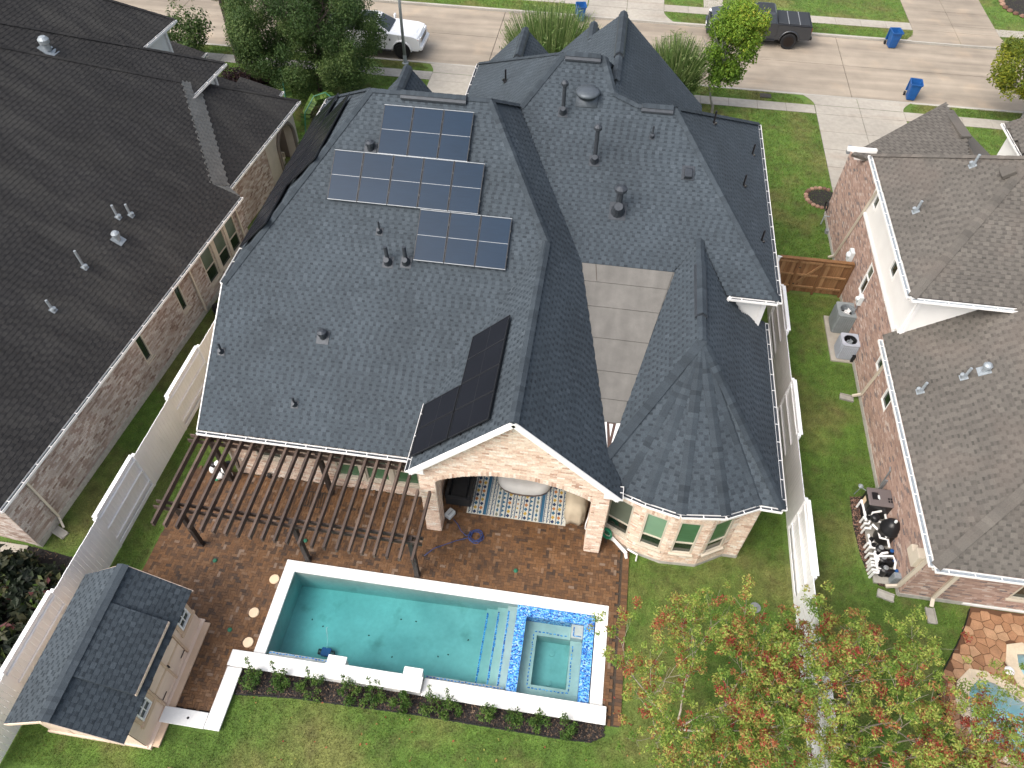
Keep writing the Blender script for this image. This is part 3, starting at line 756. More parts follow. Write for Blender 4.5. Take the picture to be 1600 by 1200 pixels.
R.plane([(6.1, 28.3, 5.52), (1.0, 28.3, 5.52), (1.0, 23.2, ZR2), (2.25, 23.2, ZR2)])                        # north
R.plane([(-5.9, 31.1, 5.6), (-5.9, 21.6, 5.6), (-4.0, 21.2, 7.45), (-2.95, 22.8, f2(22.8)), (-1.75, 24.5, ZR3), (-1.75, 24.56, ZR3)], tooth=.24)   # west face of the tall part
R.plane([(-5.9, 31.1, 5.6), (-1.75, 24.56, ZR3), (-.33, 24.56, ZR3), (1.0, 28.3, 6.8), (1, 31.1, 5.0)])
R.plane([(.15, 23.35, 9.02), (.15, 29.4, 9.02), (3.85, 29.4, 5.49), (3.85, 23.35, 5.49)], tooth=.22)           # street gable, east slope
R.plane([(.15, 24.6, 9.02), (-3.2, 24.6, 6.15), (-3.2, 29.4, 6.15), (.15, 29.4, 9.02)], tooth=.22)
R.plane([(-1.0, 27.0, 7.9), (-1.0, 30.8, 7.9), (1.4, 30.8, 5.6), (1.4, 27, 5.6)]); R.plane([(-1.0, 27.0, 7.9), (-3.3, 27, 5.6), (-3.3, 30.8, 5.6), (-1.0, 30.8, 7.9)])
R.plane([(-3.94, 28.4, 7.05), (-3.94, 31.7, 7.05), (-2.3, 31.7, 5.4), (-2.3, 28.4, 5.4)]); R.plane([(-3.94, 28.4, 7.05), (-5.6, 28.4, 5.4), (-5.6, 31.7, 5.4), (-3.94, 31.7, 7.05)])
R.plane([(-7.6, 23.6, 8.0), (-7.65, 25.9, 8.0), (-6.0, 25.9, 6.1), (-6.0, 23.6, 6.1)]); R.plane([(-7.6, 23.6, 8.0), (-9.4, 23.6, 6.1), (-9.4, 25.9, 6.1), (-7.65, 25.9, 8.0)])
# corner wing and turret
BX, BZ, BE = 3.46, 6.45, 3.72
AP = (BX, 14.93, BZ)
R.plane([(6.22, 11.38, BE), (6.22, 18.76, BE), (5.1, 17.96, 4.83), (BX, 19.42, BZ), AP], tooth=.24)
R.plane([AP, (BX, 19.42, BZ), (2.68, 18.40, 5.72), (1.16, 12.0, 4.32)])
R.plane([(1.16, 12.0, 4.32), (1.63, 11.26, BE), AP], expo=.16, tooth=.30); R.plane([(5.6, 11.42, BE), (6.22, 11.38, BE), AP], expo=.16, tooth=.30)
ring = [(1.63, 11.26, BE), (2.40, 11.0, BE), (3.38, 10.78, BE), (4.63, 10.93, BE), (5.6, 11.42, BE)]
for i in range(4): R.plane([ring[i], ring[i+1], AP], expo=.16, tooth=.30, tone=-.10)
for p in ring: R.cap(p, AP, .30, .035, .165, .30, .015, .12)
R.cap((1.16, 12.0, 4.32), AP, .28, .035, .165, .25, .015); R.cap((6.22, 11.38, BE), AP, .28, .035, .165, .25, .015)
# hips and ridges
for a, b in (((-11.6, 15.9, LZ), (-7.75, 21.66, RG)), ((-7.75, 21.69, RG), (-3.76, 21.69, RG)), ((-1.40, 17.93, 6.94), (-3.76, 21.66, RG)), ((GX, GA, ZA), (GX, 17.9, ZA)),
             ((-2.95, 22.8, f2(22.8)), (-1.75, 24.5, ZR3)), ((-1.75, 24.53, ZR3), (-.33, 24.53, ZR3)), ((-.33, 24.5, ZR3), (.12, 23.45, f2(23.45))), ((.12, 23.45, f2(23.45)), (1.0, 23.15, ZR2)), ((1.0, 23.16, ZR2), (2.25, 23.16, ZR2)),
             ((6.1, 17.95, 5.52), (2.25, 23.13, ZR2)), ((2.25, 23.2, ZR2), (6.1, 28.3, 5.52)), ((-3.76, 21.69, RG), (-2.92, 23.0, 8.5)), ((.15, 24.2, 9.05), (.15, 29.4, 9.05)), ((-5.9, 31.1, 5.6), (-1.75, 24.56, ZR3)),
             ((-11.6, 27.2, LZ), (-7.75, 21.72, RG)), ((-1.0, 28.0, 7.9), (-1.0, 30.8, 7.9)), ((-3.94, 28.9, 7.05), (-3.94, 31.7, 7.05)), ((-7.6, 23.8, 8.0), (-7.65, 25.9, 8.0)), (AP, (BX, 19.42, BZ))):
    R.cap(a, b, tone=.34)
roof = R.finish(house, 300, 160)
# flat membrane roof between the slopes, laid in sheets
def mz(y): return 4.32+.234*(y-12.0)
mem = MB(); mem.poly([(-.35, 18.45, mz(18.45)-.01), (1.17, 11.9, mz(11.9)-.01), (2.78, 18.45, mz(18.45)-.01)])
mo = mem.part('flat_roof', MATS['membrane'], house)
ys = [18.43, 17.75, 16.85, 15.75, 14.65, 13.75, 13.02]
def ml(y): return 1.14-(y-12.0)*1.46/6.43
def mr(y): return 1.22+(y-12.0)*1.50/6.43
for i in range(6):
    y1, y0 = ys[i]-.012, ys[i+1]; s = MB(); z1, z0 = mz(y1)+.016, mz(y0)+.026
    top = [(ml(y0), y0, z0), (mr(y0), y0, z0), (mr(y1), y1, z1), (ml(y1), y1, z1)]
    s.add(top+[(x, y, z-.02) for x, y, z in top], [(0, 1, 2, 3), (0, 4, 5, 1), (1, 5, 6, 2), (2, 6, 7, 3), (3, 7, 4, 0)]); s.part('membrane_sheet', MATS['membrane'], mo)
mb = MB(); mb.bar((ml(18.1)+.45, 18.40, mz(18.4)+.024), (ml(17.8)+.47, 17.78, mz(17.78)+.024), .02, .01); mb.part('sheet_seam', MATS['joint'], mo)
v = MB(); v.add([(1.0, 13.0, mz(13)+.03), (1.42, 13.0, mz(13)+.03), (1.19, 11.95, mz(11.95)+.05)], [(0, 1, 2)]); v.part('valley_flashing', MATS['flashing_brown'], house)
v = MB(); v.add([(1.33, 12.98, mz(13)+.06), (1.45, 13.0, mz(13)+.06), (1.22, 12.2, mz(12.2)+.07)], [(0, 1, 2)]); v.add([(.99, 12.98, mz(13)+.06), (1.05, 13.0, mz(13)+.06), (1.14, 12.2, mz(12.2)+.07)], [(0, 1, 2)]); v.add([(1.13, 12.95, mz(13)+.05), (1.24, 12.95, mz(13)+.05), (1.19, 12.55, mz(12.5)+.06)], [(0, 1, 2)]); v.part('valley_board', MATS['white_trim'], house)
# ridge vents, vents and pipes
def ridge_vent(a, b, w=.30):
    m = MB(); a, b = Vector(a), Vector(b); d = (b-a).normalized(); up = Vector((0, 0, 1)); up = (up-d*up.dot(d)).normalized(); x = d.cross(up)
    ring_ = [(-w*.62, -.13), (-w*.62, -.07), (-w*.28, .05), (0, .085), (w*.28, .05), (w*.62, -.07), (w*.62, -.13)]
    m.loft([[p+x*u+up*(h+.05) for u, h in ring_] for p in (a, b)]); m.part('ridge_vent', MATS['metal_dark'], roof)
    R2 = Roof('shingle'); R2.cap(a+d*.02, b-d*.02, w*.95, .085, .16, .30, .075)
    pieces('vent_shingle', 'vent_shingles', R2.cp, R2.cr, 'shingle', roof, 0, 'cap')
ridge_vent((-6.7, 21.6, RG), (-4.55, 21.6, RG)); ridge_vent((-1.65, 24.45, ZR3), (-.45, 24.45, ZR3)); ridge_vent((1.1, 23.1, ZR2), (2.15, 23.1, ZR2))
ridge_vent((BX, 15.9, BZ), (BX, 18.2, BZ)); ridge_vent((.15, 25.9, 9.05), (.15, 29.2, 9.05)); ridge_vent((-3.94, 29.1, 7.05), (-3.94, 31.5, 7.05)); ridge_vent((-1.0, 29.2, 7.9), (-1.0, 30.7, 7.9)); ridge_vent((-7.6, 23.9, 8.0), (-7.65, 25.8, 8.0))
def vent_pipe(p, h=.5, r=.04, nrm=(0, -.55, .83), m='metal_dark', cap=False, boot=.14, parent=None, lean=(0, 0)):
    n = Vector(nrm).normalized(); mb = MB(); p = Vector(p)
    Q = n.to_track_quat('Z', 'Y').to_matrix()
    mb.box(p+n*.022, (boot*2.3, boot*2.5, .012), rot=Q)
    mb.lathe([(boot, 0), (boot*.8, boot*.5), (r*1.5, boot*1.3), (r*1.3, boot*1.7)], p+n*.03, 12, R=Q)
    top = p+Vector((lean[0], lean[1], h))
    mb.tube([p-Vector((0, 0, .05)), top], r, 10)
    if cap: mb.lathe([(r, 0), (r*1.9, .03), (r*1.9, .12), (r*.7, .2)], top, 10)
    return mb.part('vent_pipe', MATS[m], parent or roof, smooth=False)
for x, y, h, r, c in ((-1.5, 22.75, .95, .065, 1), (-.25, 21.4, 1.15, .07, 1), (.71, 20.0, .80, .11, 1), (1.55, 22.25, .42, .035, 0)): vent_pipe((x, y, f2(y)), h, r, (0, -.53, .85), 'metal_dark', c, r*2.2)
mb = MB(); n2 = Vector((0, -.53, .85)); Q = n2.to_track_quat('Z', 'Y').to_matrix(); c = Vector((2.85, 21.3, f2(21.3)))
mb.box(c+n2*.02, (.42, .5, .02), rot=Q); mb.loft([[c+Q @ Vector(p) for p in ((-.13, -.22, 0), (.13, -.22, 0), (.13, .2, 0), (-.13, .2, 0))], [c+Q @ Vector(p) for p in ((-.12, -.2, .20), (.12, -.2, .20), (.12, .12, .12), (-.12, .12, .12))]]); mb.part('exhaust_vent', MATS['metal_dark'], roof, bevel=.015)
c = Vector((-.75, 23.25, f2(23.25))); mb = MB(); mb.lathe([(.30, 0), (.30, .10), (.40, .12), (.42, .17), (.37, .23), (.22, .28), (.01, .30)], c+Vector((0, 0, .05)), 24); mb.box(c+n2*.03, (.72, .70, .02), rot=Q); mb.part('dome_vent', MATS['metal_vent'], roof, smooth=True)
for x, y, h, r in ((-6.75, 17.75, .42, .035), (-11.26, 14.05, .40, .04), (-8.62, 12.9, .36, .04)): vent_pipe((x, y, f1(y)), h, r, (0, -.55, .83), 'metal_dark', False, .1)
for x, y in ((-6.33, 16.95), (-5.75, 17.0)): vent_pipe((x, y, f1(y)), .62, .065, (0, -.55, .83), 'metal_dark', False, .15, lean=(-.03, .02))
for x, y in ((-7.45, 20.0), (-8.05, 14.75)):
    c = Vector((x, y, f1(y))); mb = MB(); Q1 = Vector((0, -.55, .83)).to_track_quat('Z', 'Y').to_matrix(); mb.box(c+Vector((0, -.55, .83))*.02, (.4, .44, .02), rot=Q1); mb.lathe([(.11, 0), (.11, .14), (.15, .17), (.15, .27), (.06, .32)], c, 10); mb.part('turtle_vent', MATS['metal_dark'], roof)
def r2(x): return ZR2-.88*(x-2.25)
for x, y in ((3.8, 24.7), (5.6, 25.4), (5.0, 22.6), (5.62, 20.35)): vent_pipe((x, y, r2(x)), .55, .035, (.66, 0, .75), 'black_plastic', False, .07)
vent_pipe((-4.0, 26.3, 7.5), .5, .035, (-.7, 0, .7), 'black_plastic', False, .07)

# walls
acc = ([], [])
def wall(F, outer, holes=(), brick=True, th=.25, m='mortar', name='wall'):
    mb = MB(F); mb.prism(outer, -th, 0, holes=holes); w = mb.part(name, MATS[m], house)
    if brick: brickwork(acc, F, outer, holes)
    return w
def rect(x, y, w, h): return [(x, y), (x+w, y), (x+w, y+h), (x, y+h)]
F = frame((-11.25, 12.3, 0), (1, 0, 0), (0, -1, 0))
wins = [(1.0, 1.25, .90, 1.0), (3.72, .72, .82, 1.5), (4.72, .72, .82, 1.5), (5.72, .72, .82, 1.5)]
w1 = wall(F, rect(0, 0, 7.2, 3.05), [rect(*q) for q in wins])
window(F, *wins[0], w1, 'glass_dark', 'glass_dark', split=0)
for q in wins[1:]: window(F, *q, w1, 'glass_olive', 'glass_green', split=.5)
for a, b in ((4.54, .18), (5.54, .18)): MB(F).box((a+b/2, 1.47, .03), (b+.0, 1.6, .07)).part('mullion', MATS['cream_trim'], w1)
F = frame((-4.05, 12.3, 0), (0, 1, 0), (-1, 0, 0)); 
F = frame((-11.25, 27.0, 0), (0, -1, 0), (-1, 0, 0)); wall(F, [(0, 0), (14.7, 0), (14.7, 3.0), (11.1, 5.45), (0, 5.45)])
# porch: arch wall, columns, side wall and back wall
Fp = frame((-4.27, 11.11, 0), (1, 0, 0), (0, -1, 0)); PW = 5.67
AZ, AR = 3.14, .80
arch = [(0, AZ), (.48, AZ)]
for i in range(1, 16):
    t = i/16; arch.append((.48+t*(PW-.96), AZ+AR*math.sin(math.pi*t)**.75))
arch += [(PW-.48, AZ), (PW, AZ), (PW, 3.92), (PW/2+.02, 6.72), (0, 3.92)]
wa = wall(Fp, arch, (), True, .42); wa.name = 'gable_wall'
sol = (acc[0], acc[1])
for i in range(60):
    t = (i+.5)/60; xx = .48+t*(PW-.96); yy = AZ+AR*math.sin(math.pi*t)**.75
    Fm = np.array([[*r] for r in Fp]); acc[0].append(M4(Fm[:3, 0]*.068, Fm[:3, 1]*.20, Fm[:3, 2]*.022, Fm[:3, 3]+Fm[:3, 0]*xx+Fm[:3, 1]*(yy+.105))); acc[1].append(rng.random())
for cx0 in (0.0, PW-.48):
    x0 = -4.27+cx0; mb = MB(); mb.box((x0+.24, 11.11+.24, 1.565), (.48, .48, 3.13)); mb.part('column', MATS['mortar'], house)
    for o, xd, nd in (((x0, 11.11, 0), (1, 0, 0), (0, -1, 0)), ((x0+.48, 11.11, 0), (0, 1, 0), (1, 0, 0)), ((x0, 11.59, 0), (0, -1, 0), (-1, 0, 0))): brickwork(acc, frame(o, xd, nd), rect(0, 0.03, .48, 3.09))
wall(frame((-4.02, 12.3, 0), (0, 1, 0), (1, 0, 0)), rect(0, 0, 2.2, 3.9), (), True, .2)
wall(frame((-4.0, 14.5, 0), (1, 0, 0), (0, -1, 0)), rect(0, 0, 5.6, 3.9), (), True, .2)
wall(frame((1.55, 14.5, 0), (0, -1, 0), (-1, 0, 0)), rect(0, 0, 2.4, 3.9), (), True, .2)
mb = MB(); mb.box((-1.42, 13.0, 3.99), (5.4, 2.9, .06)); mb.part('porch_ceiling', MATS['white_trim'], house)
# white rake boards and eave returns of the porch gable
rk = MB(); ya = GA-.012
for sx in (-1, 1):
    a = Vector((GX, ya, ZA-.07)); b = Vector((GX+sx*(GH+.02), ya, ZE-.075)); rk.bar(a, b, .035, .19, up=(0, -1, 0) if False else (0, 0, 1))
rk.part('rake_board', MATS['white_trim'], house)
rk = MB()
for sx in (-1, 1):
    a = Vector((GX, GA+.11, ZA-.20)); b = Vector((GX+sx*(GH-.05), GA+.11, ZE-.19)); rk.bar(a, b, .23, .03)
rk.part('rake_soffit', MATS['white_trim'], house)
rt = MB(); rt.prism([(-4.45, 3.86), (-4.02, 3.86), (-4.02, 4.20)], 0, .04, F=Matrix(((1, 0, 0, 0), (0, 0, -1, 10.9), (0, 1, 0, 0), (0, 0, 0, 1)))); rt.prism([(1.62, 3.86), (1.18, 3.86), (1.18, 4.20)], 0, .04, F=Matrix(((1, 0, 0, 0), (0, 0, -1, 10.9), (0, 1, 0, 0), (0, 0, 0, 1)))); rt.part('eave_return', MATS['white_trim'], house)
# turret walls with four windows
BASE = [(1.30, 11.85), (2.42, 11.32), (3.37, 11.08), (4.48, 11.12), (5.37, 11.63), (5.82, 11.63)]
wlist = [(.20, .80, .80, 1.92, 'glass_olive'), (.15, .80, .69, 1.92, 'glass_pale'), (.19, .82, .66, 1.93, 'glass_green'), (.10, .82, .70, 1.93, 'glass_green')]
for i in range(5):
    a, b = BASE[i], BASE[i+1]; d = (b[0]-a[0], b[1]-a[1], 0); L = math.hypot(d[0], d[1]); F = frame((a[0], a[1], 0), d, (d[1], -d[0], 0))
    if i < 4:
        x, y, w, h, u = wlist[i]; ho = rect(x, y, w, h)
        wp = wall(F, rect(0, .16, L, 3.42), [ho], True, .22); window(F, x, y, w, h, wp, u, 'glass_dark', split=.34)
        soldiers(acc, F, x-.02, x+w+.02, y+h+.005, .19); soldiers(acc, F, x-.02, x+w+.02, y-.15, .10, .1)
        MB(F).box((L/2, 3.50, .06), (L*1.02, .2, .13)).part('frieze', MATS['mortar'], wp)
    else: wall(F, rect(0, .16, L, 3.45), (), True, .22)
    MB(F).box((L/2, .08, -.09), (L+.03, .16, .22)).part('foundation', MATS['foundation'], house)
wall(frame((5.82, 11.63, 0), (0, 1, 0), (1, 0, 0)), [(0, 0), (16.3, 0), (16.3, 5.3), (6.6, 5.3), (6.6, 3.5), (0, 3.5)])
wall(frame((4.45, 18.22, 3.6), (1, 0, 0), (0, -1, 0)), rect(0, 0, 1.37, 1.78), (), False, .2, 'siding')
MB().box((5.80, 18.205, 4.5), (.16, .05, 1.75)).part('corner_board', MATS['white_trim'], house)
MB().box((5.35, 18.08, 5.36), (1.6, .28, .03)).part('soffit', MATS['white_trim'], house)
for (x0, x1, y, z) in ((-11.25, -.6, 27.05, 5.5), (-.6, 5.8, 27.95, 5.2)): MB().box(((x0+x1)/2, y, z/2), (x1-x0, .25, z)).part('wall', MATS['mortar'], house)
# gutters
gutter((-11.62, 11.90, 2.98), (-4.47, 11.90, 2.98), house); gutter((GX-GH-.02, GA, ZE-.02), (GX-GH-.02, 13.35, ZE-.02), house, out=(-1, 0, 0))
gutter((GX+GH+.01, GA+.0, ZE-.02), (GX+GH+.01, 11.30, ZE-.02), house, out=(1, 0, 0))
for i in range(4):
    a, b = ring[i], ring[i+1]; gutter((a[0], a[1], BE-.01), (b[0], b[1], BE-.01), house, out=(b[1]-a[1], -(b[0]-a[0]), 0))
gutter((5.62, 11.40, BE-.01), (6.22, 11.38, BE-.01), house); gutter((6.24, 11.36, BE-.01), (6.24, 18.75, BE-.01), house, out=(1, 0, 0))
gutter((4.58, 17.93, 5.50), (6.1, 17.93, 5.50), house); gutter((6.12, 17.9, 5.50), (6.12, 28.3, 5.50), house, out=(1, 0, 0))
gutter((-11.62, 15.95, LZ-.02), (-11.62, 27.2, LZ-.02), house, out=(-1, 0, 0)); gutter((-5.92, 27.5, 5.58), (-5.92, 31.1, 5.58), house, out=(-1, 0, 0))
MB().bar((-11.63, 11.93, 2.93), (-11.63, 15.9, LZ-.07), .03, .16).part('rake_board', MATS['white_trim'], house)
MB().bar((4.52, 17.90, 5.46), (4.60, 17.86, 5.42), .16, .12).part('gutter_end', MATS['white_trim'], house)
downspout([(1.62, 11.28, 3.85), (1.75, 11.42, 3.6)], house, 'white_trim'); downspout([(-11.2, 11.95, 2.85), (-11.15, 12.22, 2.6), (-11.15, 12.22, .1)], house)
d = MB(); d.bar((1.52, 11.72, .5), (2.28, 11.13, .22), .085, .085); d.bar((2.26, 11.13, .22), (2.30, 11.05, .06), .08, .08); d.part('drain_pipe', MATS['pipe_white'], house)
d = MB(); d.tube([(2.30, 11.24, .32), (2.62, 11.10, .30), (2.62, 11.02, .02)], .03, 6); d.part('drain_pipe', MATS['pipe_white'], house)
pieces('brick', 'brickwork', acc[0], acc[1], 'brick_cream', house, 300)

# ------------------------------------------------------------------ solar panels (each one a thing)
def solar(name_label, c, xdir, ydir, w, h, glass, group, line=True, rim='panel_frame', split=2):
    t = thing('solar_panel', name_label, 'solar panel', c, 0, group)
    x = Vector(xdir).normalized(); y = Vector(ydir).normalized(); n = x.cross(y)
    F = Matrix(((x.x, y.x, n.x, c[0]), (x.y, y.y, n.y, c[1]), (x.z, y.z, n.z, c[2]), (0, 0, 0, 1)))
    m = MB(F); m.box((0, 0, .005), (w-.05, h-.05, .03)); m.part('back_sheet', MATS['panel_edge'], t)
    for sy in (-1, 1): MB(F).box((0, sy*(h/2-.010), .0255), (w, .020, .045)).part('frame_bar', MATS[rim], t)
    for sx in (-1, 1): MB(F).box((sx*(w/2-.010), 0, .0245), (.020, h-.058, .043)).part('side_bar', MATS['panel_edge'], t)
    hh = (h-.06)/2
    for sy in (-1, 1): MB(F).box((0, sy*(hh/2+.004), .033), (w-.044, hh-.008, .012)).part('glass', MATS[glass], t)
    MB(F).box((0, 0, .036), (w-.044, .014, .008)).part('centre_strip', MATS[rim], t)
    k = MB(F)
    for sy in (-.5, .5): k.box((w/2+.005, sy*h*.5, .04), (.03, .06, .02)); k.box((0, sy*h*.5, -.05), (w, .04, .06))
    k.part('clamp', MATS['panel_edge'], t)
    return t
up1 = (0, 1, SF); n1 = Vector((0, -SF, 1)).normalized()
ordn = ['first', 'second', 'third', 'fourth', 'fifth']
for row, x0, n, yc in (('top', -7.18, 3, 20.55), ('middle', -8.58, 5, 19.16), ('bottom', -5.52, 3, 17.75)):
    for i in range(n):
        c = Vector((x0+(i+.5)*.985, yc, f1(yc)))+n1*.11
        pos = {0: 'leftmost', n-1: 'rightmost'}.get(i, ordn[i]+' from the left') if n > 3 else ['left', 'centre', 'right'][i]
        solar(f'blue-grey solar panel, {pos} of the {row} row on the big rear slope', c, (1, 0, 0), up1, .965, 1.66, 'solar_glass', 'blue-grey panels on the rear slope')
upw = Vector((1, 0, 1)); nw = Vector((-1, 0, 1)).normalized()
for col, xc, ys_ in (('lower', -3.80, (11.74, 12.72)), ('upper', -2.62, (11.74, 12.71, 13.68, 14.64))):
    for i, yy in enumerate(ys_):
        c = Vector((xc, yy, ZA+(xc-GX)))+nw*.11
        d_ = {0: 'nearest the white gable board', len(ys_)-1: 'farthest from the gable board'}.get(i, ordn[i]+' from the gable board')
        solar(f'black porch-roof panel, {d_}, in the {"gutter pair" if col == "lower" else "ridge column of four"}', c, (0, -1, 0), upw, .955, 1.62, 'solar_black', 'black panels on the porch slope', rim='panel_edge')
sl_ = .977; uph = Vector((1, 0, sl_)).normalized(); nh = Vector((-sl_, 0, 1)).normalized()
for col, off, y0, n in (('lower', 1.0, 17.9, 8), ('upper', 2.72, 19.9, 4)):
    for i in range(n):
        yy = y0+i*1.0; p = Vector((-11.6, yy, LZ))+uph*off+nh*.11
        d_ = ['nearest', 'second nearest', 'third nearest', 'fourth', 'fifth', 'sixth', 'seventh', 'farthest'][i] if i < n-1 else 'farthest'
        solar(f'dark solar panel on the steep slope facing the neighbour, {d_} in its {col} row', p, (0, -1, 0), uph, .98, 1.65, 'solar_black', 'dark panels on the steep side slope', rim='panel_edge')

# ------------------------------------------------------------------ neighbour on the left
lh = thing('left_house', 'neighbouring house with weathered black shingle roof and whitewashed brick side wall', 'house', (-16.5, 8.6, 0), -math.atan(.089))
LM = WM[lh.name]
def Lp(x, y, z=0): return tuple(LM @ Vector((x, y, z)))
R = Roof('shingle_left'); SL = .75
def lz(x): return 3.0+SL*(.4-x)
R.plane([Lp(.4, -.25, 3), Lp(.4, 15.0, 3), Lp(-.51, 14.7, lz(-.51)), Lp(-3.23, 18.46, lz(-3.23)), Lp(-9.5, 12.0, lz(-9.5)), Lp(-9.5, 9.4, lz(-9.5))], tooth=.3)
def lz2(x): return 3.0+SL*(-.36-x)
R.plane([Lp(-.36, 15.4, 3.0), Lp(-.36, 22.57, 3.0), Lp(-3.3, 19.45, lz2(-3.3)), Lp(-3.3, 18.6, lz2(-3.3))], tooth=.3)
# pale steeper strip where the two slopes meet
R2 = Roof('shingle_pale'); R2.plane([Lp(-.51, 14.66, lz(-.51)), Lp(-.36, 15.49, 3.02), Lp(-3.17, 19.5, lz2(-3.17)+.03), Lp(-3.23, 18.46, lz(-3.23))], tooth=.26, tone=.1)
R2.plane([Lp(.39, 15.0, 3.0), Lp(-.36, 15.49, 2.98), Lp(-.51, 14.7, lz(-.51)-.02)], tooth=.26)
R.plane([Lp(.4, -.25, 3), Lp(-9.5, 9.4, lz(-9.5)), Lp(-20, -.25, 3.0)])
R.plane([Lp(-3.23, 18.5, lz(-3.23)-.03), Lp(-9.5, 12.0, lz(-9.5)-.03), Lp(-12, 19, 4.0)])
# wings towards the street, each a lower hip
dL = LM.to_3x3() @ Vector((0, 1, 0))
def wing(c, h, ext):
    c, h = Vector(c), Vector(h); h = c+(h-c)*ext
    R.plane([tuple(c), tuple(c-dL*9), tuple(h-dL*3), tuple(h)], tooth=.3); R.cap(tuple(c), tuple(h), .22, .05, .2, .5)
    R.plane([tuple(c), tuple(h), (h.x-2, c.y-1.5, c.z)])
wing((-17.48, 30.05, 5.2), (-22.97, 24.82, 8.96), 1.4); wing((-20.49, 32.07, 6.0), (-22.39, 30.66, 7.33), 4.5)
for a, b in ((Lp(-.36, 22.57, 3.0), Lp(-3.2, 19.5, lz2(-3.2))), (Lp(-3.23, 18.46, lz(-3.23)), Lp(-9.5, 12.05, lz(-9.5)))): R.cap(a, b, .20, .05, .2, .5)
def low_roof(pts): R.plane(pts, tooth=.3)
for x, y, yb in ((-15.94, 31.83, 31.35), (-17.72, 31.96, 31.6), (-21.16, 34.83, 34.2)):
    low_roof([(x, y, 3.0), (x-.05, yb-.5, 3.0), (x-1.9, yb-.5, 3.55), (x-1.9, y, 3.5)])
lroof = R.finish(lh, 300, 120)
r3 = R2.base.part('flank_roof', MATS['shingle_pale'], lh); pieces('shingle', 'shingle_courses', R2.P, R2.R, 'shingle_pale', r3, 40)
acc = ([], [])
def hwall(house_, F, outer, holes=(), brick=None, th=.25, m='mortar_grey', name='wall'):
    mb = MB(F); mb.prism(outer, -th, 0, holes=holes); w = mb.part(name, MATS[m], house_)
    if brick is not None: brickwork(brick, F, outer, holes, proud=.012)
    return w
FL = frame(Lp(0, 0), LM.to_3x3() @ Vector((0, 1, 0)), LM.to_3x3() @ Vector((1, 0, 0)))
lw = [(7.12, 1.12, .40, 1.38), (9.80, 1.12, .40, 1.38), (11.82, .74, .78, 1.72), (12.88, .72, .78, 1.70), (13.86, .74, .72, 1.70)]
wl = hwall(lh, FL, rect(0, .25, 15.3, 2.68), [rect(*q) for q in lw], acc)
for i, q in enumerate(lw): window(FL, *q, wl, 'glass_olive' if i > 1 else 'glass_dark', 'glass_dark', 'cream_trim', split=(.42 if i > 1 else 0), sill=True, fw=.05)
for q in lw:
    soldiers(acc, FL, q[0]-.02, q[0]+q[2]+.02, q[1]-.15, .10, .10)
for a, b in ((12.62, .24), (13.68, .16)): MB(FL).box((a+b/2, 1.58, .03), (b-.04, 1.7, .06)).part('mullion', MATS['cream_trim'], wl)
MB(FL).box((7.65, .12, -.08), (15.3, .26, .24)).part('foundation', MATS['foundation'], lh)
hwall(lh, frame(Lp(-9, 0), LM.to_3x3() @ Vector((1, 0, 0)), LM.to_3x3() @ Vector((0, -1, 0))), rect(0, .1, 9, 2.85), (), acc)
# stucco arch at the street end
ar = [(1.07, .05)]
for i in range(0, 13):
    t = math.pi*(1-i/12); ar.append((1.85+.78*math.cos(t), 1.62+.78*math.sin(t)))
ar += [(2.63, .05)]
FA = frame(Lp(-.70, 19.3), LM.to_3x3() @ Vector((0, 1, 0)), LM.to_3x3() @ Vector((1, 0, 0)))
sw = hwall(lh, FA, [(0, .05), (3.05, .05), (3.05, 2.9), (0, 2.9)], [[(x, y+.02) for x, y in ar]], None, .45, 'stucco', 'arch_wall')
at_ = []
for k in range(14):
    t = math.pi*(1-k/13); at_.append(((1.85+.84*math.cos(t)), 1.62+.84*math.sin(t)))
tr_ = MB(FA); tr_.tube([(1.01, .1, .03)]+[(x, y, .03) for x, y in at_]+[(2.69, .1, .03)], .09, 6); tr_.part('arch_trim', MATS['stucco_dark'], sw)
hwall(lh, frame(Lp(-.72, 22.36), LM.to_3x3() @ Vector((-1, 0, 0)), LM.to_3x3() @ Vector((0, 1, 0))), rect(0, .05, 7, 2.9), (), None, .3, 'stucco_dark')  # wall seen through the arch; porch shade put into its dark colour
hwall(lh, frame(Lp(-.72, 15.3), LM.to_3x3() @ Vector((0, 1, 0)), LM.to_3x3() @ Vector((1, 0, 0))), rect(0, .2, 3.99, 2.72), (), acc)
MB().box(Lp(-3.5, 19.6, 1.4), (4, .2, 2.8)).part('porch_wall', MATS['stucco_dark'], lh)
c = Vector(Lp(-1.0, 21.3, 0)); m = MB(); m.box(c+Vector((-.5, 0, .32)), (.6, .7, .1)); m.box(c+Vector((-.75, 0, .75)), (.1, .7, .8)); m.box(c+Vector((-.5, .32, .5)), (.6, .08, .25)); m.box(c+Vector((-.5, -.32, .5)), (.6, .08, .25)); m.box(c+Vector((-.5, 0, .15)), (.5, .6, .28))
pc = setp(m.part('porch_chair', MATS['cream_trim'], bevel=.02), 'pale wooden chair half seen inside the neighbour\'s arched porch', 'chair')
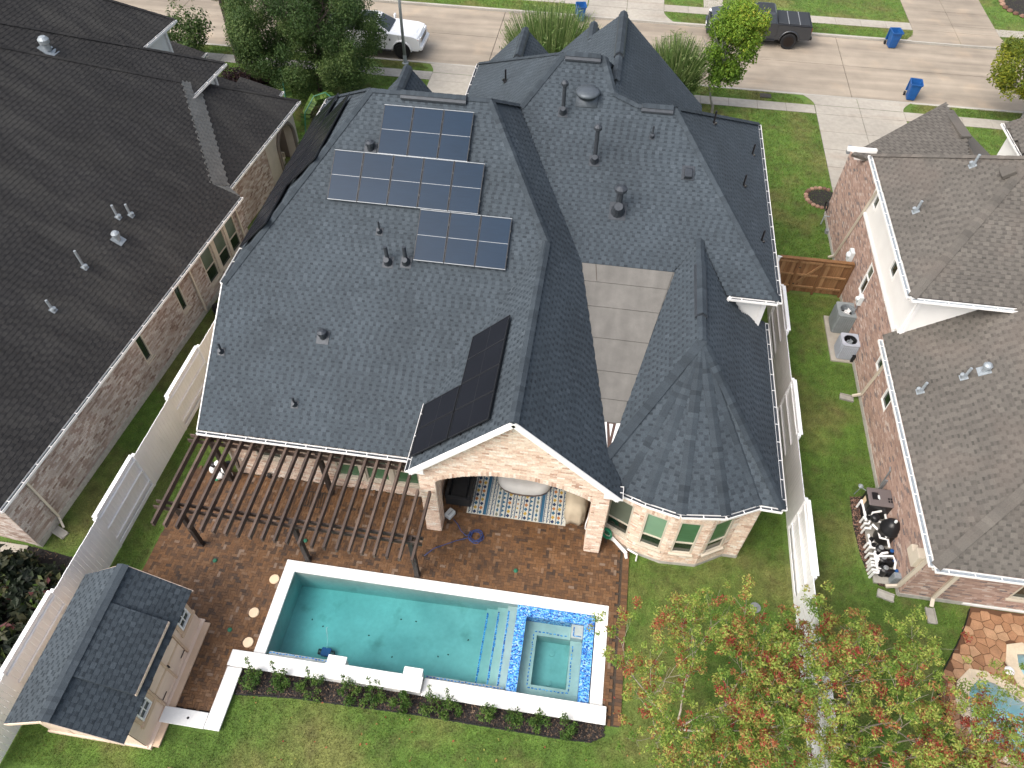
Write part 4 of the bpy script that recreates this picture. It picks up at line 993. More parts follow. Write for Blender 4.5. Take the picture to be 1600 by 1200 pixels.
# upper wing walls in white
for c_, L_, zt, zb in ((Vector((-17.48, 30.05, 0)), 6.0, 5.15, 2.6), (Vector((-20.49, 32.07, 0)), 6.0, 5.95, 2.6)):
    e_ = LM.to_3x3() @ Vector((1, 0, 0)); o = c_-e_*.42-dL*.35; o.z = zb
    o = o-dL*L_; F = frame(tuple(o), dL, e_); ws_ = hwall(lh, F, rect(0, 0, L_, zt-zb), (), None, .2, 'siding', 'siding_wall'); MB(F).box((L_-.05, (zt-zb)/2, .02), (.12, zt-zb, .05)).part('corner_board', MATS['white_trim'], ws_)
    o2 = o+dL*L_; o2.z = 0; F = frame(tuple(o2), -e_, dL); hwall(lh, F, rect(0, 0, 7, zt), (), None, .2, 'siding')
def eave(a, b, out): return gutter(a, b, lh, 'white_trim', out)
ex = LM.to_3x3() @ Vector((1, 0, 0))
eave(Lp(.41, -.25, 2.98), Lp(.41, 15.0, 2.98), ex); eave(Lp(-.34, 15.5, 2.98), Lp(-.34, 22.57, 2.98), ex)
eave(Lp(-.62, 14.72, 3.70), Lp(-.33, 15.46, 3.02), LM.to_3x3() @ Vector((.3, -1, 0)))
eave((-17.46, 30.05, 5.18), tuple(Vector((-17.46, 30.05, 5.18))-dL*7), ex); eave((-20.47, 32.07, 5.98), tuple(Vector((-20.47, 32.07, 5.98))-dL*7), ex)
for x, y, yb in ((-15.94, 31.83, 31.35), (-17.72, 31.96, 31.6), (-21.16, 34.83, 34.2)): eave((x+.02, y, 2.98), (x-.03, yb-.5, 2.98), (1, 0, 0)); MB().box((x-2.0, y-.6, 1.45), (3.0, .8, 2.9)).part('wall', MATS['stucco'], lh)
downspout([Lp(.42, 1.0, 2.9), Lp(.09, 1.0, 2.6), Lp(.09, 1.0, .3), Lp(.35, .75, .1)], lh); downspout([Lp(.4, 10.9, 2.9), Lp(.09, 10.9, 2.7), Lp(.09, 10.9, .2)], lh)
downspout([Lp(.42, 14.8, 2.9), Lp(.09, 14.8, 2.7), Lp(.09, 14.8, .2)], lh)
pieces('brick', 'brickwork', acc[0], acc[1], 'brick_wash', lh, 300)
nl = (.6, -.03, .8)
for x, y, h in ((-17.4, 19.5, .55), (-17.15, 19.87, .5), (-17.4, 16.93, .75), (-17.46, 14.9, .45)):
    lx = (LM.inverted() @ Vector((x, y, 0))).x; vent_pipe((x, y, lz(lx)), h, .045, nl, 'galvanised', False, .085, lroof, lean=(-.02, 0))
def hood_vent(x, y, z, parent, n, s=1.0, m='galvanised', name='turbine_vent'):
    mb = MB(); Q = Vector(n).normalized().to_track_quat('Z', 'Y').to_matrix(); c = Vector((x, y, z))
    mb.box(c+Vector(n).normalized()*.02, (.42*s, .46*s, .02), rot=Q); mb.lathe([(.11*s, 0), (.11*s, .2*s), (.16*s, .23*s), (.17*s, .34*s), (.10*s, .42*s), (.02, .44*s)], c, 12); return mb.part(name, MATS[m], parent)
hood_vent(-17.08, 18.63, lz((LM.inverted() @ Vector((-17.08, 18.63, 0))).x), lroof, nl, .9); hood_vent(-21.63, 24.94, 7.95, lroof, nl, 1.25)

# ------------------------------------------------------------------ neighbour on the right
rh = thing('right_house', 'two-storey neighbouring house of red brick and white siding under brown shingles', 'house', (13.5, 19, 0))
R = Roof('shingle_right'); 
def rw(x): return 3.3+.77*(x-10.4)
def ru(x): return 5.7+.69*(x-10.3)
R.plane([(10.4, 10.45, 3.3), (10.4, 19.2, 3.3), (14.4, 19.2, rw(14.4)), (14.4, 14.05, rw(14.4))], expo=.15, tooth=.32)
R.plane([(10.4, 10.45, 3.3), (14.4, 14.05, rw(14.4)), (20, 14.05, rw(14.4)), (20, 10.45, 3.3)], expo=.15, tooth=.32)
R.plane([(14.4, 14.05, rw(14.4)), (14.4, 19.2, rw(14.4)), (20, 19.2, rw(14.4)+.4), (20, 14.05, rw(14.4)+.4)], expo=.15, tooth=.32)
R.plane([(10.3, 18.62, 5.7), (10.3, 26.5, 5.7), (13.9, 23.15, ru(13.9)), (13.64, 22.8, ru(13.64))], expo=.15, tooth=.32)
R.plane([(10.3, 18.62, 5.7), (13.64, 22.8, ru(13.64)), (18, 22.8, ru(13.64)), (18, 18.62, 5.7)], expo=.15, tooth=.32)
R.plane([(10.3, 26.5, 5.7), (13.9, 23.15, ru(13.9)), (18, 23.15, ru(13.9)), (18, 26.5, 5.7)], expo=.15, tooth=.32)
R.plane([(10.35, 28.9, 4.6), (14.6, 32.3, 4.75), (14.85, 29.4, 4.9), (14.6, 26.6, 4.4)] if False else [(10.2, 28.4, 4.5), (14.4, 31.9, 5.0), (14.75, 29.2, 5.0), (14.5, 26.4, 4.5)], expo=.15, tooth=.32)
R.plane([(14.4, 31.9, 5.0), (16.4, 30.0, 4.0), (16.3, 26.5, 3.6), (14.75, 29.2, 5.0)], expo=.15, tooth=.32)
R.plane([(17.66, 32.8, 4.0), (17.76, 30.0, 4.0), (20.5, 30, 5.6), (20.5, 32.8, 5.2)], expo=.15, tooth=.32)
for a, b in (((10.4, 10.45, 3.3), (14.4, 14.05, rw(14.4))), ((10.3, 18.62, 5.7), (13.64, 22.8, ru(13.64))), ((10.3, 26.5, 5.7), (13.9, 23.15, ru(13.9))), ((14.4, 31.9, 5.0), (14.75, 29.2, 5.0))): R.cap(a, b, .30, .06, .2, .55)
rroof = R.finish(rh, 300, 80)
m = MB(); m.bar((14.42, 31.4, 5.1), (14.72, 29.4, 5.1), .42, .09); m.part('ridge_vent', MATS['shingle_right'], rroof)
acc = ([], [])
FW_ = frame((10.8, 30.3, 0), (0, -1, 0), (-1, 0, 0))       # west wall, x runs towards the camera
def Y(y): return 30.3-y
rwin = [(Y(23.40), 1.65, .55, 1.40), (Y(19.32), 1.70, .62, 1.30), (Y(17.80), 1.55, .62, 1.30)]
up = [(Y(25.75), 4.0, .52, 1.10), (Y(21.9), 3.98, .62, 1.15)]
ww = hwall(rh, FW_, [(0, .2), (19.2, .2), (19.2, 3.2), (11.2, 3.2), (11.2, 3.33), (4.2, 3.33), (4.2, 5.45), (3.6, 5.3), (.83, 3.56), (0, 3.5)], [rect(*q) for q in rwin], acc)
for i, q in enumerate(rwin):
    window(FW_, *q, ww, 'glass_green' if i else 'glass_olive', 'glass_dark', 'white_trim', split=.58 if i < 2 else 0, sill=False); soldiers(acc, FW_, q[0]-.12, q[0]+q[2]+.12, q[1]-.26, .2)
sd = hwall(rh, FW_, [(4.2, 3.33), (11.24, 3.33), (11.24, 5.5), (4.2, 5.5)], [rect(*q) for q in up], None, .22, 'siding', 'siding_wall')
for q in up: window(FW_, *q, sd, 'glass_olive', 'glass_dark', 'white_trim', split=.6, sill=False)
for k in range(11): MB(FW_).box((7.73, 3.43+k*.19, .006), (7.0, .176, .012), rot=Matrix.Rotation(.03, 3, 'X')).part('siding_board', MATS['siding'], sd) if False else None
MB(FW_).box((7.7, 3.36, .03), (7.06, .10, .06)).part('band_board', MATS['white_trim'], sd)
MB(FW_).box((9.6, .1, -.08), (19.2, .22, .22)).part('foundation', MATS['foundation'], rh)
Fs = frame((10.806, 19.045, 3.3), (1, 0, 0), (0, -1, 0)); ss = hwall(rh, Fs, [(0, 0), (2.6, 2.0), (2.6, 2.3), (0, 2.3)], (), None, .2, 'siding', 'siding_wall')
y = .22
while y < 2.2:
    x1 = min(3.0, (y+.15-.3)/.77+.12)
    if x1 > .2: MB(Fs).box((x1/2+.06, y+.085, .012), (x1-.13, .172, .014), rot=Matrix.Rotation(-.05, 3, 'X')).part('siding_board', MATS['siding'], ss)
    y += .178
for fr, off in ((FW_, 11.175), (Fs, .06)): MB(fr).box((off, (4.4 if fr is FW_ else 1.1), .02), (.12, 2.2, .05)).part('corner_board', MATS['white_trim'], rh)
fsw = frame((10.8, 11.1, 0), (1, 0, 0), (0, -1, 0)); sw2 = hwall(rh, fsw, rect(0, .2, 8, 3.0), [rect(2.88, .85, 1.3, 1.3)], acc); window(fsw, 2.88, .85, 1.3, 1.3, sw2, 'glass_dark', 'glass_dark', 'cream_trim', split=0); soldiers(acc, fsw, 2.7, 4.3, .62, .18)
MB(fsw).box((4, .1, -.08), (8, .22, .22)).part('foundation', MATS['foundation'], rh); MB(fsw).box((4.9, .14, .03), (6.0, .10, .06)).part('sill_band', MATS['white_trim'], rh)
hwall(rh, frame((15.6, 29.6, 0), (-1, 0, 0), (0, 1, 0)), rect(0, 0, 4.7, 3.3), (), None, .2, 'mortar_grey')
hwall(rh, frame((17.9, 32.4, 0), (0, -1, 0), (-1, 0, 0)), rect(0, 0, 3, 3.9), (), None, .2, 'siding')
gutter((10.38, 10.45, 3.28), (10.38, 19.0, 3.28), rh, 'white_trim', (-1, 0, 0), .14, floor='galvanised'); gutter((10.38, 10.43, 3.28), (18, 10.43, 3.28), rh, 'white_trim', (0, -1, 0), .14, floor='galvanised')
gutter((10.28, 18.62, 5.68), (10.28, 26.5, 5.68), rh, 'white_trim', (-1, 0, 0), .14, floor='galvanised'); gutter((10.28, 18.6, 5.68), (14.0, 18.6, 5.68), rh, 'white_trim', (0, -1, 0), .14, floor='galvanised')
MB().box((10.0, 26.95, 5.60), (1.1, .16, .13)).part('fascia', MATS['white_trim'], rh); MB().box((9.55, 27.05, 5.5), (.12, .16, .3)).part('gutter_end', MATS['grey_plastic'], rh)
gutter((17.64, 32.8, 3.98), (17.74, 30.0, 3.98), rh, 'white_trim', (-1, 0, 0))
MB().bar((10.72, 11.0, 3.18), (11.6, 10.72, 3.20), .5, .05).part('eave_return', MATS['white_trim'], rh)
downspout([(10.40, 25.4, 5.6), (10.73, 25.55, 5.3), (10.73, 26.9, .35), (10.55, 27.0, .15)], rh); downspout([(10.42, 18.45, 3.2), (10.73, 18.6, 2.9), (10.73, 18.95, .35), (10.45, 18.95, .2)], rh)
downspout([(10.42, 11.0, 3.2), (10.73, 11.15, 2.9), (10.73, 11.25, .35), (10.4, 11.25, .2)], rh, w=.11); downspout([(11.75, 10.6, 3.2), (11.75, 11.03, 2.8), (11.75, 11.03, .3), (11.72, 10.8, .15)], rh, w=.11)
pieces('brick', 'brickwork', acc[0], acc[1], 'brick_red', rh, 300)
for y, z in ((20.9, 3.38), (20.3, 3.4), (19.35, 3.5)): MB().lathe([(.045, 0), (.055, .1), (.02, .16)], (10.74, y, z), 8).part('floodlight', MATS['white_trim'], rh)
nr = (-.6, 0, .8)
for x, y, f in ((10.95, 16.4, rw), (11.95, 16.5, rw), (10.95, 22.5, ru), (12.6, 23.8, ru)): vent_pipe((x, y, f(x)), .45, .045, nr, 'galvanised', False, .095, rroof, lean=(.02, 0))
hood_vent(12.4, 16.55, rw(12.4), rroof, nr, .8); mb = MB(); c = Vector((13.2, 22.75, ru(13.2))); Q = Vector(nr).normalized().to_track_quat('Z', 'Y').to_matrix(); mb.box(c, (.5, .55, .03), rot=Q); mb.box(c+Vector((0, 0, .14)), (.42, .42, .16), rot=Q); mb.part('box_vent', MATS['shingle_right'], rroof, bevel=.02)

# ------------------------------------------------------------------ fences
def fence(name, label, p0, p1, secs, side0, face, h=1.86):
    """shadow fence: sections alternate pickets in front of / behind the rails"""
    t = thing('fence', label, 'fence', (p0[0], p0[1], 0)); p0, p1 = Vector((*p0, 0)), Vector((*p1, 0)); d = (p1-p0).normalized(); n = Vector((d.y, -d.x, 0)); L = (p1-p0).length
    PMs, PRs = [], []; s = 0; side = side0
    for i, sl2 in enumerate(secs):
        if s > L: break
        e = min(L, s+sl2); k = max(1, int(round((e-s)/.148))); w = (e-s)/k
        for j in range(k):
            c = p0+d*(s+(j+.5)*w)+n*(.045*side); c.z = .03
            hh = h-.03+rng.uniform(-.008, .008)
            x = d; 
            PMs.append(M4(d*(w-.008), n*.022, Vector((0, 0, 1))*hh, c)); PRs.append(.5)
        for z in (.35, 1.0, 1.62):
            MB().bar(p0+d*(s+.01)+n*(-.0*side)+Vector((0, 0, z)), p0+d*(e-.01)+Vector((0, 0, z)), .045, .09).part('rail', MATS['white_vinyl'], t)
        if side != face:
            MB().bar(p0+d*(s+.02)+n*(.06*side)+Vector((0, 0, h+.012)), p0+d*(e-.02)+n*(.06*side)+Vector((0, 0, h+.012)), .13, .03).part('cap_board', MATS['white_vinyl'], t)
            MB().bar(p0+d*(s+.02)+n*(-.04*side)+Vector((0, 0, .10)), p0+d*(e-.02)+n*(-.04*side)+Vector((0, 0, .10)), .03, .16).part('kick_board', MATS['white_vinyl'], t)
        c = p0+d*s; MB().box((c.x, c.y, (h+.02)/2), (.11, .11, h+.02)).part('post', MATS['white_vinyl'], t)
        s = e; side = -side
    for M in PMs:
        o = obj('picket', closed_box(), t); o.matrix_basis = Matrix(M.tolist())
    return t
_cb = []
def closed_box():
    if not _cb:
        m = MB(); m.add([tuple(v) for v in UB_V], [(4, 5, 6, 7), (0, 1, 5, 4), (1, 2, 6, 5), (2, 3, 7, 6), (3, 0, 4, 7), (3, 2, 1, 0)]); _cb.append(m.mesh('picket', MATS['white_vinyl'], norm=False))
    return _cb[0]
fence('fence', 'tall white board fence on the left, running past the shed towards the neighbour\'s brick wall', (-14.18, 2.2), (-13.62, 24.6), [2.05, 2.4, 2.35, 2.35, 2.4, 2.45, 2.4, 2.4, 2.4, 2.4], 1, 1)
fence('fence', 'tall white board fence on the right, between the turret and the air conditioners', (7.56, 3.4), (7.70, 24.6), [2.3, 2.4, 2.3, 2.6, 2.5, 2.45, 2.4, 2.5, 2.45, 2.4], -1, -1)

# cedar gate and panel between fence and right house
gt = thing('wooden_gate', 'brown cedar gate and side panel closing the passage by the red brick wall', 'gate', (9.2, 24.62, 0))
gx = 7.80; i = 0
while gx < 10.72:
    w = .138; pk = MB(); pk.box((gx+w/2, 24.66, .93+rng.uniform(-.01, .01)), (w-.006, .02, 1.74), r=rng.random()); pk.part('board', MATS['cedar'], gt); gx += w
for z in (.35, 1.0, 1.68):
    for a, b in ((7.82, 8.55), (8.62, 9.55), (9.62, 10.7)): m = MB(); m.box(((a+b)/2, 24.625, z), (b-a, .045, .09), r=.9); m.part('rail', MATS['cedar'], gt)
m = MB(); m.bar((8.66, 24.62, .4), (9.52, 24.62, 1.62), .04, .09, r=.85); m.part('brace', MATS['cedar'], gt)
for x in (8.585, 9.585, 10.72): m = MB(); m.box((x, 24.61, .93), (.09, .09, 1.86), r=.3); m.part('post', MATS['cedar'], gt)
m = MB(); m.box((9.27, 24.66, 1.84), (2.95, .16, .035), r=.5); m.part('cap_board', MATS['cedar'], gt)
for z in (.5, 1.4): m = MB(); m.box((8.62, 24.595, z), (.2, .01, .035)); m.part('hinge', MATS['black_plastic'], gt)

# ------------------------------------------------------------------ pergola
pg = thing('pergola', 'dark brown timber pergola with long rafters over the brick patio', 'pergola', (-7.8, 10.7, 0))
for x in (-11.4, -7.8, -4.22):
    for y in (9.46, 11.95):
        p = MB(); p.box((x, y, 1.30), (.145, .145, 2.56), r=.1); po = p.part('post', MATS['dark_post'], pg, bevel=.008)
        p = MB(); p.box((x, y, .06), (.18, .18, .09), r=.1); p.part('post_base', MATS['dark_post'], po)
for y in (9.46, 11.90):
    for dy in (-.095, .095):
        b = MB(); b.bar((-12.05, y+dy, 2.47), (-3.85, y+dy, 2.47), .045, .16, r=rng.random()); b.part('beam', MATS['dark_wood'], pg)
n = 22
for i in range(n):
    x = -11.72+i*(7.75/(n-1)); r = MB(); r.bar((x, 8.72, 2.645), (x+.02, 12.22 if x < -4.6 else 11.0, 2.65), .072, .195, r=rng.random()); r.part('rafter', MATS['dark_wood'], pg)

# ------------------------------------------------------------------ garden shed
sh = thing('garden_shed', 'beige timber shed with grey shingle roof and a low dormer, on the patio corner', 'shed', (-11.75, 5.25, 0))
R = Roof('shingle'); EX, EW, RX, EZ, RZ = -10.14, -13.36, -11.72, 1.86, 3.05
R.plane([(EX, 3.16, EZ), (EX, 7.25, EZ), (RX, 7.25, RZ), (RX, 3.16, RZ)], expo=.145, tooth=.27, tone=-.06)
R.plane([(EW, 3.16, EZ+.02), (RX, 3.16, RZ), (RX, 7.25, RZ), (EW, 7.25, EZ+.02)], expo=.145, tooth=.24)
R.plane([(-10.27, 4.26, 2.16), (-10.27, 6.20, 2.16), (RX, 6.20, RZ+.05), (RX, 4.26, RZ+.05)], expo=.145, tooth=.27, tone=-.04)
R.cap((RX, 3.16, RZ), (RX, 7.25, RZ), .34, .05, .15, .42); R.finish(sh, 300, 40)
acc_ = None
Fe = frame((-10.36, 3.48, 0), (0, 1, 0), (1, 0, 0)); sws = [(.42, .98, .50, .68), (2.62+.28, .98, .50, .68)]
we = MB(Fe); we.prism(rect(0, .1, 3.54, 1.82), -.08, 0, holes=[rect(*q) for q in sws]); we = we.part('wall', MATS['shed_wall'], sh)
for q in sws:
    fo = window(Fe, *q, we, 'glass_dark', 'glass_dark', 'white_trim', split=.5, sill=False, fw=.05, depth=.02)
    MB(Fe).box((q[0]+q[2]/2, q[1]+q[3]/2, .012), (.022, q[3]-.1, .03)).part('muntin', MATS['white_trim'], fo)
    for s_ in (-1, 1): MB(Fe).box((q[0]+q[2]/2+s_*(q[2]/2+.06), q[1]+q[3]/2-.03, .02), (.10, q[3]+.2, .03)).part('shutter', MATS['shed_trim'], we)
    MB(Fe).box((q[0]+q[2]/2, q[1]-.11, .03), (q[2]+.3, .14, .06)).part('sill', MATS['shed_trim'], we)
for k, x0 in enumerate((1.12, 1.83)):
    dm = MB(Fe); dm.box((x0+.35, .96, .015), (.695, 1.62, .03)); do = dm.part('door', MATS['shed_wall'], we)
    for z in (.2, 1.0, 1.72): MB(Fe).box((x0+.35, z, .036), (.69, .09, .016)).part('door_rail', MATS['shed_trim'] if z == 1.0 else MATS['shed_wall'], do)
    for z in (.45, 1.5): MB(Fe).box((x0+(.12 if k == 0 else .58), z, .05), (.24, .03, .012)).part('hinge', MATS['black_plastic'], do)
MB(Fe).box((1.88, .98, .06), (.03, .14, .05)).part('door_handle', MATS['black_plastic'], we)
for x in (1.06, 2.59, 1.825): MB(Fe).box((x, .98, .03), (.06, 1.66, .05)).part('door_frame', MATS['shed_trim'], we)
MB(Fe).box((1.77, .06, .05), (3.66, .12, .12)).part('sill_beam', MATS['shed_wall'], sh)
MB().box((-10.17, 5.25, .07), (.22, 3.5, .06)).part('threshold', MATS['shed_trim'], sh)
gs = [(.012, .08), (2.828, .08), (2.828, 1.83), (1.42, 2.86), (.012, 1.83)]
for y, nn in ((3.48, -1), (7.02, 1)):
    F = frame((-13.2 if nn < 0 else -10.36, y, 0), (1 if nn < 0 else -1, 0, 0), (0, nn, 0)); m = MB(F); m.prism(gs, -.08, 0); w_ = m.part('wall', MATS['shed_wall'], sh)
    for k in range(1, 4): MB(F).box((k*.71, 1.0, .008), (.02, 1.7, .012)).part('batten', MATS['shed_wall'], w_)
    MB(F).box((1.9, .32, .02), (.62, .16, .03)).part('floor_vent', MATS['shed_trim'], w_)
    MB(F).box((1.42, .07, .03), (2.9, .14, .05)).part('sill_beam', MATS['shed_wall'], sh)
m = MB(); m.box((-13.24, 5.25, .95), (.08, 3.5, 1.75)); m.part('wall', MATS['shed_wall'], sh)
for y in (3.155, 7.255):
    for a, b in (((EX, y, EZ-.06), (RX, y, RZ-.06)), ((RX, y, RZ-.06), (EW, y, EZ-.06))): MB().bar(a, b, .03, .10).part('rake_board', MATS['shed_wall'], sh)
MB().box((-10.262, 5.23, 2.10), (.03, 1.96, .10)).part('dormer_fascia', MATS['shed_wall'], sh)
MB().box((-10.42, 5.23, 2.04), (.03, 1.85, .2)).part('dormer_wall', MATS['shed_wall'], sh)
for y in (4.28, 6.18): 
    m = MB(); F = frame((-10.27, y, 0), (-1, 0, 0), (0, -1 if y < 5 else 1, 0)); m.add([(-10.29, y, 1.98), (-10.29, y, 2.12), (RX, y, RZ+.0), (RX, y, RZ-.06)], [(0, 1, 2, 3)]); m.part('dormer_cheek', MATS['shed_wall'], sh)

# ------------------------------------------------------------------ swimming pool with spa
pool = thing('swimming_pool', 'rectangular turquoise swimming pool with raised spa, white coping and step benches', 'pool', (-3.3, 7.7, 0))
x0, x1, y0, y1 = POOL; D = -1.12
m = MB()
m.add([(x0, y0, D), (-1.9, y0, D+.25), (-1.9, y1, D+.25), (x0, y1, D)], [(0, 1, 2, 3)])
m.add([(x0, y0, D), (x0, y1, D), (x0, y1, .03), (x0, y0, .03)], [(0, 1, 2, 3)]); m.add([(x0, y1, D), (x1, y1, D), (x1, y1, .03), (x0, y1, .03)], [(0, 1, 2, 3)]); m.add([(x0, y0, D), (x1, y0, D), (x1, y0, .03), (x0, y0, .03)], [(0, 1, 2, 3)]); m.add([(x1, y0, D), (x1, y1, D), (x1, y1, .03), (x1, y0, .03)], [(0, 1, 2, 3)]); m.add([(-1.9, y0, D), (x1, y0, D), (x1, y1, D), (-1.9, y1, D)], [(0, 1, 2, 3)])
m.part('shell', MATS['plaster'], pool, norm=False)
for i, (xa, z) in enumerate(((-1.92, -.68), (-1.56, -.46), (-1.24, -.25))):
    MB().box(((xa-.94)/2, (y0+y1)/2, (z+D)/2), (-.94-xa, y1-y0-.01, z-D)).part('step', MATS['plaster'], pool)
    for k in range(26):
        if rng.random() < .9: MB().box((xa+.06+rng.uniform(-.015, .015), y0+.15+k*(y1-y0-.3)/25, z+.006), (.045, .07+rng.random()*.03, .010)).part('tile', MATS['mosaic'], pool) if k % 2 == 0 else None
        
    MB().box((xa+.05, (y0+y1)/2, z+.003), (.05, y1-y0-.3, .006)).part('tile_line', MATS['mosaic'], pool)
for xa, xb in ((-8.05, -6.15), (-3.3, -1.0)):
    n_ = int((xb-xa)/.10)
    for i in range(n_): MB().box((xa+(i+.5)*(xb-xa)/n_, 6.47+rng.uniform(-.012, .012), -.05), (.07, .035, .012)).part('tile', MATS['mosaic'], pool)
    MB().box(((xa+xb)/2, 6.43, -.5), (xb-xa, .16, .87)).part('ledge', MATS['plaster'], pool)
# spa: tiled dam walls round a benched basin
sx0, sx1, sy0, sy1 = -.93, 1.46, 6.36, 8.99; tw = .31
def tiled(cx, cy, sx, sy): 
    b = MB(); b.box((cx, cy, (D+.045)/2), (sx, sy, .045-D)); return b.part('spa_wall', MATS['mosaic'], pool)
tiled((sx0+sx0+tw)/2, (sy0+sy1)/2, tw, sy1-sy0); tiled((sx1+sx1-tw)/2, (sy0+sy1)/2, tw, sy1-sy0); tiled((sx0+sx1)/2, sy1-tw/2, sx1-sx0-2*tw-.002, tw)
bx0, bx1, by0, by1 = sx0+tw, sx1-tw, sy0, sy1-tw
ix0, ix1, iy0, iy1 = -.24, .80, 6.80, 8.28; zb = -.36
for cx, cy, sx, sy in (((bx0+ix0)/2, (by0+by1)/2, ix0-bx0, by1-by0), ((ix1+bx1)/2, (by0+by1)/2, bx1-ix1, by1-by0), ((ix0+ix1)/2, (by0+iy0)/2, ix1-ix0-.002, iy0-by0), ((ix0+ix1)/2, (iy1+by1)/2, ix1-ix0-.002, by1-iy1)):
    MB().box((cx, cy, (zb+D)/2), (sx, sy, zb-D)).part('spa_bench', MATS['plaster'], pool)
MB().box(((bx0+bx1)/2, (by0+by1)/2, -.86), (bx1-bx0, by1-by0, .04)).part('spa_floor', MATS['plaster'], pool)
MB().box((.96, 8.46, -.33), (.36, .42, .5)).part('spa_step', MATS['plaster'], pool)
for a, b in (((.86, 8.60), (.86, 8.32)), ((.86, 8.32), (1.1, 8.32))): MB().bar((a[0], a[1], -.074), (b[0], b[1], -.074), .035, .008).part('tile_line', MATS['mosaic'], pool)
for a, b in (((ix0-.1, iy0-.1), (ix1+.08, iy0-.1)), ((ix0-.1, iy1+.1), (ix1-.1, iy1+.1)), ((ix0-.1, iy0-.05), (ix0-.1, iy1+.05)), ((ix1+.08, iy0-.05), (ix1+.08, iy1-.15))):
    L = math.hypot(b[0]-a[0], b[1]-a[1]); k = int(L/.11)
    for i in range(k):
        t0, t1 = (i+.15)/k, (i+.8)/k; j = rng.uniform(-.012, .012); MB().bar((a[0]+(b[0]-a[0])*t0+j, a[1]+(b[1]-a[1])*t0+j, zb+.006), (a[0]+(b[0]-a[0])*t1+j, a[1]+(b[1]-a[1])*t1+j, zb+.006), .035, .01).part('tile', MATS['mosaic'], pool)
for y in (7.95, 7.05): MB().lathe([(.09, 0), (.09, .03), (.0, .035)], (.28, y, -.835), 14).part('drain_cover', MATS['plaster'], pool)
w = MB(); w.box(((x0+sx0)/2, (y0+y1)/2, (-.035+D-.02)/2), (sx0-x0+.002, y1-y0+.01, -.035-D+.02)); w.part('water', MATS['pool_water'], pool)
w = MB(); w.box(((bx0+bx1)/2, (by0+by1)/2, (-.03-.95)/2), (bx1-bx0+.004, by1-by0+.01, .92)); w.part('spa_water', MATS['pool_water'], pool)
# coping slabs
def cop(xa, xb, ya, yb, z=.072, n=1, alongx=True, th=.08):
    for i in range(n):
        if alongx: a, b, c, d = xa+(xb-xa)*i/n, xa+(xb-xa)*(i+1)/n, ya, yb
        else: a, b, c, d = xa, xb, ya+(yb-ya)*i/n, ya+(yb-ya)*(i+1)/n
        m = MB(); m.box(((a+b)/2, (c+d)/2, z-th/2), (b-a-.004, d-c-.004, th)); m.part('coping_slab', MATS['coping'], pool, bevel=.012)
cop(-8.46, -4.25, 9.0, 9.36); cop(-4.25, 1.86, 9.0, 9.36); cop(-8.46, -8.10, 6.31, 9.0, alongx=False, n=1); cop(1.49, 1.86, 6.33, 9.0, alongx=False, n=1)
# low wall along the front, with the raised middle
def wallbox(xa, xb, ya, yb, zt, name='front_wall', m='wall_plaster', th=None):
    b = MB(); b.box(((xa+xb)/2, (ya+yb)/2, (zt-.4)/2), (xb-xa, yb-ya, zt+.4)); return b.part(name, MATS[m], pool, bevel=.01)
wallbox(-9.02, -6.12, 5.90, 6.30, .14); wallbox(-3.30, 1.94, 5.90, 6.30, .14); cop(-9.05, -6.14, 5.86, 6.33, .19, 1, th=.05); cop(-3.28, 1.97, 5.86, 6.36, .19, 1, th=.05)
wallbox(-6.12, -3.30, 5.90, 6.28, .42); wallbox(-6.10, -5.60, 6.285, 6.48, .42); wallbox(-3.86, -3.34, 6.285, 6.48, .42)
cop(-6.15, -3.28, 5.86, 6.30, .475, 1, th=.05); cop(-6.13, -5.57, 6.305, 6.52, .475, 1, th=.05); cop(-3.88, -3.32, 6.305, 6.52, .475, 1, th=.05)
MB().box((-4.75, 5.885, .25), (.05, .03, .30)).part('wall_joint', MATS['white_trim'], pool)
wallbox(-8.98, -8.62, 4.15, 5.88, .12); cop(-9.02, -8.57, 4.12, 5.84, .17, 1, th=.05); wallbox(-10.28, -8.99, 4.14, 4.50, .12); cop(-10.32, -9.03, 4.11, 4.54, .17, 1, th=.05)
MB().lathe([(.035, 0), (.035, .008), (0, .009)], (-9.55, 4.32, .172), 10).part('anchor_hole', MATS['black_plastic'], pool)
for k in range(9):
    mb = MB(); c = (rng.uniform(-7.6, -2.2), rng.uniform(7.0, 8.6)); zf = D+.25*(c[0]-x0)/(-1.9-x0); mb.box((c[0], c[1], zf+.012), (.05, .035, .012), rot=Matrix.Rotation(rng.random()*3, 3, 'Z')); setp(mb.part('sunken_leaf', MATS['leaf_debris']), ['sunken dark leaf in the pool, the one nearest the spa steps', 'sunken dark leaf in the pool near the pergola side'][k] if False else 'small dark leaf lying under water on the turquoise pool floor', 'leaf', 'sunken leaves on the pool floor')
rb_ = thing('pool_cleaner', 'blue robotic pool cleaner on the floor of the pool near the raised wall', 'pool cleaner', (-6.62, 6.98, -1.2)); c = Vector((-6.62, 6.98, -.97))
MB().box(c+Vector((0, 0, .06)), (.30, .26, .12)).part('body', MATS['bin_blue'], rb_, bevel=.02)
for s_ in (-1, 1): MB().lathe([(.09, -.05), (.09, .05)], c+Vector((s_*.2, 0, .02)), 12, R=Matrix.Rotation(math.pi/2, 3, 'Y')).part('track', MATS['black_plastic'], rb_)
MB().tube([c+Vector((0, .1, .1)), c+Vector((.02, .3, .4)), c+Vector((-.02, .5, .75)), c+Vector((.03, .52, .80))], .012, 5).part('cable', MATS['pipe_white'], rb_)
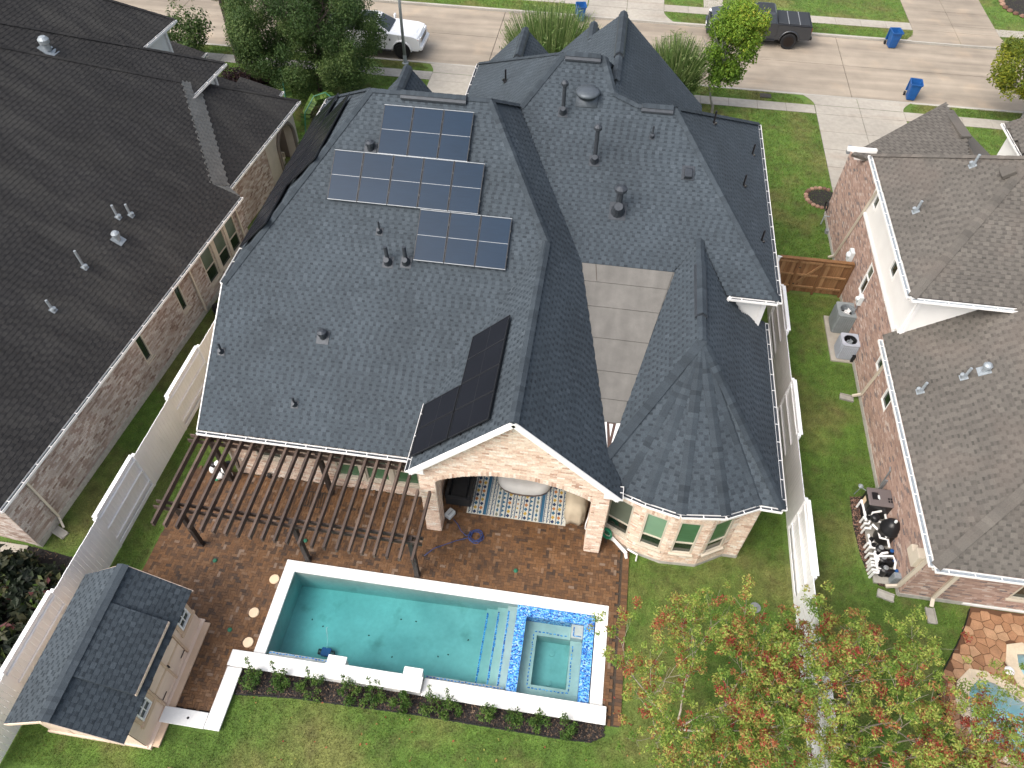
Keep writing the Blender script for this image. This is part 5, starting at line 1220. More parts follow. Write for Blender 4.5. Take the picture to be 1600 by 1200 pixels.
for x, y in ((-8.64, 8.65), (-8.88, 7.52), (-8.72, 6.62)):
    m = MB(); m.lathe([(.155, 0), (.155, .035), (.14, .05), (0, .052)], (x, y, .042), 24); d_ = {8.65: 'nearest the pergola', 7.52: 'middle of the three', 6.62: 'nearest the white corner wall'}[y]
    setp(m.part('deck_lid', MATS['lid_cream']), f'round cream skimmer lid in the brick patio, {d_}', 'lid', 'round lids beside the pool')
for x, y, d_ in ((-10.74, 8.97, 'left of the pergola post'), (-9.41, 6.90, 'between the shed and the pool'), (-8.11, 10.08, 'under the pergola front beam'), (-1.16, 10.08, 'before the right porch column')):
    m = MB(); m.lathe([(.07, 0), (.07, .03), (.05, .05), (0, .055)], (x, y, .042), 12); setp(m.part('drain_fitting', MATS['green_plastic']), f'small green drain cap in the brick paving {d_}', 'drain cap', 'green drain caps in the patio')

# right-hand neighbour's stone deck and pool
DECK = [(13.0, 11.05), (12.75, 10.5), (12.35, 9.8), (11.8, 8.95), (11.45, 8.35), (11.55, 7.6), (11.7, 7.0), (11.7, 5.0), (17, 5.0), (17, 11.05)]
KID = [(12.22, 8.0), (12.35, 8.45), (12.7, 8.78), (13.1, 8.72), (13.5, 8.5), (13.85, 8.25), (14.6, 8.0), (15.4, 7.4), (15.2, 6.6), (14.4, 6.5), (13.6, 6.85), (12.9, 6.85), (12.4, 7.25)]
KID2 = [(14.0, 9.7), (14.3, 9.75), (14.8, 9.4), (15.0, 8.9), (14.5, 8.75), (14.05, 9.0), (13.95, 9.35)]
def grow(P, k):
    cx = sum(p[0] for p in P)/len(P); cy = sum(p[1] for p in P)/len(P); return [(cx+(x-cx)*(1+k/math.hypot(x-cx, y-cy)), cy+(y-cy)*(1+k/math.hypot(x-cx, y-cy))) for x, y in P]
b = MB(); b.prism(DECK, -.05, .012, holes=[grow(KID, .05), grow(KID2, .05)]); mat('deck_joint', (.12, .060, .032), .95)
dk = setp(b.part('stone_deck', MATS['deck_joint']), kind='structure')
# flagstones: cells of a jittered grid
seeds = []
yy = 5.0
while yy < 11.2:
    xx = 11.2
    while xx < 17.0: seeds.append((xx+rng.uniform(-.11, .11), yy+rng.uniform(-.11, .11))); xx += .31
    yy += .29
def clip(poly, a, b, c):
    out = []
    for i in range(len(poly)):
        p, q = poly[i], poly[(i+1) % len(poly)]; dp, dq = a*p[0]+b*p[1]-c, a*q[0]+b*q[1]-c
        if dp <= 0: out.append(p)
        if (dp <= 0) != (dq <= 0): t = dp/(dp-dq); out.append((p[0]+(q[0]-p[0])*t, p[1]+(q[1]-p[1])*t))
    return out
K1, K2 = grow(KID, .30), grow(KID2, .28)
for (sx, sy) in seeds:
    if not in_poly(sx, sy, DECK) or in_poly(sx, sy, K1) or in_poly(sx, sy, K2): continue
    P = [(sx-.5, sy-.5), (sx+.5, sy-.5), (sx+.5, sy+.5), (sx-.5, sy+.5)]
    for (ox, oy) in seeds:
        if (ox, oy) == (sx, sy) or abs(ox-sx) > .9 or abs(oy-sy) > .9: continue
        a, b_ = ox-sx, oy-sy; c = (ox*ox+oy*oy-sx*sx-sy*sy)/2-.010*math.hypot(a, b_); P = clip(P, a, b_, c)
        if len(P) < 3: break
    if len(P) >= 3 and sum(in_poly(px, py, grow(DECK, .10)) for px, py in P) >= len(P)-1: m = MB(); m.cr = rng.random(); m.prism(P, 0, .036+rng.random()*.012); m.part('flagstone', MATS['flagstone'], dk)
for K in (KID, KID2):
    G = grow(K, .36); n_ = len(K)
    for i in range(n_):
        j = (i+1) % n_; m = MB(); m.prism([K[i], K[j], ((K[j][0]*.03+G[j][0]*.97), (K[j][1]*.03+G[j][1]*.97)), ((K[i][0]*.03+G[i][0]*.97), (K[i][1]*.03+G[i][1]*.97))], -.05, .06); m.part('coping_stone', MATS['travertine'], dk)
np_ = thing('freeform_pool', 'curved pale blue pool behind the red-leaved branches in the right neighbour\'s yard', 'pool', (13.6, 7.6, 0))
for K, dep in ((KID, -1.0), (KID2, -.7)):
    m = MB(); n_ = len(K); vs = [(x, y, .05) for x, y in K]+[(x, y, dep) for x, y in K]; m.add(vs, [(i, (i+1) % n_, n_+(i+1) % n_, n_+i) for i in range(n_)]+[tuple(range(n_, 2*n_))]); m.part('shell', MATS['plaster_pale'], np_)
    m = MB(); m.prism(grow(K, .01), dep-.02, -.05); m.part('water', MATS['pool_water_pale'], np_)
m = MB(); m.prism(grow([(12.5, 8.0), (12.8, 8.3), (13.1, 8.0), (13.0, 7.6), (12.6, 7.6)], 0), -.98, -.5); m.part('seat', MATS['plaster_pale'], np_)
m = MB(); m.lathe([(.13, 0), (.14, .05), (.10, .09), (0, .1)], (13.62, 9.15, .05), 14); setp(m.part('skimmer_lid', MATS['pipe_white']), 'round white lid on the orange flagstone deck', 'lid')
m = MB(); pts = [(12.93, 10.95), (12.7, 10.45), (12.3, 9.76), (11.76, 8.95), (11.40, 8.35), (11.5, 7.6), (11.65, 7.0), (11.66, 5.0)]
for a, b_ in zip(pts[:-1], pts[1:]): m.bar((a[0], a[1], .03), (b_[0], b_[1], .03), .02, .10)
setp(m.part('steel_edging', MATS['black_plastic']), 'thin dark edging strip between lawn and orange flagstone deck', 'edging')
m = MB(); pts = BED[:6]
for a, b_ in zip(pts[:-1], pts[1:]): m.bar((a[0], a[1], .03), (b_[0], b_[1], .03), .02, .09)
setp(m.part('bed_edging', MATS['black_plastic']), 'thin black edging between the lawn and the mulch bed of the pool wall', 'edging')

# ------------------------------------------------------------------ air conditioners
m = MB(); m.box((10.52, 22.05, .03), (1.16, 2.5, .1)); setp(m.part('concrete_pad', MATS['concrete'], bevel=.01), 'pale concrete pad under the two air conditioners', 'concrete pad')
def ac(label, loc, w, h, mt, rot, dark):
    t = thing('air_conditioner', label, 'air conditioner', (0, 0, 0), 0, 'air conditioners by the red brick wall')
    r = w/2; m = MB()
    cr_ = .10; ring_ = []
    for cx, cy, a0 in ((r-cr_, r-cr_, 0), (-r+cr_, r-cr_, 90), (-r+cr_, -r+cr_, 180), (r-cr_, -r+cr_, 270)):
        for k in range(4): a = math.radians(a0+k*30); ring_.append((cx+cr_*math.cos(a), cy+cr_*math.sin(a)))
    m.loft([[(x*.97, y*.97, z) for x, y in ring_] for z in (.03, h-.06)], cap=False); m.part('casing', MATS[mt], t)
    # louvred sides
    n = 16
    for k in range(n):
        z = .08+(h-.18)*k/n
        pass
    for sx, sy in ((1, 0), (-1, 0), (0, 1), (0, -1)):
        for k in range(9):
            o = -r*.8+k*r*.2; c = (sx*r*.985+(o if sx == 0 else 0), sy*r*.985+(o if sy == 0 else 0), h/2-.01)
            s = (.02, r*.11, h-.2) if sx else (r*.11, .02, h-.2); b = MB(); b.box(c, s); b.part('louvre', MATS[mt], t)
    # top plate with round opening
    hole = [(r*.72*math.cos(2*math.pi*k/28), r*.72*math.sin(2*math.pi*k/28)) for k in range(28)]
    m = MB(); m.prism(ring_, h-.06, h, holes=[hole]); top = m.part('top_plate', MATS[mt], t)
    m = MB(); m.lathe([(r*.70, 0), (r*.70, .01), (0, .011)], (0, 0, h-.32), 24); m.part('well', MATS['black_plastic' if dark else 'iron'], top)
    m = MB(); m.add([(r*.715*math.cos(2*math.pi*k/24), r*.715*math.sin(2*math.pi*k/24), z) for z in (h-.33, h-.02) for k in range(24)], [(k, (k+1) % 24, 24+(k+1) % 24, 24+k) for k in range(24)]); m.part('collar', MATS['black_plastic' if dark else 'galvanised'], top)
    m = MB()
    for rr in (.36, .66):
        pts = [(r*rr*math.cos(2*math.pi*k/20), r*rr*math.sin(2*math.pi*k/20), h-.015) for k in range(21)]; m.tube(pts, .004, 4, cap=False)
    for k in range(6): a = k*math.pi/4; m.tube([(r*.1*math.cos(a), r*.1*math.sin(a), h-.015), (r*.72*math.cos(a), r*.72*math.sin(a), h-.015)], .004, 4)
    m.part('fan_guard', MATS['black_plastic' if dark else 'galvanised'], top)
    m = MB(); m.lathe([(.11, 0), (.11, .10), (.0, .11)], (0, 0, h-.22), 14); hub = m.part('fan_motor', MATS['pipe_white' if not dark else 'galvanised'], t)
    for k in range(3):
        a = k*2.094+.5; m = MB(); m.add([(.08*math.cos(a), .08*math.sin(a), h-.2), (.08*math.cos(a+.9), .08*math.sin(a+.9), h-.16), (r*.64*math.cos(a+.75), r*.64*math.sin(a+.75), h-.14), (r*.64*math.cos(a+.05), r*.64*math.sin(a+.05), h-.2)], [(0, 1, 2, 3)]); m.part('fan_blade', MATS['galvanised' if dark else 'pipe_white'], hub)
    b = MB(); b.box((r*.99, -r*.4, h-.22), (.02, .14, .20)); b.part('rating_label', MATS['pipe_white'], t)
    t.location = loc; t.rotation_euler = (0, 0, rot); return t
mat('ac_grey', (.22, .245, .25), .5, noises=[(4, .9, 1.08)]); mat('ac_pale', (.37, .395, .45), .5, noises=[(4, .92, 1.06)])
ac('larger dark grey air conditioner, the one nearer the cedar gate', (10.50, 22.72, .08), .84, 1.0, 'ac_grey', 0, False)
ac('smaller pale grey air conditioner with dark fan opening, farther from the gate', (10.46, 21.22, .08), .70, .82, 'ac_pale', 0, True)
for a, b in (((10.88, 21.3, .35), (11.05, 21.3, .45)), ((10.9, 22.3, .3), (11.0, 22.2, .2))):
    m = MB(); m.tube([a, ((a[0]+b[0])/2, a[1], b[2]), b, (10.79, b[1], b[2]+.1)], .035, 6); setp(m.part('refrigerant_line', MATS['black_plastic']), 'black insulated line from the '+('pale' if a[1] < 22 else 'dark grey')+' air conditioner to the brick wall', 'pipe')
m = MB(); m.box((10.74, 20.95, .25), (.16, .3, .36)); setp(m.part('disconnect_box', MATS['black_plastic'], bevel=.01), 'black box at the wall foot beside the pale air conditioner', 'electrical box')
# meter boxes on the wall
def meter(label, y, z, s, m_='galvanised'):
    t = thing('meter_box', label, 'meter box', (10.70, y, z)); MB().box((10.70, y, z), (.16, .26*s, .42*s)).part('box', MATS[m_], t, bevel=.01)
    MB().lathe([(.09*s, 0), (.09*s, .06), (.06*s, .1), (0, .11)], (10.62, y, z+.06), 14, R=Matrix.Rotation(-math.pi/2, 3, 'Y')).part('dial', MATS['tin'], t); MB().tube([(10.72, y, z-.2*s), (10.72, y, .1)], .022, 6).part('conduit', MATS['galvanised'], t)
meter('pale metal meter box on the brick wall above the cedar gate', 25.25, 1.75, 1.35, 'steel_white'); meter('small metal box on the brick wall beside the narrow window', 22.62, 1.75, 1.0, 'steel_white')
m = MB(); m.box((10.66, 11.42, 1.95), (.22, .34, .60)); m.box((10.66, 11.72, 1.80), (.20, .26, .34)); setp(m.part('control_box', MATS['cream_trim'], bevel=.01), 'cream electrical boxes on the brick corner above the pool pumps', 'electrical box')

# ------------------------------------------------------------------ pool equipment
EP = [(9.82, 14.5), (9.78, 13.4), (9.86, 12.3), (10.0, 11.7), (10.3, 11.33), (10.8, 11.32), (10.8, 14.75)]
m = MB(); m.prism(EP, -.02, .02); setp(m.part('gravel_bed', MATS['mulch_bed']), kind='structure'); chips('gravel', EP, 2600, 'stone_red', .03, .02)
m = MB(); m.box((10.48, 12.9, .03), (.72, 3.0, .09)); setp(m.part('equipment_pad', MATS['concrete_grey'], bevel=.01), 'grey concrete pad under the pool pumps and heater', 'concrete pad')
t = thing('pool_heater', 'black pool heater box with brown lid at the end of the pump pad', 'pool heater', (10.46, 14.05, .08))
MB().box((10.46, 14.05, .48), (.82, .62, .80)).part('body', MATS['black_plastic'], t, bevel=.03); MB().box((10.46, 14.05, .915), (.88, .68, .08)).part('lid', MATS['heater_top'], t, bevel=.03)
MB().box((10.24, 14.05, .975), (.2, .26, .05)).part('control_panel', MATS['black_plastic'], t, bevel=.01); MB().box((10.33, 14.0, .99), (.06, .14, .06)).part('display', MATS['steel_white'], t)
for x in (10.66, 10.74):
    for y in (13.9, 14.0): MB().box((x, y, .965), (.045, .06, .03)).part('vent_slot', MATS['black_plastic'], t)
m = MB(); m.box((10.045, 14.1, .55), (.012, .2, .3)); m.part('warning_label', MATS['lid_cream'], t)
t = thing('filter_tank', 'large black domed filter tank on the pump pad below the heater', 'filter tank', (10.62, 13.02, .08))
MB().lathe([(.27, 0), (.30, .05), (.30, .62), (.325, .63), (.325, .72), (.29, .76), (.24, .95), (.14, 1.06), (.05, 1.10), (0, 1.10)], (10.62, 13.02, .08), 24).part('tank', MATS['black_plastic'], t, smooth=True)
MB().lathe([(.05, 0), (.05, .08), (.035, .1), (0, .1)], (10.62, 13.02, 1.17), 10).part('gauge', MATS['steel_white'], t); MB().add([(10.40, 12.84, .62), (10.50, 12.72, .62), (10.50, 12.72, .78), (10.40, 12.84, .78)], [(0, 1, 2, 3)]).part('label_plate', MATS['pipe_white'], t)
MB().box((10.74, 13.15, 1.06), (.10, .05, .02)).part('handle', MATS['amber'], t)
def pump(label, x, y, cap='black_plastic'):
    t = thing('pool_pump', label, 'pump', (x, y, .08), 0, 'pool pumps on the pad')
    MB().tube([(x-.05, y, .27), (x+.30, y, .27)], .105, 14).part('motor', MATS['black_plastic'], t); MB().lathe([(.12, 0), (.13, .3), (.15, .31), (.15, .36), (.10, .40), (0, .41)], (x-.18, y, .10), 16).part('strainer_pot', MATS[cap], t)
    MB().lathe([(.08, 0), (.08, .03), (0, .06)], (x-.18, y, .51), 14).part('lid', MATS['grey_plastic'], t); MB().box((x+.1, y, .11), (.42, .18, .06)).part('foot', MATS['black_plastic'], t); MB().lathe([(.06, 0), (.06, .05), (0, .06)], (x+.2, y, .37), 12).part('dial', MATS['bin_blue'], t)
    return t
pump('black pool pump with blue dial, next to the filter tank', 10.52, 12.42); pump('black pool pump among crossing white pipes, middle of the pad', 10.55, 12.08); pump('black pool pump at the near end of the pad by the brick corner', 10.55, 11.72)
m = MB(); m.box((10.7, 11.50, .3), (.24, .2, .5)); setp(m.part('breaker_box', MATS['galvanised'], bevel=.01), 'grey metal box at the near end of the pump pad', 'electrical box')
t = thing('white_pipework', 'white plastic pool pipes with black valves along the lawn side of the pad', 'pipework', (10.0, 12.9, 0))
P_ = 'pipe_white'
def pipe(pts, r=.038): MB().tube(pts, r, 8).part('pipe', MATS[P_], t)
for k, y in enumerate((14.15, 13.55, 13.35, 13.15, 12.62, 12.45, 12.25, 12.05, 11.95, 11.82, 11.7, 11.58)): pipe([(10.0+.015*(k % 3), y, 0), (10.0+.015*(k % 3), y, .34+.05*(k % 2)), (10.16, y, .34+.05*(k % 2)), (10.2, y+.1, .36)])
pipe([(10.02, 14.2, .40), (10.05, 13.9, .42), (10.05, 13.4, .42)], .045); pipe([(10.22, 13.55, .45), (10.22, 13.62, .62), (10.5, 13.72, .62), (10.5, 13.78, .45)]); pipe([(10.70, 13.72, .45), (10.70, 13.35, .45)])
pipe([(10.24, 13.42, .5), (10.55, 13.35, .5)]); pipe([(10.22, 13.28, .45), (10.36, 13.05, .5), (10.36, 12.78, .5), (10.58, 12.72, .55), (10.58, 12.44, .55)]); pipe([(10.05, 12.9, .42), (10.05, 12.45, .42), (10.3, 12.42, .38)])
pipe([(10.12, 12.2, .46), (10.12, 11.7, .46), (10.35, 11.72, .42)]); pipe([(10.12, 12.1, .5), (10.62, 12.12, .6), (10.66, 11.9, .6), (10.66, 11.75, .45)]); pipe([(10.12, 12.0, .5), (10.32, 12.2, .55), (10.5, 12.25, .55)]); pipe([(10.12, 12.25, .44), (10.2, 12.0, .5), (10.12, 11.86, .44)])
for x, y in ((10.12, 13.52), (10.14, 12.52), (10.10, 12.72)): MB().lathe([(.06, -.06), (.08, 0), (.06, .06)], (x, y, .44), 10).part('valve', MATS['black_plastic'], t); MB().box((x, y, .53), (.16, .03, .025)).part('valve_handle', MATS['black_plastic'], t)
MB().lathe([(.13, -.05), (.15, 0), (.13, .12), (.08, .15), (0, .16)], (10.28, 13.45, .55), 16).part('chlorinator', MATS['black_plastic'], t)
t = thing('gas_regulator', 'small grey gas valve and thin pipe in front of the heater', 'gas valve', (10.05, 14.6, 0)); MB().tube([(10.3, 14.45, .02), (10.3, 14.45, .5), (10.02, 14.62, .55), (9.98, 14.65, .02)], .016, 6).part('pipe', MATS['galvanised'], t); MB().lathe([(.07, 0), (.09, .05), (.05, .1), (0, .11)], (10.0, 14.63, .55), 12).part('valve', MATS['galvanised'], t)
m = MB(); m.tube([(10.76, 14.9, .4), (10.72, 14.9, 1.3), (10.72, 15.0, 1.35), (10.76, 15.05, 1.3)], .025, 6); m.box((10.72, 14.75, .55), (.1, .05, .8)); setp(m.part('wall_conduit', MATS['grey_plastic']), 'dark conduit loop on the brick wall above the pool heater', 'conduit')
t = thing('outdoor_spigot', 'black coiled hose and faucet on the brick wall near the flower bed', 'hose', (10.72, 30.0, .6)); MB().tube([(10.62+.02*math.cos(k), 29.95+.22*math.cos(k*.8), .75+.22*math.sin(k*.8)) for k in range(30)], .022, 6).part('hose', MATS['black_plastic'], t); MB().tube([(10.8, 29.5, .5), (10.55, 29.5, .5), (10.5, 29.4, .1)], .03, 6).part('faucet', MATS['galvanised'], t)
def splash(label, x, y, rot=0):
    m = MB(); R3 = Matrix.Rotation(rot, 3, 'Z'); m.box((x, y, .03), (.26, .5, .05), rot=R3); 
    for s_ in (-1, 1): m.box(Vector((x, y, .07))+R3 @ Vector((s_*.12, 0, 0)), (.03, .5, .06), rot=R3)
    setp(m.part('splash_block', MATS['concrete_grey']), label, 'splash block', 'splash blocks under the downspouts')
splash('concrete splash block below the right house\'s near corner downspout', 11.7, 10.55); splash('concrete splash block beside the lawn-side downspout of the red brick wall', 10.3, 18.95, 1.4); splash('grey splash block at the foot of the whitewashed wall corner', -16.15, 9.15, 1.2); splash('dark splash block by the near end of the pump pad', 10.42, 11.0, 1.3)

# ------------------------------------------------------------------ things on and around the porch
t = thing('patio_rug', 'large rug with blue, cream and mustard stripes and diamonds under the porch', 'rug', (-1.4, 13.2, .05))
RX0, RX1, RY0, RY1, RZ0 = -3.10, .24, 11.90, 14.2, .052
mat('rug_cream', (.52, .52, .46), .95, noises=[(60, .9, 1.08)]); mat('rug_blue', (.030, .115, .20), .95, noises=[(60, .85, 1.1)]); mat('rug_navy', (.018, .040, .10), .95); mat('rug_mustard', (.42, .28, .05), .95); mat('rug_orange', (.38, .15, .05), .95); mat('rug_olive', (.17, .18, .14), .95)
MB().box(((RX0+RX1)/2, (RY0+RY1)/2, RZ0), (RX1-RX0, RY1-RY0, .014)).part('pile', MATS['rug_cream'], t)
zz = RZ0+.008; S = {k: MB() for k in ('rug_blue', 'rug_navy', 'rug_mustard', 'rug_orange', 'rug_olive')}
def q(mn, x, y, w, h, z=zz): S[mn].add([(x-w/2, y-h/2, z), (x+w/2, y-h/2, z), (x+w/2, y+h/2, z), (x-w/2, y+h/2, z)], [(0, 1, 2, 3)])
def dia(mn, x, y, w, h): S[mn].add([(x-w/2, y, zz), (x, y-h/2, zz), (x+w/2, y, zz), (x, y+h/2, zz)], [(0, 1, 2, 3)])
YC = (RY0+RY1)/2; YL = RY1-RY0-.03
seq = 'zdDbszoTdzxzdTobszdDz'
x = RX0+.05; wds = dict(z=.085, d=.155, D=.155, b=.10, s=.09, o=.19, T=.13, x=.13)
tot = sum(wds[c] for c in seq); k_ = (RX1-RX0-.1)/tot
for c in seq:
    w = wds[c]*k_; cx = x+w/2; x += w
    q('rug_navy', cx-w/2+.009, YC, .018, YL); q('rug_blue', cx-w/2+.028, YC, .012, YL)
    n = int(YL/.165)
    for i in range(n):
        y = RY0+.09+i*.165
        if c in 'dD': dia(['rug_navy', 'rug_mustard', 'rug_blue', 'rug_orange'][(i+(c == 'D')*2) % 4], cx, y, .13, .155)
        elif c == 'x': dia(['rug_orange', 'rug_navy', 'rug_mustard'][i % 3], cx, y, .075, .09)
        elif c == 'o': dia('rug_blue' if i % 2 else 'rug_olive', cx, y, .10, .17)
        elif c == 'z': q('rug_navy', cx-.012, y, .02, .05); q('rug_blue', cx+.016, y+.06, .02, .05)
        elif c == 's': q('rug_navy', cx, y, .045, .018); q('rug_navy', cx, y+.065, .02, .018)
        elif c == 'T': S['rug_blue'].add([(cx-.05, y-.06, zz), (cx-.05, y+.06, zz), (cx+.045, y, zz)], [(0, 1, 2)])
    if c == 'b': q('rug_blue', cx, YC, w*.8, YL, zz-.0005)
    if c in 'oT': q('rug_blue', cx+w*.42, YC, .02, YL, zz-.0005)
for k, mbs in S.items(): mbs.part({'rug_blue': 'stripe', 'rug_navy': 'motif', 'rug_mustard': 'diamond', 'rug_orange': 'diamond', 'rug_olive': 'medallion'}[k], MATS[k], t, norm=False)
# wicker armchair
t = thing('wicker_armchair', 'black wicker armchair with dark cushions beside the left brick column', 'armchair', (-3.4, 12.7, .05))
def bx(nm, c, s, m_='wicker', bev=.03, rot=None): m = MB(); m.box(c, s, rot=rot); return m.part(nm, MATS[m_], t, bevel=bev, seg=2)
bx('base', (-3.42, 12.72, .22), (.84, 1.2, .32)); bx('front_panel', (-3.42, 12.13, .36), (.86, .10, .50)); bx('backrest', (-3.42, 13.36, .52), (.88, .14, .82)); bx('arm', (-3.80, 12.75, .42), (.12, 1.2, .5)); bx('arm', (-3.03, 12.75, .42), (.12, 1.2, .5))
bx('seat_cushion', (-3.42, 12.7, .44), (.62, 1.05, .16), 'cushion_black', .05); bx('back_cushion', (-3.42, 13.22, .66), (.62, .18, .45), 'cushion_black', .05)
# covered ottoman table
t = thing('covered_table', 'low oval table under a pale grey fitted cover with brown hem on the rug', 'table', (-1.35, 13.35, .06))
def oval(w, d, z, n=20, p=2.6):
    out = []
    for k in range(n):
        a = 2*math.pi*k/n; cs, sn = math.cos(a), math.sin(a); out.append((-1.32+w*math.copysign(abs(cs)**(2/p), cs), 13.4+d*math.copysign(abs(sn)**(2/p), sn), z))
    return out
MB().loft([oval(.90, .58, .10), oval(.93, .60, .18), oval(.93, .60, .44), oval(.86, .53, .54), oval(.5, .3, .565)]).part('cover', MATS['cover_grey'], t, smooth=True)
MB().loft([oval(.91, .59, .061), oval(.935, .605, .185)]).part('hem', MATS['cover_brown'], t); MB().box((-1.32, 13.3, .562), (1.7, .012, .01)).part('seam', MATS['cover_brown'], t)
MB().lathe([(.05, -.10), (.07, 0), (.05, .10)], (-.36, 13.45, .50), 8).part('tie', MATS['cover_beige'], t)
# grill under a cover
t = thing('covered_grill', 'barbecue grill under a creased beige cover next to the right brick column', 'grill', (.62, 12.6, .05))
rings = []
for k, (w, d, z) in enumerate(((.36, .66, .08), (.37, .67, .3), (.36, .65, .6), (.36, .64, .88), (.30, .56, .98), (.22, .5, 1.08), (.08, .38, 1.10))):
    pts = []
    for i in range(36):
        a = 2*math.pi*i/36; cs, sn = math.cos(a), math.sin(a); f_ = 1+(.06*math.sin(a*9+1)+.04*math.sin(a*5+k))*(1-z/1.2)
        pts.append((.52+w*f_*math.copysign(abs(cs)**.55, cs), 12.62+d*f_*math.copysign(abs(sn)**.55, sn), z))
    rings.append(pts)
MB().loft(rings).part('cover', MATS['cover_beige'], t, smooth=True)
m = MB(); m.box((.93, 12.9, .5), (.09, .6, .9)); m.part('side_shelf', MATS['cover_brown'], t)
t = thing('wheel_stand', 'white tubular stand foot showing behind the right brick column', 'stand', (.92, 12.0, .05)); MB().tube([(.98, 12.35, .5), (.95, 12.1, .5), (.90, 11.95, .3), (.90, 11.9, .08), (.96, 11.85, .06)], .022, 6).part('tube', MATS['pipe_white'], t)
# power box with coiled blue hose
t = thing('power_box', 'white box with handle on the patio at the end of the blue hose', 'box', (-3.62, 11.72, .045)); Rz = Matrix.Rotation(-.5, 3, 'Z')
MB().box((-3.62, 11.72, .15), (.24, .32, .2), rot=Rz).part('case', MATS['steel_white'], t, bevel=.02); MB().tube([Vector((-3.62, 11.72, .25))+Rz @ Vector(p) for p in ((.02, -.1, 0), (.05, -.08, .07), (.05, .08, .07), (.02, .1, 0))], .012, 6).part('handle', MATS['galvanised'], t)
pts = [(-3.5, 11.6, .06), (-3.3, 11.42, .055), (-3.15, 11.2, .055), (-2.95, 11.05, .06)]
for k in range(64):
    a = k*.42; rr = .20+.05*math.sin(k*.7)+.02*rng.random(); pts.append((-2.62+rr*math.cos(a+2.6), 11.05+rr*.95*math.sin(a+2.6), .06+.0016*k))
pts += [(-2.9, 10.95, .10), (-3.25, 10.82, .06), (-3.6, 10.62, .055), (-3.9, 10.45, .055), (-4.15, 10.15, .055)]
m = MB(); m.tube(pts, .013, 5); setp(m.part('blue_hose', MATS['hose_blue'], smooth=True), 'blue hose lying in a loose coil on the brick patio', 'hose')
t = thing('hose_reel', 'green garden hose coiled on the turret wall behind the right column', 'hose reel', (1.62, 11.62, .6))
F = frame((1.62, 11.62, .62), (1.12, -.53, 0), (-.53, -1.12, 0))
m = MB(F); m.tube([((.16+.012*(k // 14 % 4))*math.cos(k*.45), (.26+.01*(k // 14 % 4))*math.sin(k*.45), .05+.02*(k // 14)) for k in range(70)], .016, 5); m.part('hose', MATS['hose_green'], t, smooth=True); MB(F).box((0, 0, .03), (.18, .26, .06)).part('bracket', MATS['green_plastic'], t)
# things below the pergola corner
t = thing('pool_brush_heap', 'tangle of white and black pool gear against the wall below the pergola corner', 'pool gear', (-11.8, 12.0, .05))
for k, (x, y, z, s_, m_) in enumerate(((-11.95, 12.0, .45, .13, 'pipe_white'), (-11.75, 11.9, .30, .15, 'pipe_white'), (-11.55, 12.05, .5, .12, 'pipe_white'), (-11.7, 12.1, .75, .13, 'pipe_white'), (-11.45, 12.0, .22, .12, 'pipe_white'), (-11.85, 11.85, .2, .11, 'hose_green'), (-11.6, 12.1, .3, .2, 'black_plastic'), (-11.35, 12.1, .75, .15, 'black_plastic'), (-11.9, 12.05, .7, .1, 'black_plastic'))):
    m = MB(); m.lathe([(0, -s_*1.3), (s_*.8, -s_*.8), (s_, 0), (s_*.7, s_*.9), (0, s_*1.2)], (x, y, z), 9, R=Matrix.Rotation(k, 3, 'X') @ Matrix.Rotation(k*1.7, 3, 'Y')); m.part('float' if k < 6 else 'bag', MATS[m_], t, smooth=False)
m = MB(); m.tube([(-11.3, 12.1, .06), (-11.1, 12.0, .06), (-11.05, 12.15, .3), (-11.0, 12.22, 1.1)], .02, 5); m.part('pole', MATS['black_plastic'], t)
t = thing('patio_grate', 'small dark wire rack lying on the patio beneath the pergola', 'rack', (-8.1, 11.55, .05))
for k in range(9): MB().bar((-8.55+k*.085, 11.3, .06), (-8.6+k*.085, 11.9, .06), .014, .014).part('bar', MATS['iron'], t)
for y in (11.32, 11.88): MB().bar((-8.6, y, .075), (-7.86, y, .075), .016, .016).part('rail', MATS['iron'], t)
m = MB(); m.box((-10.05, 12.18, .25), (.12, .12, .2)); setp(m.part('wall_faucet', MATS['iron'], bevel=.01), 'small dark faucet box on the rear brick wall under the pergola', 'faucet')
m = MB(); m.lathe([(.28, 0), (.28, .04), (.0, .05)], (-12.9, 18.2, 0), 14); m.lathe([(.20, .0), (.24, .3), (.2, .4), (0, .42)], (-15.0, 19.6, 0), 10); setp(m.part('black_planter', MATS['black_plastic']), 'black bucket on the narrow side lawn by the whitewashed wall', 'bucket')
# flower bed ring on the right lawn
t = thing('flower_bed', 'round stone-edged flower bed on the lawn beside the red brick wall', 'flower bed', (10.85, 31.5, 0)); b = MB(); b.lathe([(.78, -.02), (.78, .03), (0, .04)], (10.86, 31.55, 0), 20); b.part('soil', MATS['mulch_bed'], t)
for k in range(17):
    a = math.pi*.35+k*(1.35*math.pi/16); m = MB(); m.cr = rng.random(); m.lathe([(.06, 0), (.12, .04), (.10, .10), (0, .13)], (10.86+.80*math.cos(a)*1.0, 31.55+.80*math.sin(a), -.01), 7); m.part('edging_stone', MATS['stone_red'], t)
m = MB(); m.lathe([(1.35, -.02), (1.35, .03), (0, .06)], (17.0, 33.6, 0), 26); setp(m.part('mulch_ring', MATS['mulch_bed']), 'round dark mulch bed in the right neighbour\'s front lawn', 'flower bed')
t = thing('street_flower_bed', 'round mulch bed with stone edge across the street at the top right corner', 'flower bed', (27.2, 55.0, 0)); b = MB(); b.lathe([(1.9, -.02), (1.9, .03), (0, .06)], (27.3, 55.2, 0), 26); b.part('soil', MATS['mulch_bed'], t)
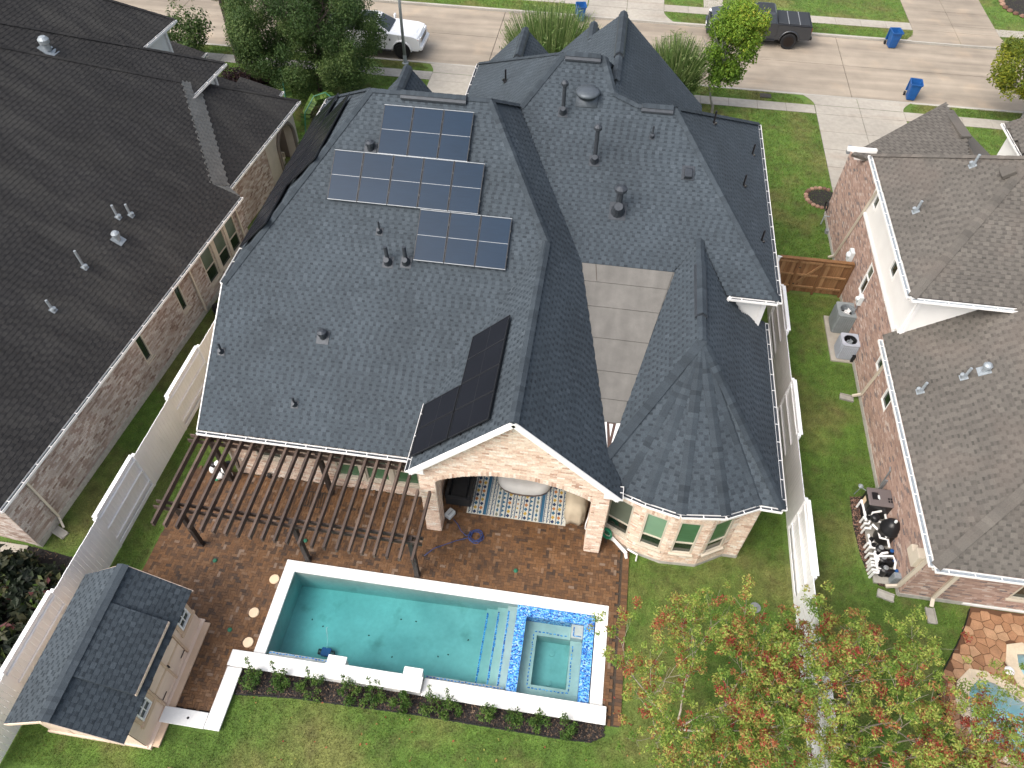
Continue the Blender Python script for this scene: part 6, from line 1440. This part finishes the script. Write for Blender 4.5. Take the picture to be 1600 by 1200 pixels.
for k in range(26):
    a = k*.2416; m = MB(); m.cr = rng.random(); m.lathe([(.10, 0), (.2, .06), (.15, .16), (0, .2)], (27.3+1.95*math.cos(a), 55.2+1.95*math.sin(a), 0), 7); m.part('edging_stone', MATS['stone_red'], t)
m = MB(); m.box((8.75, 40.78, .02), (.62, .42, .05)); 
for k in range(5): m.box((8.55+k*.1, 40.78, .05), (.04, .36, .02))
setp(m.part('drain_grate', MATS['drain_iron']), 'dark storm drain grate in the grass strip by the street', 'drain')
m = MB(); m.box((10.75, 28.9, .1), (.2, .2, .18)); setp(m.part('utility_box', MATS['grey_plastic']), 'small grey utility box at the foot of the red brick wall', 'utility box')
m = MB(); m.lathe([(.16, 0), (.17, .05), (.0, .08)], (6.35, 10.0, 0), 12); setp(m.part('valve_lid', MATS['grey_plastic']), 'dark round valve cover in the grass between turret and fence', 'valve cover')
m = MB(); m.box((-8.3, 2.9, .03), (2.6, .35, .1)); setp(m.part('stone_border', MATS['stone_red']), 'reddish stone border at the bottom edge of the back lawn', 'edging')

# ------------------------------------------------------------------ street lamp, bins
t = thing('street_lamp', 'slim grey street lamp post on the grass strip beside the white pickup', 'street lamp', (-12.28, 41.05, 0))
MB().lathe([(.20, 0), (.20, .04), (.12, .08), (.105, .5)], (-12.28, 41.05, 0), 14).part('base', MATS['lamp_grey'], t); MB().tube([(-12.28, 41.05, .1), (-12.25, 41.05, 4), (-12.2, 41.05, 8.0)], [.095, .08, .06], 12).part('pole', MATS['lamp_grey'], t, smooth=True)
MB().tube([(-12.2, 41.05, 7.9), (-12.2, 41.6, 8.2), (-12.2, 42.6, 8.25)], .04, 8).part('arm', MATS['lamp_grey'], t); MB().box((-12.2, 42.8, 8.2), (.22, .6, .14)).part('lamp_head', MATS['grey_plastic'], t, bevel=.03)
def bin_(label, loc, rot):
    t = thing('wheelie_bin', label, 'bin', (0, 0, 0), 0, 'blue wheeled bins')
    def rr(w, d, z, y0=0, r=.06):
        out = []
        for cx, cy, a0 in ((w-r, d-r, 0), (-w+r, d-r, 90), (-w+r, -d+r, 180), (w-r, -d+r, 270)):
            for k in range(4): a = math.radians(a0+k*30); out.append((cx+r*math.cos(a), cy+r*math.sin(a)+y0, z))
        return out
    MB().loft([rr(.22, .25, .05), rr(.23, .27, .12), rr(.285, .345, .92), rr(.30, .36, .94), rr(.33, .395, .95), rr(.33, .395, 1.02), rr(.295, .36, 1.02), rr(.29, .35, .97), rr(.21, .24, .12)]).part('body', MATS['bin_blue'], t)
    m = MB(); m.loft([rr(.212, .242, .13), rr(.215, .245, .135)]); m.part('floor', MATS['bin_inner'], t)
    m = MB(); m.box((0, .44, .62), (.62, .03, .78), rot=Matrix.Rotation(.07, 3, 'X')); lid = m.part('lid', MATS['bin_blue'], t, bevel=.012)
    for s_ in (-1, 1): MB().tube([(s_*.3-.035*s_, .36, .11), (s_*.3+.035*s_, .36, .11)], .115, 14).part('wheel', MATS['bin_black'], t)
    MB().tube([(-.26, .40, 1.0), (.26, .40, 1.0)], .02, 8).part('handle', MATS['bin_black'], t); MB().box((0, -.31, .60), (.28, .03, .10)).part('grip', MATS['bin_blue'], t)
    MB().box((0, -.30, .74), (.16, .012, .02)).part('stamp', MATS['pipe_white'], t)
    t.location = loc; t.rotation_euler = (0, 0, rot); return t
b1 = bin_('open blue wheeled bin in the near gutter of the street, by the driveway', (16.95, 42.05, -.11), -.12)
copy_tree(b1, (16.95, 48.22, -.11), .1, 'open blue wheeled bin against the far kerb beside the wide driveway')
copy_tree(b1, (-2.5, 48.5, -.11), .2, 'blue wheeled bin behind the tall grassy plant, left of the far driveway')

# ------------------------------------------------------------------ plants
def limbs(base, d, L, r, depth, seed, spread=.55, ratio=.72, kids=(2, 3), up=.15, out=None, tips=None, wob=.12):
    rg = random.Random(seed); out = [] if out is None else out; tips = [] if tips is None else tips
    def rec(p, d, L, r, k):
        n = 4; pts = [p]; d = d.normalized()
        for i in range(n):
            d = (d+Vector((rg.gauss(0, wob), rg.gauss(0, wob), rg.gauss(0, wob)+up*.25))).normalized(); pts.append(pts[-1]+d*(L/n))
        out.append((pts, [r*(1-.45*i/n) for i in range(n+1)], k)); tips.append((pts[-1], k))
        if k > 0:
            m = rg.randint(*kids); a0 = rg.random()*6.28
            for j in range(m):
                a = a0+j*6.28/m+rg.gauss(0, .3); o = d.orthogonal().normalized(); b = d.cross(o); s = spread*rg.uniform(.6, 1.3)
                rec(pts[-1] if j else pts[rg.choice((3, 4))], (d+(o*math.cos(a)+b*math.sin(a))*s+Vector((0, 0, up))).normalized(), L*ratio*rg.uniform(.8, 1.15), r*.6, k-1)
    rec(Vector(base), Vector(d), L, r, depth); return out, tips
def branch_mesh(sk, n0=8):
    m = MB()
    for pts, rad, k in sk: m.tube(pts, rad, max(4, min(n0, 4+k*2)), cap=False)
    return m
def crown(t, name, C, Rr, n, size, m_, aspect=.5, seedcol=None, colspread=.22, flat=0):
    V, F, r = leaf_cloud(C, Rr, n, size, aspect=aspect, seedcol=seedcol, colspread=colspread, flat=flat)
    return obj(name, bulk(name, V, F, r, MATS[m_]), t)

# broad dark oak in front of the left neighbour
t = thing('oak_tree', 'big dense dark green tree between the street and the left house', 'tree', (-16.3, 37.2, 0))
sk = []; tips = []
limbs((-16.3, 37.2, 0), (0, 0, 1), 2.0, .17, 0, 3, out=sk, tips=[])
for k in range(6): limbs((-16.3, 37.2, 1.7), (math.cos(k*1.05), math.sin(k*1.05), 1.5), 2.1, .09, 3, 20+k, .7, .72, (2, 3), .1, sk, tips)
branch_mesh(sk).part('trunk', MATS['bark_dark'], t, smooth=True)
C = [];  Rr = []
for k in range(200):
    a = rng.random()*6.28; u = rng.uniform(-1, 1); rad = 1 if rng.random() < .6 else rng.uniform(.15, 1); s = math.sqrt(1-u*u)
    C.append((-16.25+3.6*rad*s*math.cos(a), 36.9+3.3*rad*s*math.sin(a), 3.75+2.75*rad*u)); Rr.append(rng.uniform(.4, .85))
for k in range(26): C.append((-14.6+rng.gauss(0, .9), 36.2+rng.gauss(0, .8), 1.5+rng.random()*1.5)); Rr.append(rng.uniform(.4, .7))
crown(t, 'crown', C, Rr, 120000, .11, 'leaf_oak', .5)
# pine
t = thing('pine_tree', 'tall thin pine with bare lower trunk, at the street left of the big tree', 'tree', (-22.0, 39.5, 0))
sk = [([Vector((-22.0, 39.5, 0)), Vector((-22.0, 39.5, 1.5)), Vector((-22.05, 39.55, 3.5)), Vector((-22.2, 39.7, 7.0)), Vector((-22.3, 39.8, 10))], [.20, .17, .15, .12, .06], 3)]
C, Rr = [], []
for k in range(22):
    z = rng.uniform(2.3, 8); a = rng.random()*6.28; L = rng.uniform(1.4, 3.0); p0 = Vector((-22.05, 39.6, z)); p1 = p0+Vector((math.cos(a)*L, math.sin(a)*L, rng.uniform(-.5, .4)))
    sk.append(([p0, (p0+p1)/2+Vector((0, 0, .15)), p1], [.045, .03, .015], 0))
    for f_ in (.5, .75, 1.0): C.append(tuple(p0.lerp(p1, f_)+Vector((rng.gauss(0, .25), rng.gauss(0, .25), rng.gauss(0, .12))))); Rr.append(rng.uniform(.25, .55))
branch_mesh(sk).part('trunk', MATS['bark_dark'], t, smooth=True); crown(t, 'crown', C, Rr, 17000, .24, 'leaf_pine', .12)
# young bright tree by the street
t = thing('young_tree', 'young bright green tree with slim pale trunk in the front lawn grass', 'tree', (5.68, 38.4, 0))
sk, tips = limbs((5.68, 38.4, 0), (.03, 0, 1), 1.9, .095, 0, 5, out=[], tips=[])
for k in range(6): limbs((5.66, 38.4, 1.6), (math.cos(k*1.05)*.6, math.sin(k*1.05)*.6, 1.5), 1.35, .05, 3, 60+k, .5, .75, (2, 3), .35, sk, tips)
branch_mesh(sk).part('trunk', MATS['bark_grey'], t, smooth=True)
C, Rr, sc_ = [], [], []
for k in range(120):
    z = rng.random(); w = 1.12*(.62+.5*math.sin(min(1, z*1.25)*math.pi*.62)) ; a = rng.random()*6.28; q_ = math.sqrt(rng.random())
    cx = 5.72+.28*z+w*q_*math.cos(a); C.append((cx, 38.45+w*q_*math.sin(a), 2.05+z*3.6)); Rr.append(rng.uniform(.30, .58)); sc_.append(min(1, .15+.5*z+.18*(cx-5.7)+rng.gauss(0, .12)))
for k in range(14): C.append((6.5+rng.random()*.9, 38.4+rng.gauss(0, .5), 4.4+rng.random()*1.0)); Rr.append(.28); sc_.append(.85)
crown(t, 'crown', C, Rr, 20000, .15, 'leaf_bright', .42, np.clip(sc_, 0, 1), .18)
# yellow-green tree at the right edge
t = thing('street_tree', 'yellow-green leafy tree at the right edge by the far pavement', 'tree', (22.4, 40.2, 0))
sk, tips = limbs((22.4, 40.2, 0), (0, 0, 1), 1.6, .10, 0, 8, out=[], tips=[])
for k in range(5): limbs((22.4, 40.2, 1.4), (math.cos(k*1.26), math.sin(k*1.26), 1.3), 1.3, .05, 2, 90+k, .6, .75, (2, 3), .2, sk, tips)
branch_mesh(sk).part('trunk', MATS['bark_grey'], t, smooth=True)
C, Rr = [], []
for k in range(90): a = rng.random()*6.28; u = rng.uniform(-1, 1); s = math.sqrt(1-u*u); q_ = rng.uniform(.6, 1); C.append((22.2+2.5*q_*s*math.cos(a), 40.2+2.2*q_*s*math.sin(a), 3.3+1.9*q_*u)); Rr.append(rng.uniform(.35, .6))
crown(t, 'crown', C, Rr, 17000, .16, 'leaf_lime', .45, None, .3)
# feathery plants behind the roof
def reeds(name, label, x, y, h, w, n, m_='leaf_reed', seed=1, cat='shrub'):
    t = thing(name, label, cat, (x, y, 0)); g_ = np.random.default_rng(seed)
    a = g_.uniform(0, 6.28, n); s = np.sqrt(g_.random(n))*w; hh = h*(.55+.45*g_.random(n))*(1-.22*s/w); base = np.stack([x+.35*s*np.cos(a), y+.35*s*np.sin(a), np.zeros(n)], 1)
    top = base+np.stack([np.cos(a)*s*.9+g_.normal(0, .1, n), np.sin(a)*s*.9+g_.normal(0, .1, n), hh], 1); mid = base*.45+top*.55; mid[:, 2] += .12*h
    b = g_.uniform(0, 6.28, n); d = np.stack([np.cos(b), np.sin(b), np.zeros(n)], 1)*(.018+.014*g_.random(n))[:, None]
    V = np.stack([base-d, base+d, mid+d, mid-d, mid-d, mid+d, top+d*.25, top-d*.25], 1).reshape(-1, 3); obj('stems', bulk('stems', V, np.arange(n*8).reshape(-1, 4), np.repeat(g_.random(n), 2), MATS[m_]), t)
    k = n; i = g_.integers(0, n, k); f_ = g_.uniform(.35, 1.02, k)[:, None]; P = base[i]*(1-f_)+top[i]*f_+g_.normal(0, .10, (k, 3)); P[:, 2] += .1*h*(1-f_[:, 0])
    V, F, r = leaf_cloud(P, np.full(k, .14), k*3, .20, aspect=.16); obj('leaves', bulk('leaves', V, F, r, MATS[m_]), t); return t
reeds('bottlebrush_shrub', 'tall feathery grey-green shrub behind the middle of the roof', -3.25, 36.8, 6.3, 2.1, 4200, seed=4)
reeds('willowy_shrub', 'wispy grey-green shrub to the right of the highest roof gable', 3.3, 38.2, 4.6, 1.5, 1700, seed=9)
def bush(name, label, c, rad, n, size, m_, cat='shrub', h=None, k=14, aspect=.5, group=None, stem='bark_dark'):
    t = thing(name, label, cat, (c[0], c[1], 0), 0, group); C, Rr = [], []; h = h or rad
    for i in range(k):
        a = rng.random()*6.28; q_ = math.sqrt(rng.random()); C.append((c[0]+rad*.75*q_*math.cos(a), c[1]+rad*.75*q_*math.sin(a), h*(.35+.75*rng.random()*(1-.4*q_)))); Rr.append(rad*rng.uniform(.28, .5))
    crown(t, 'leaves', C, Rr, n, size, m_, aspect)
    m = MB()
    for i in range(0, k, 2): m.tube([(c[0], c[1], 0), (c[0]*.5+C[i][0]*.5, c[1]*.5+C[i][1]*.5, C[i][2]*.55), C[i]], [.03, .02, .01], 5, cap=False)
    m.part('stems', MATS[stem], t); return t
bush('shrub', 'low bright green bush in front of the feathery shrub behind the roof', (-3.3, 35.6), 1.0, 2600, .13, 'leaf_shrub', h=2.6, k=20)
bush('shrub', 'leafy green bush between the two houses below the arched fern', (-13.3, 29.6), 1.35, 5200, .14, 'leaf_shrub', h=2.2, k=26)
bush('shrub', 'dark green bush in the corner by the white gable of the left house', (-24.8, 39.0), 1.7, 4200, .17, 'leaf_oak', h=2.6, k=22)
bush('shrub', 'dark purple mounded shrub at the foot of the pine', (-20.6, 37.0), 1.45, 5200, .13, 'leaf_purple', h=.9, k=26)
bush('shrub', 'dark shrub mass in shade between arched fern and oak', (-14.4, 33.6), 1.3, 3600, .14, 'leaf_dark', h=1.0, k=18)
bush('shrub', 'olive bush at the wall of the left house front', (-19.4, 34.9), .9, 1600, .14, 'leaf_oak', h=1.0, k=12)
def fern(label, pts, w, n, seed):
    t = thing('arching_palm', label, 'fern', tuple(pts[0][:2])+(0,)); P = [Vector(p) for p in pts]; MB().tube(P, .035, 6).part('stem', MATS['green_plastic'], t); g_ = random.Random(seed); V, r = [], []
    for i in range(n):
        f_ = .12+.88*i/n; s = f_*(len(P)-1); k = min(int(s), len(P)-2); p = P[k].lerp(P[k+1], s-k); d = (P[k+1]-P[k]).normalized(); x = d.cross(Vector((0, 0, 1))).normalized()*(1 if i % 2 else -1)
        L = w*(.5+.6*math.sin(f_*3.0)); e = p+x*L+d*L*.35+Vector((0, 0, -.25*L)); b = d*.065; V += [p-b, p+b, e+b*.6, e-b*.6]; r.append(g_.random())
    obj('fronds', bulk('fronds', [tuple(v) for v in V], np.arange(len(V)).reshape(-1, 4), r, MATS['leaf_shrub']), t)
fern('arched green fern frond over the dark planting between the houses', [(-15.3, 31.8, .2), (-15.3, 32.5, 1.5), (-14.9, 33.1, 2.1), (-14.3, 33.2, 2.3), (-13.7, 32.9, 2.1), (-13.4, 32.6, 1.8)], .32, 110, 3)
fern('upright green frond left of the arched fern by the low roof', [(-16.2, 32.6, .2), (-16.7, 33.6, 1.6), (-17.0, 34.4, 2.4), (-17.2, 34.8, 2.5)], .34, 80, 5)
# dark leafy plants left of the fence
for k, (x, y, r_, n_, d_) in enumerate(((-16.55, 7.35, .95, 1100, 'nearest the whitewashed wall corner'), (-15.35, 6.9, .9, 1000, 'close against the fence, second from the wall'), (-16.6, 5.9, 1.0, 1200, 'at the left edge, third from the wall'), (-15.25, 5.3, .9, 1000, 'farthest from the wall, beside the fence and shed'))):
    bush('croton_shrub', f'dark bronze-leaved shrub in the left bed, {d_}', (x, y), r_, n_, .30, 'leaf_dark', h=1.15, k=16, aspect=.55, group='dark shrubs in the left bed')
# row of young shrubs in the mulch bed
SH = [(-8.15, .30, 1), (-7.42, .30, 1), (-6.42, .36, 1), (-5.33, .27, 1), (-4.62, .27, 1), (-3.72, .28, 0), (-2.92, .24, 1), (-2.36, .27, 1), (-1.35, .20, 0), (-.55, .22, 0), (.15, .24, 0), (.85, .25, 0)]
sp_ = ['first', 'second', 'third', 'fourth', 'fifth', 'sixth', 'seventh', 'eighth', 'ninth', 'tenth', 'eleventh', 'twelfth']
for i, (x, r_, tall) in enumerate(SH):
    y = 5.62-.02*(i % 2); t = thing('young_shrub', f'small green shrub in the mulch bed, {sp_[i]} from the white corner wall', 'shrub', (x, y, .03), 0, 'young shrubs along the pool wall')
    C, Rr = [], []; m = MB()
    for k in range(16):
        a = rng.random()*6.28; q_ = math.sqrt(rng.random())*r_*1.15; C.append((x+q_*math.cos(a), y+q_*math.sin(a), .12+.42*rng.random())); Rr.append(.10+.05*rng.random())
        m.tube([(x, y, .02), C[-1]], [.010, .004], 4, cap=False)
    if tall:
        tp = (x-.06+rng.uniform(-.05, .05), y+.25, .95+.3*rng.random())
        for f_ in (.5, .65, .8, .92, 1.0): C.append((x+(tp[0]-x)*f_, y+(tp[1]-y)*f_, .1+(tp[2]-.1)*f_)); Rr.append(.07)
        m.tube([(x, y, .02), tp], [.014, .006], 5, cap=False)
    m.part('stems', MATS['bark_dark'], t); crown(t, 'leaves', C, Rr, 900 if r_ > .25 else 620, .062, 'leaf_shrub', .5)
# crape myrtles in the foreground: pale stems, thin sprays of green, yellow and red leaves
def myrtle(label, x, y, h, seed, n, lean=(0, 0), red=.0, stems=5, spread=.62):
    t = thing('crape_myrtle', label, 'tree', (x, y, 0)); sk, tips = [], []; rg = random.Random(seed)
    for k in range(stems):
        a = 6.28*k/stems+rg.random()*.6; limbs((x+.12*math.cos(a), y+.12*math.sin(a), 0), (math.cos(a)*spread+lean[0], math.sin(a)*spread+lean[1], 1.15), h*.36, .032, 4, seed*17+k, .55, .74, (2, 3), .16, sk, tips, .09)
    branch_mesh(sk).part('trunk', MATS['bark_pale'], t, smooth=True)
    T = [p for p, k in tips if k <= 1 and p.z > h*.40]; C, Rr, sc2 = [], [], []
    for p in T:
        base = min(1, max(0, rg.gauss(.50+red, .26)))
        for j in range(rg.choice((1, 2, 2))): C.append((p.x+rg.gauss(0, .17), p.y+rg.gauss(0, .17), p.z+rg.gauss(0, .12))); Rr.append(rg.uniform(.08, .19)); sc2.append(base)
    print(label, 'tips', len(T), 'z', round(max(p.z for p in T), 2))
    crown(t, 'crown', C, Rr, int(n*3.6), .074, 'leaf_myrtle', .45, sc2, .14)
myrtle('crape myrtle with sparse yellow-green and red leaves, closest to the pool corner', 4.0, 6.2, 4.6, 3, 7000)
myrtle('crape myrtle with sparse turning leaves standing just left of the right-hand fence', 6.3, 6.5, 4.6, 4, 7000)
myrtle('crape myrtle with pale forked trunk just right of the right-hand fence', 8.55, 6.5, 4.7, 5, 7000, red=.04)
myrtle('crape myrtle with the reddest leaves, overhanging the curved pale blue pool', 10.9, 5.4, 4.4, 6, 4600, red=.12)
myrtle('crape myrtle cut by the bottom edge between back lawn and fence', 4.4, 3.3, 3.6, 7, 4200, red=-.06)
myrtle('crape myrtle cut by the bottom edge right of the fence', 8.0, 3.6, 3.8, 8, 4200, red=-.04)
# loose fallen leaves
n = 420; X = NR.uniform(-8, 11, n); Y = NR.uniform(3, 8.5, n); k = ~((X > -8.5) & (X < 1.9) & (Y > 5.3)); X, Y = X[k], Y[k]
Vv, Ff, rr_ = leaf_cloud(np.stack([X, Y, np.full(len(X), .06)], 1), np.full((len(X), 3), .005), len(X), .07, flat=3, aspect=.6)
setp(obj('fallen_leaves', bulk('fallen_leaves', Vv, Ff, np.clip(rr_*.5+.5, 0, 1), MATS['leaf_myrtle'])), kind='stuff')

# ------------------------------------------------------------------ pickup trucks
def pickup(label, loc, rot, paint, rim, bedcover, chrome_grille, flip=False):
    t = thing('pickup_truck', label, 'pickup truck', (0, 0, 0)); HWD = 1.0; WB = 1.9; WR = .46; GC = .58
    # lower body from a side outline with wheel arches, front at +x
    def arch(cx): return [(cx+.56*math.cos(math.pi*k/8), .50+.56*math.sin(math.pi*k/8)+.02) for k in range(9)]
    prof = [(-3.08, .62), (-3.12, .80), (-3.05, 1.38), (-1.02, 1.40), (-1.0, 1.46), (1.10, 1.45), (1.22, 1.46), (2.55, 1.38), (2.88, 1.28), (3.0, 1.05), (3.02, .72), (2.9, .55)]
    prof += [(x, z) for x, z in arch(WB) if True][:0]
    bot = [(WB+.58, .55)]+arch(WB)+[(WB-.58, .52), (-WB+.58, .52)]+arch(-WB)+[(-WB-.58, .60)]
    outline = prof+bot
    secs = []
    for y, k in ((-HWD, .0), (-HWD*.985, .0), (HWD*.985, 0), (HWD, 0)): secs.append((y, k))
    m = MB(); F = Matrix(((1, 0, 0, 0), (0, 0, 1, 0), (0, 1, 0, 0), (0, 0, 0, 1)))
    m.prism(outline, -HWD, HWD, F=F); body = m.part('body', MATS[paint], t, bevel=.05, seg=2)
    # bonnet bulge and fender flares
    m = MB(); m.loft([[(1.2, -.55, 1.455), (1.2, .55, 1.455), (2.75, .45, 1.33), (2.75, -.45, 1.33)], [(1.25, -.48, 1.51), (1.25, .48, 1.51), (2.6, .38, 1.395), (2.6, -.38, 1.395)]]); m.part('bonnet', MATS[paint], t, bevel=.03)
    for cx in (WB, -WB):
        for s in (-1, 1):
            m = MB(); pts = [(cx+.58*math.cos(math.pi*k/12), s*1.01, .50+.58*math.sin(math.pi*k/12)) for k in range(13)]; m.tube(pts, .055, 6); m.part('wheel_arch', MATS[paint], t, smooth=True)
    # cabin
    def ring(z, x0, x1, hw, r=.10): return [(x1-r, -hw, z), (x1, -hw+r, z), (x1, hw-r, z), (x1-r, hw, z), (x0+r, hw, z), (x0, hw-r, z), (x0, -hw+r, z), (x0+r, -hw, z)]
    zb, zt = 1.45, 1.98; lo = (-1.02, 1.22, .95); hi = (-.86, .42, .74)
    m = MB(); m.loft([ring(zb-.02, *lo), ring(zt-.05, hi[0], hi[1], hi[2]), ring(zt, hi[0]+.10, hi[1]-.10, hi[2]-.08)]); cab = m.part('cabin', MATS[paint], t, bevel=.02)
    def on(f, y_, x_a, x_b): return None
    def P(u, v, s):  # side glass: u along x 0..1, v up 0..1
        x0 = lo[0]+(hi[0]-lo[0])*v; x1 = lo[1]+(hi[1]-lo[1])*v; return (x0+(x1-x0)*u, s*((lo[2]+(hi[2]-lo[2])*v)+.006), zb+(zt-.05-zb)*v)
    for s in (-1, 1):
        for u0, u1, u2, u3 in ((.06, .40, .41, .09), (.45, .90, .86, .455)):
            m = MB(); q_ = [P(u0, .10, s), P(u1, .10, s), P(u2, .90, s), P(u3, .90, s)]; m.add(q_+[(a, b-s*.03, c) for a, b, c in q_], [(0, 1, 2, 3), (0, 4, 5, 1), (1, 5, 6, 2), (2, 6, 7, 3), (3, 7, 4, 0)]); m.part('side_window', MATS['car_glass'], cab)
        for u in (.03, .425, .94): m = MB(); a, b = P(u, -.9, s), P(u, .0, s); m.bar((a[0], s*1.004, .72), (a[0], s*1.004, 1.40), .012, .012); m.part('door_gap', MATS['black_plastic'], body)
        for x in (-.45, .55): MB().box((x, s*1.02, 1.28), (.2, .03, .04)).part('door_handle', MATS['black_plastic' if paint == 'truck_dark' else paint], body, bevel=.008)
        m = MB(); m.box((1.02, s*1.13, 1.56), (.12, .22, .24)); m.bar((1.0, s*.93, 1.47), (1.02, s*1.08, 1.5), .05, .05); m.part('wing_mirror', MATS[paint if paint == 'truck_white' else 'black_plastic'], t, bevel=.03)
        MB().box((.1, s*1.06, .50), (2.3, .16, .05)).part('running_board', MATS['black_plastic'], t, bevel=.01)
        MB().box((1.22, s*1.008, 1.12), (.09, .012, .12)).part('fender_badge', MATS['grille'], body)
    def Wf(u, v, off=.008): 
        x = lo[1]+(hi[1]-lo[1])*v+off; hw = (lo[2]+(hi[2]-lo[2])*v)-.10; return (x, -hw+2*hw*u, zb+(zt-.05-zb)*v+off)
    m = MB(); q_ = [Wf(.02, .06), Wf(.98, .06), Wf(.97, .95), Wf(.03, .95)]; m.add(q_+[(a-.03, b, c-.03) for a, b, c in q_], [(0, 1, 2, 3), (0, 4, 5, 1), (1, 5, 6, 2), (2, 6, 7, 3), (3, 7, 4, 0)]); m.part('windscreen', MATS['car_glass'], cab)
    m = MB(); q_ = [(lo[0]-.008, -.75, zb+.1), (lo[0]-.008, .75, zb+.1), (hi[0]-.02, .62, zt-.1), (hi[0]-.02, -.62, zt-.1)]; m.add(q_, [(0, 1, 2, 3)]); m.part('rear_window', MATS['car_glass'], cab, norm=False)
    MB().box((-.22, 0, zt+.006), (.95 if paint == 'truck_white' else 1.05, 1.12, .02)).part('roof_panel', MATS['car_glass' if paint == 'truck_white' else 'tonneau'], cab, bevel=.006)
    # bed
    MB().box((-2.02, 0, 1.405), (1.98, 1.78, .03)).part('bed_floor', MATS['tonneau'], t, bevel=.01)
    for s in (-1, 1): MB().box((-2.03, s*.95, 1.42), (2.04, .09, .04)).part('bed_rail', MATS['black_plastic' if paint == 'truck_dark' else paint], t, bevel=.012)
    MB().box((-3.04, 0, 1.41), (.06, 1.9, .05)).part('tailgate_cap', MATS['black_plastic'], t)
    if bedcover:
        for k in range(3):
            MB().box((-1.36-.66*k, 0, 1.445), (.60, 1.74, .04)).part('tonneau_panel', MATS['tonneau'], t, bevel=.015)
        for k in range(2): MB().box((-1.69-.66*k, 0, 1.46), (.05, 1.74, .05)).part('tonneau_rib', MATS['grey_plastic'], t, bevel=.01)
    # front end
    MB().box((3.0, 0, 1.06), (.08, 1.25, .36)).part('grille', MATS['chrome' if chrome_grille else 'grille'], t, bevel=.03); MB().box((3.03, 0, .98), (.05, 1.05, .08)).part('grille_bar', MATS['grille'], t); MB().box((3.03, 0, 1.12), (.05, 1.05, .06)).part('grille_bar', MATS['grille'], t)
    for s in (-1, 1):
        MB().box((2.90, s*.80, 1.10), (.24, .30, .30)).part('headlight', MATS['headlight'], t, bevel=.04); MB().box((2.84, s*.945, 1.10), (.20, .06, .26)).part('indicator', MATS['amber'], t, bevel=.02); MB().box((-3.06, s*.90, 1.12), (.10, .18, .42)).part('tail_light', MATS['tail_red'], t, bevel=.02)
        MB().box((3.10, s*.62, .66), (.06, .2, .1)).part('fog_light', MATS['black_plastic'], t)
    MB().box((3.03, 0, .70), (.24, 1.96, .26)).part('front_bumper', MATS[paint], t, bevel=.06, seg=2); MB().box((3.0, 0, .52), (.20, 1.6, .12)).part('air_dam', MATS['black_plastic'], t, bevel=.03); MB().box((3.14, 0, .74), (.03, .34, .14)).part('number_plate', MATS['pipe_white'], t)
    MB().box((-3.14, 0, .70), (.22, 1.9, .20)).part('rear_bumper', MATS['black_plastic'], t, bevel=.05); MB().box((0, 0, .52), (5.0, 1.5, .12)).part('underside', MATS['black_plastic'], t)
    RX_ = Matrix.Rotation(math.pi/2, 3, 'X')
    for cx in (WB, -WB):
        for s in (-1, 1):
            w = MB(); w.lathe([(.30, -.14), (.44, -.145), (.47, -.10), (.475, 0), (.47, .10), (.44, .145), (.30, .14)], (cx, s*.92, .475), 28, R=RX_); wo_ = w.part('wheel', MATS['tyre'], t, smooth=False)
            r_ = MB(); r_.lathe([(.0, .10), (.07, .11), (.08, .08), (.0, .08)], (cx, s*.92, .475), 12, R=RX_ if s < 0 else Matrix.Rotation(-math.pi/2, 3, 'X'))
            r_.lathe([(.29, .15), (.305, .15), (.305, .06), (.20, .03), (0, .02)], (cx, s*.92, .475), 24, R=RX_ if s < 0 else Matrix.Rotation(-math.pi/2, 3, 'X'))
            for k in range(8):
                a = k*math.pi/4; r_.bar((cx+.07*math.cos(a), s*1.02, .475+.07*math.sin(a)), (cx+.29*math.cos(a), s*1.045, .475+.29*math.sin(a)), .05, .05, up=(0, 1, 0))
            r_.part('rim', MATS[rim], wo_)
            if True: MB().box((cx, s*.55, .62), (1.05, .55, .62)).part('wheel_well', MATS['black_plastic'], t)
    t.location = loc; t.rotation_euler = (0, 0, rot); return t
pickup('white lifted pickup truck at the near kerb, half behind the big tree', (-14.5, 42.75, -.11), -.015, 'truck_white', 'rim_dark', False, True)
pickup('dark grey pickup truck with black bed cover, half behind the young tree', (8.55, 47.85, -.11), math.pi-.01, 'truck_dark', 'rim_bronze', True, False)
print('objects', len(bpy.data.objects), 'meshes', len(bpy.data.meshes))
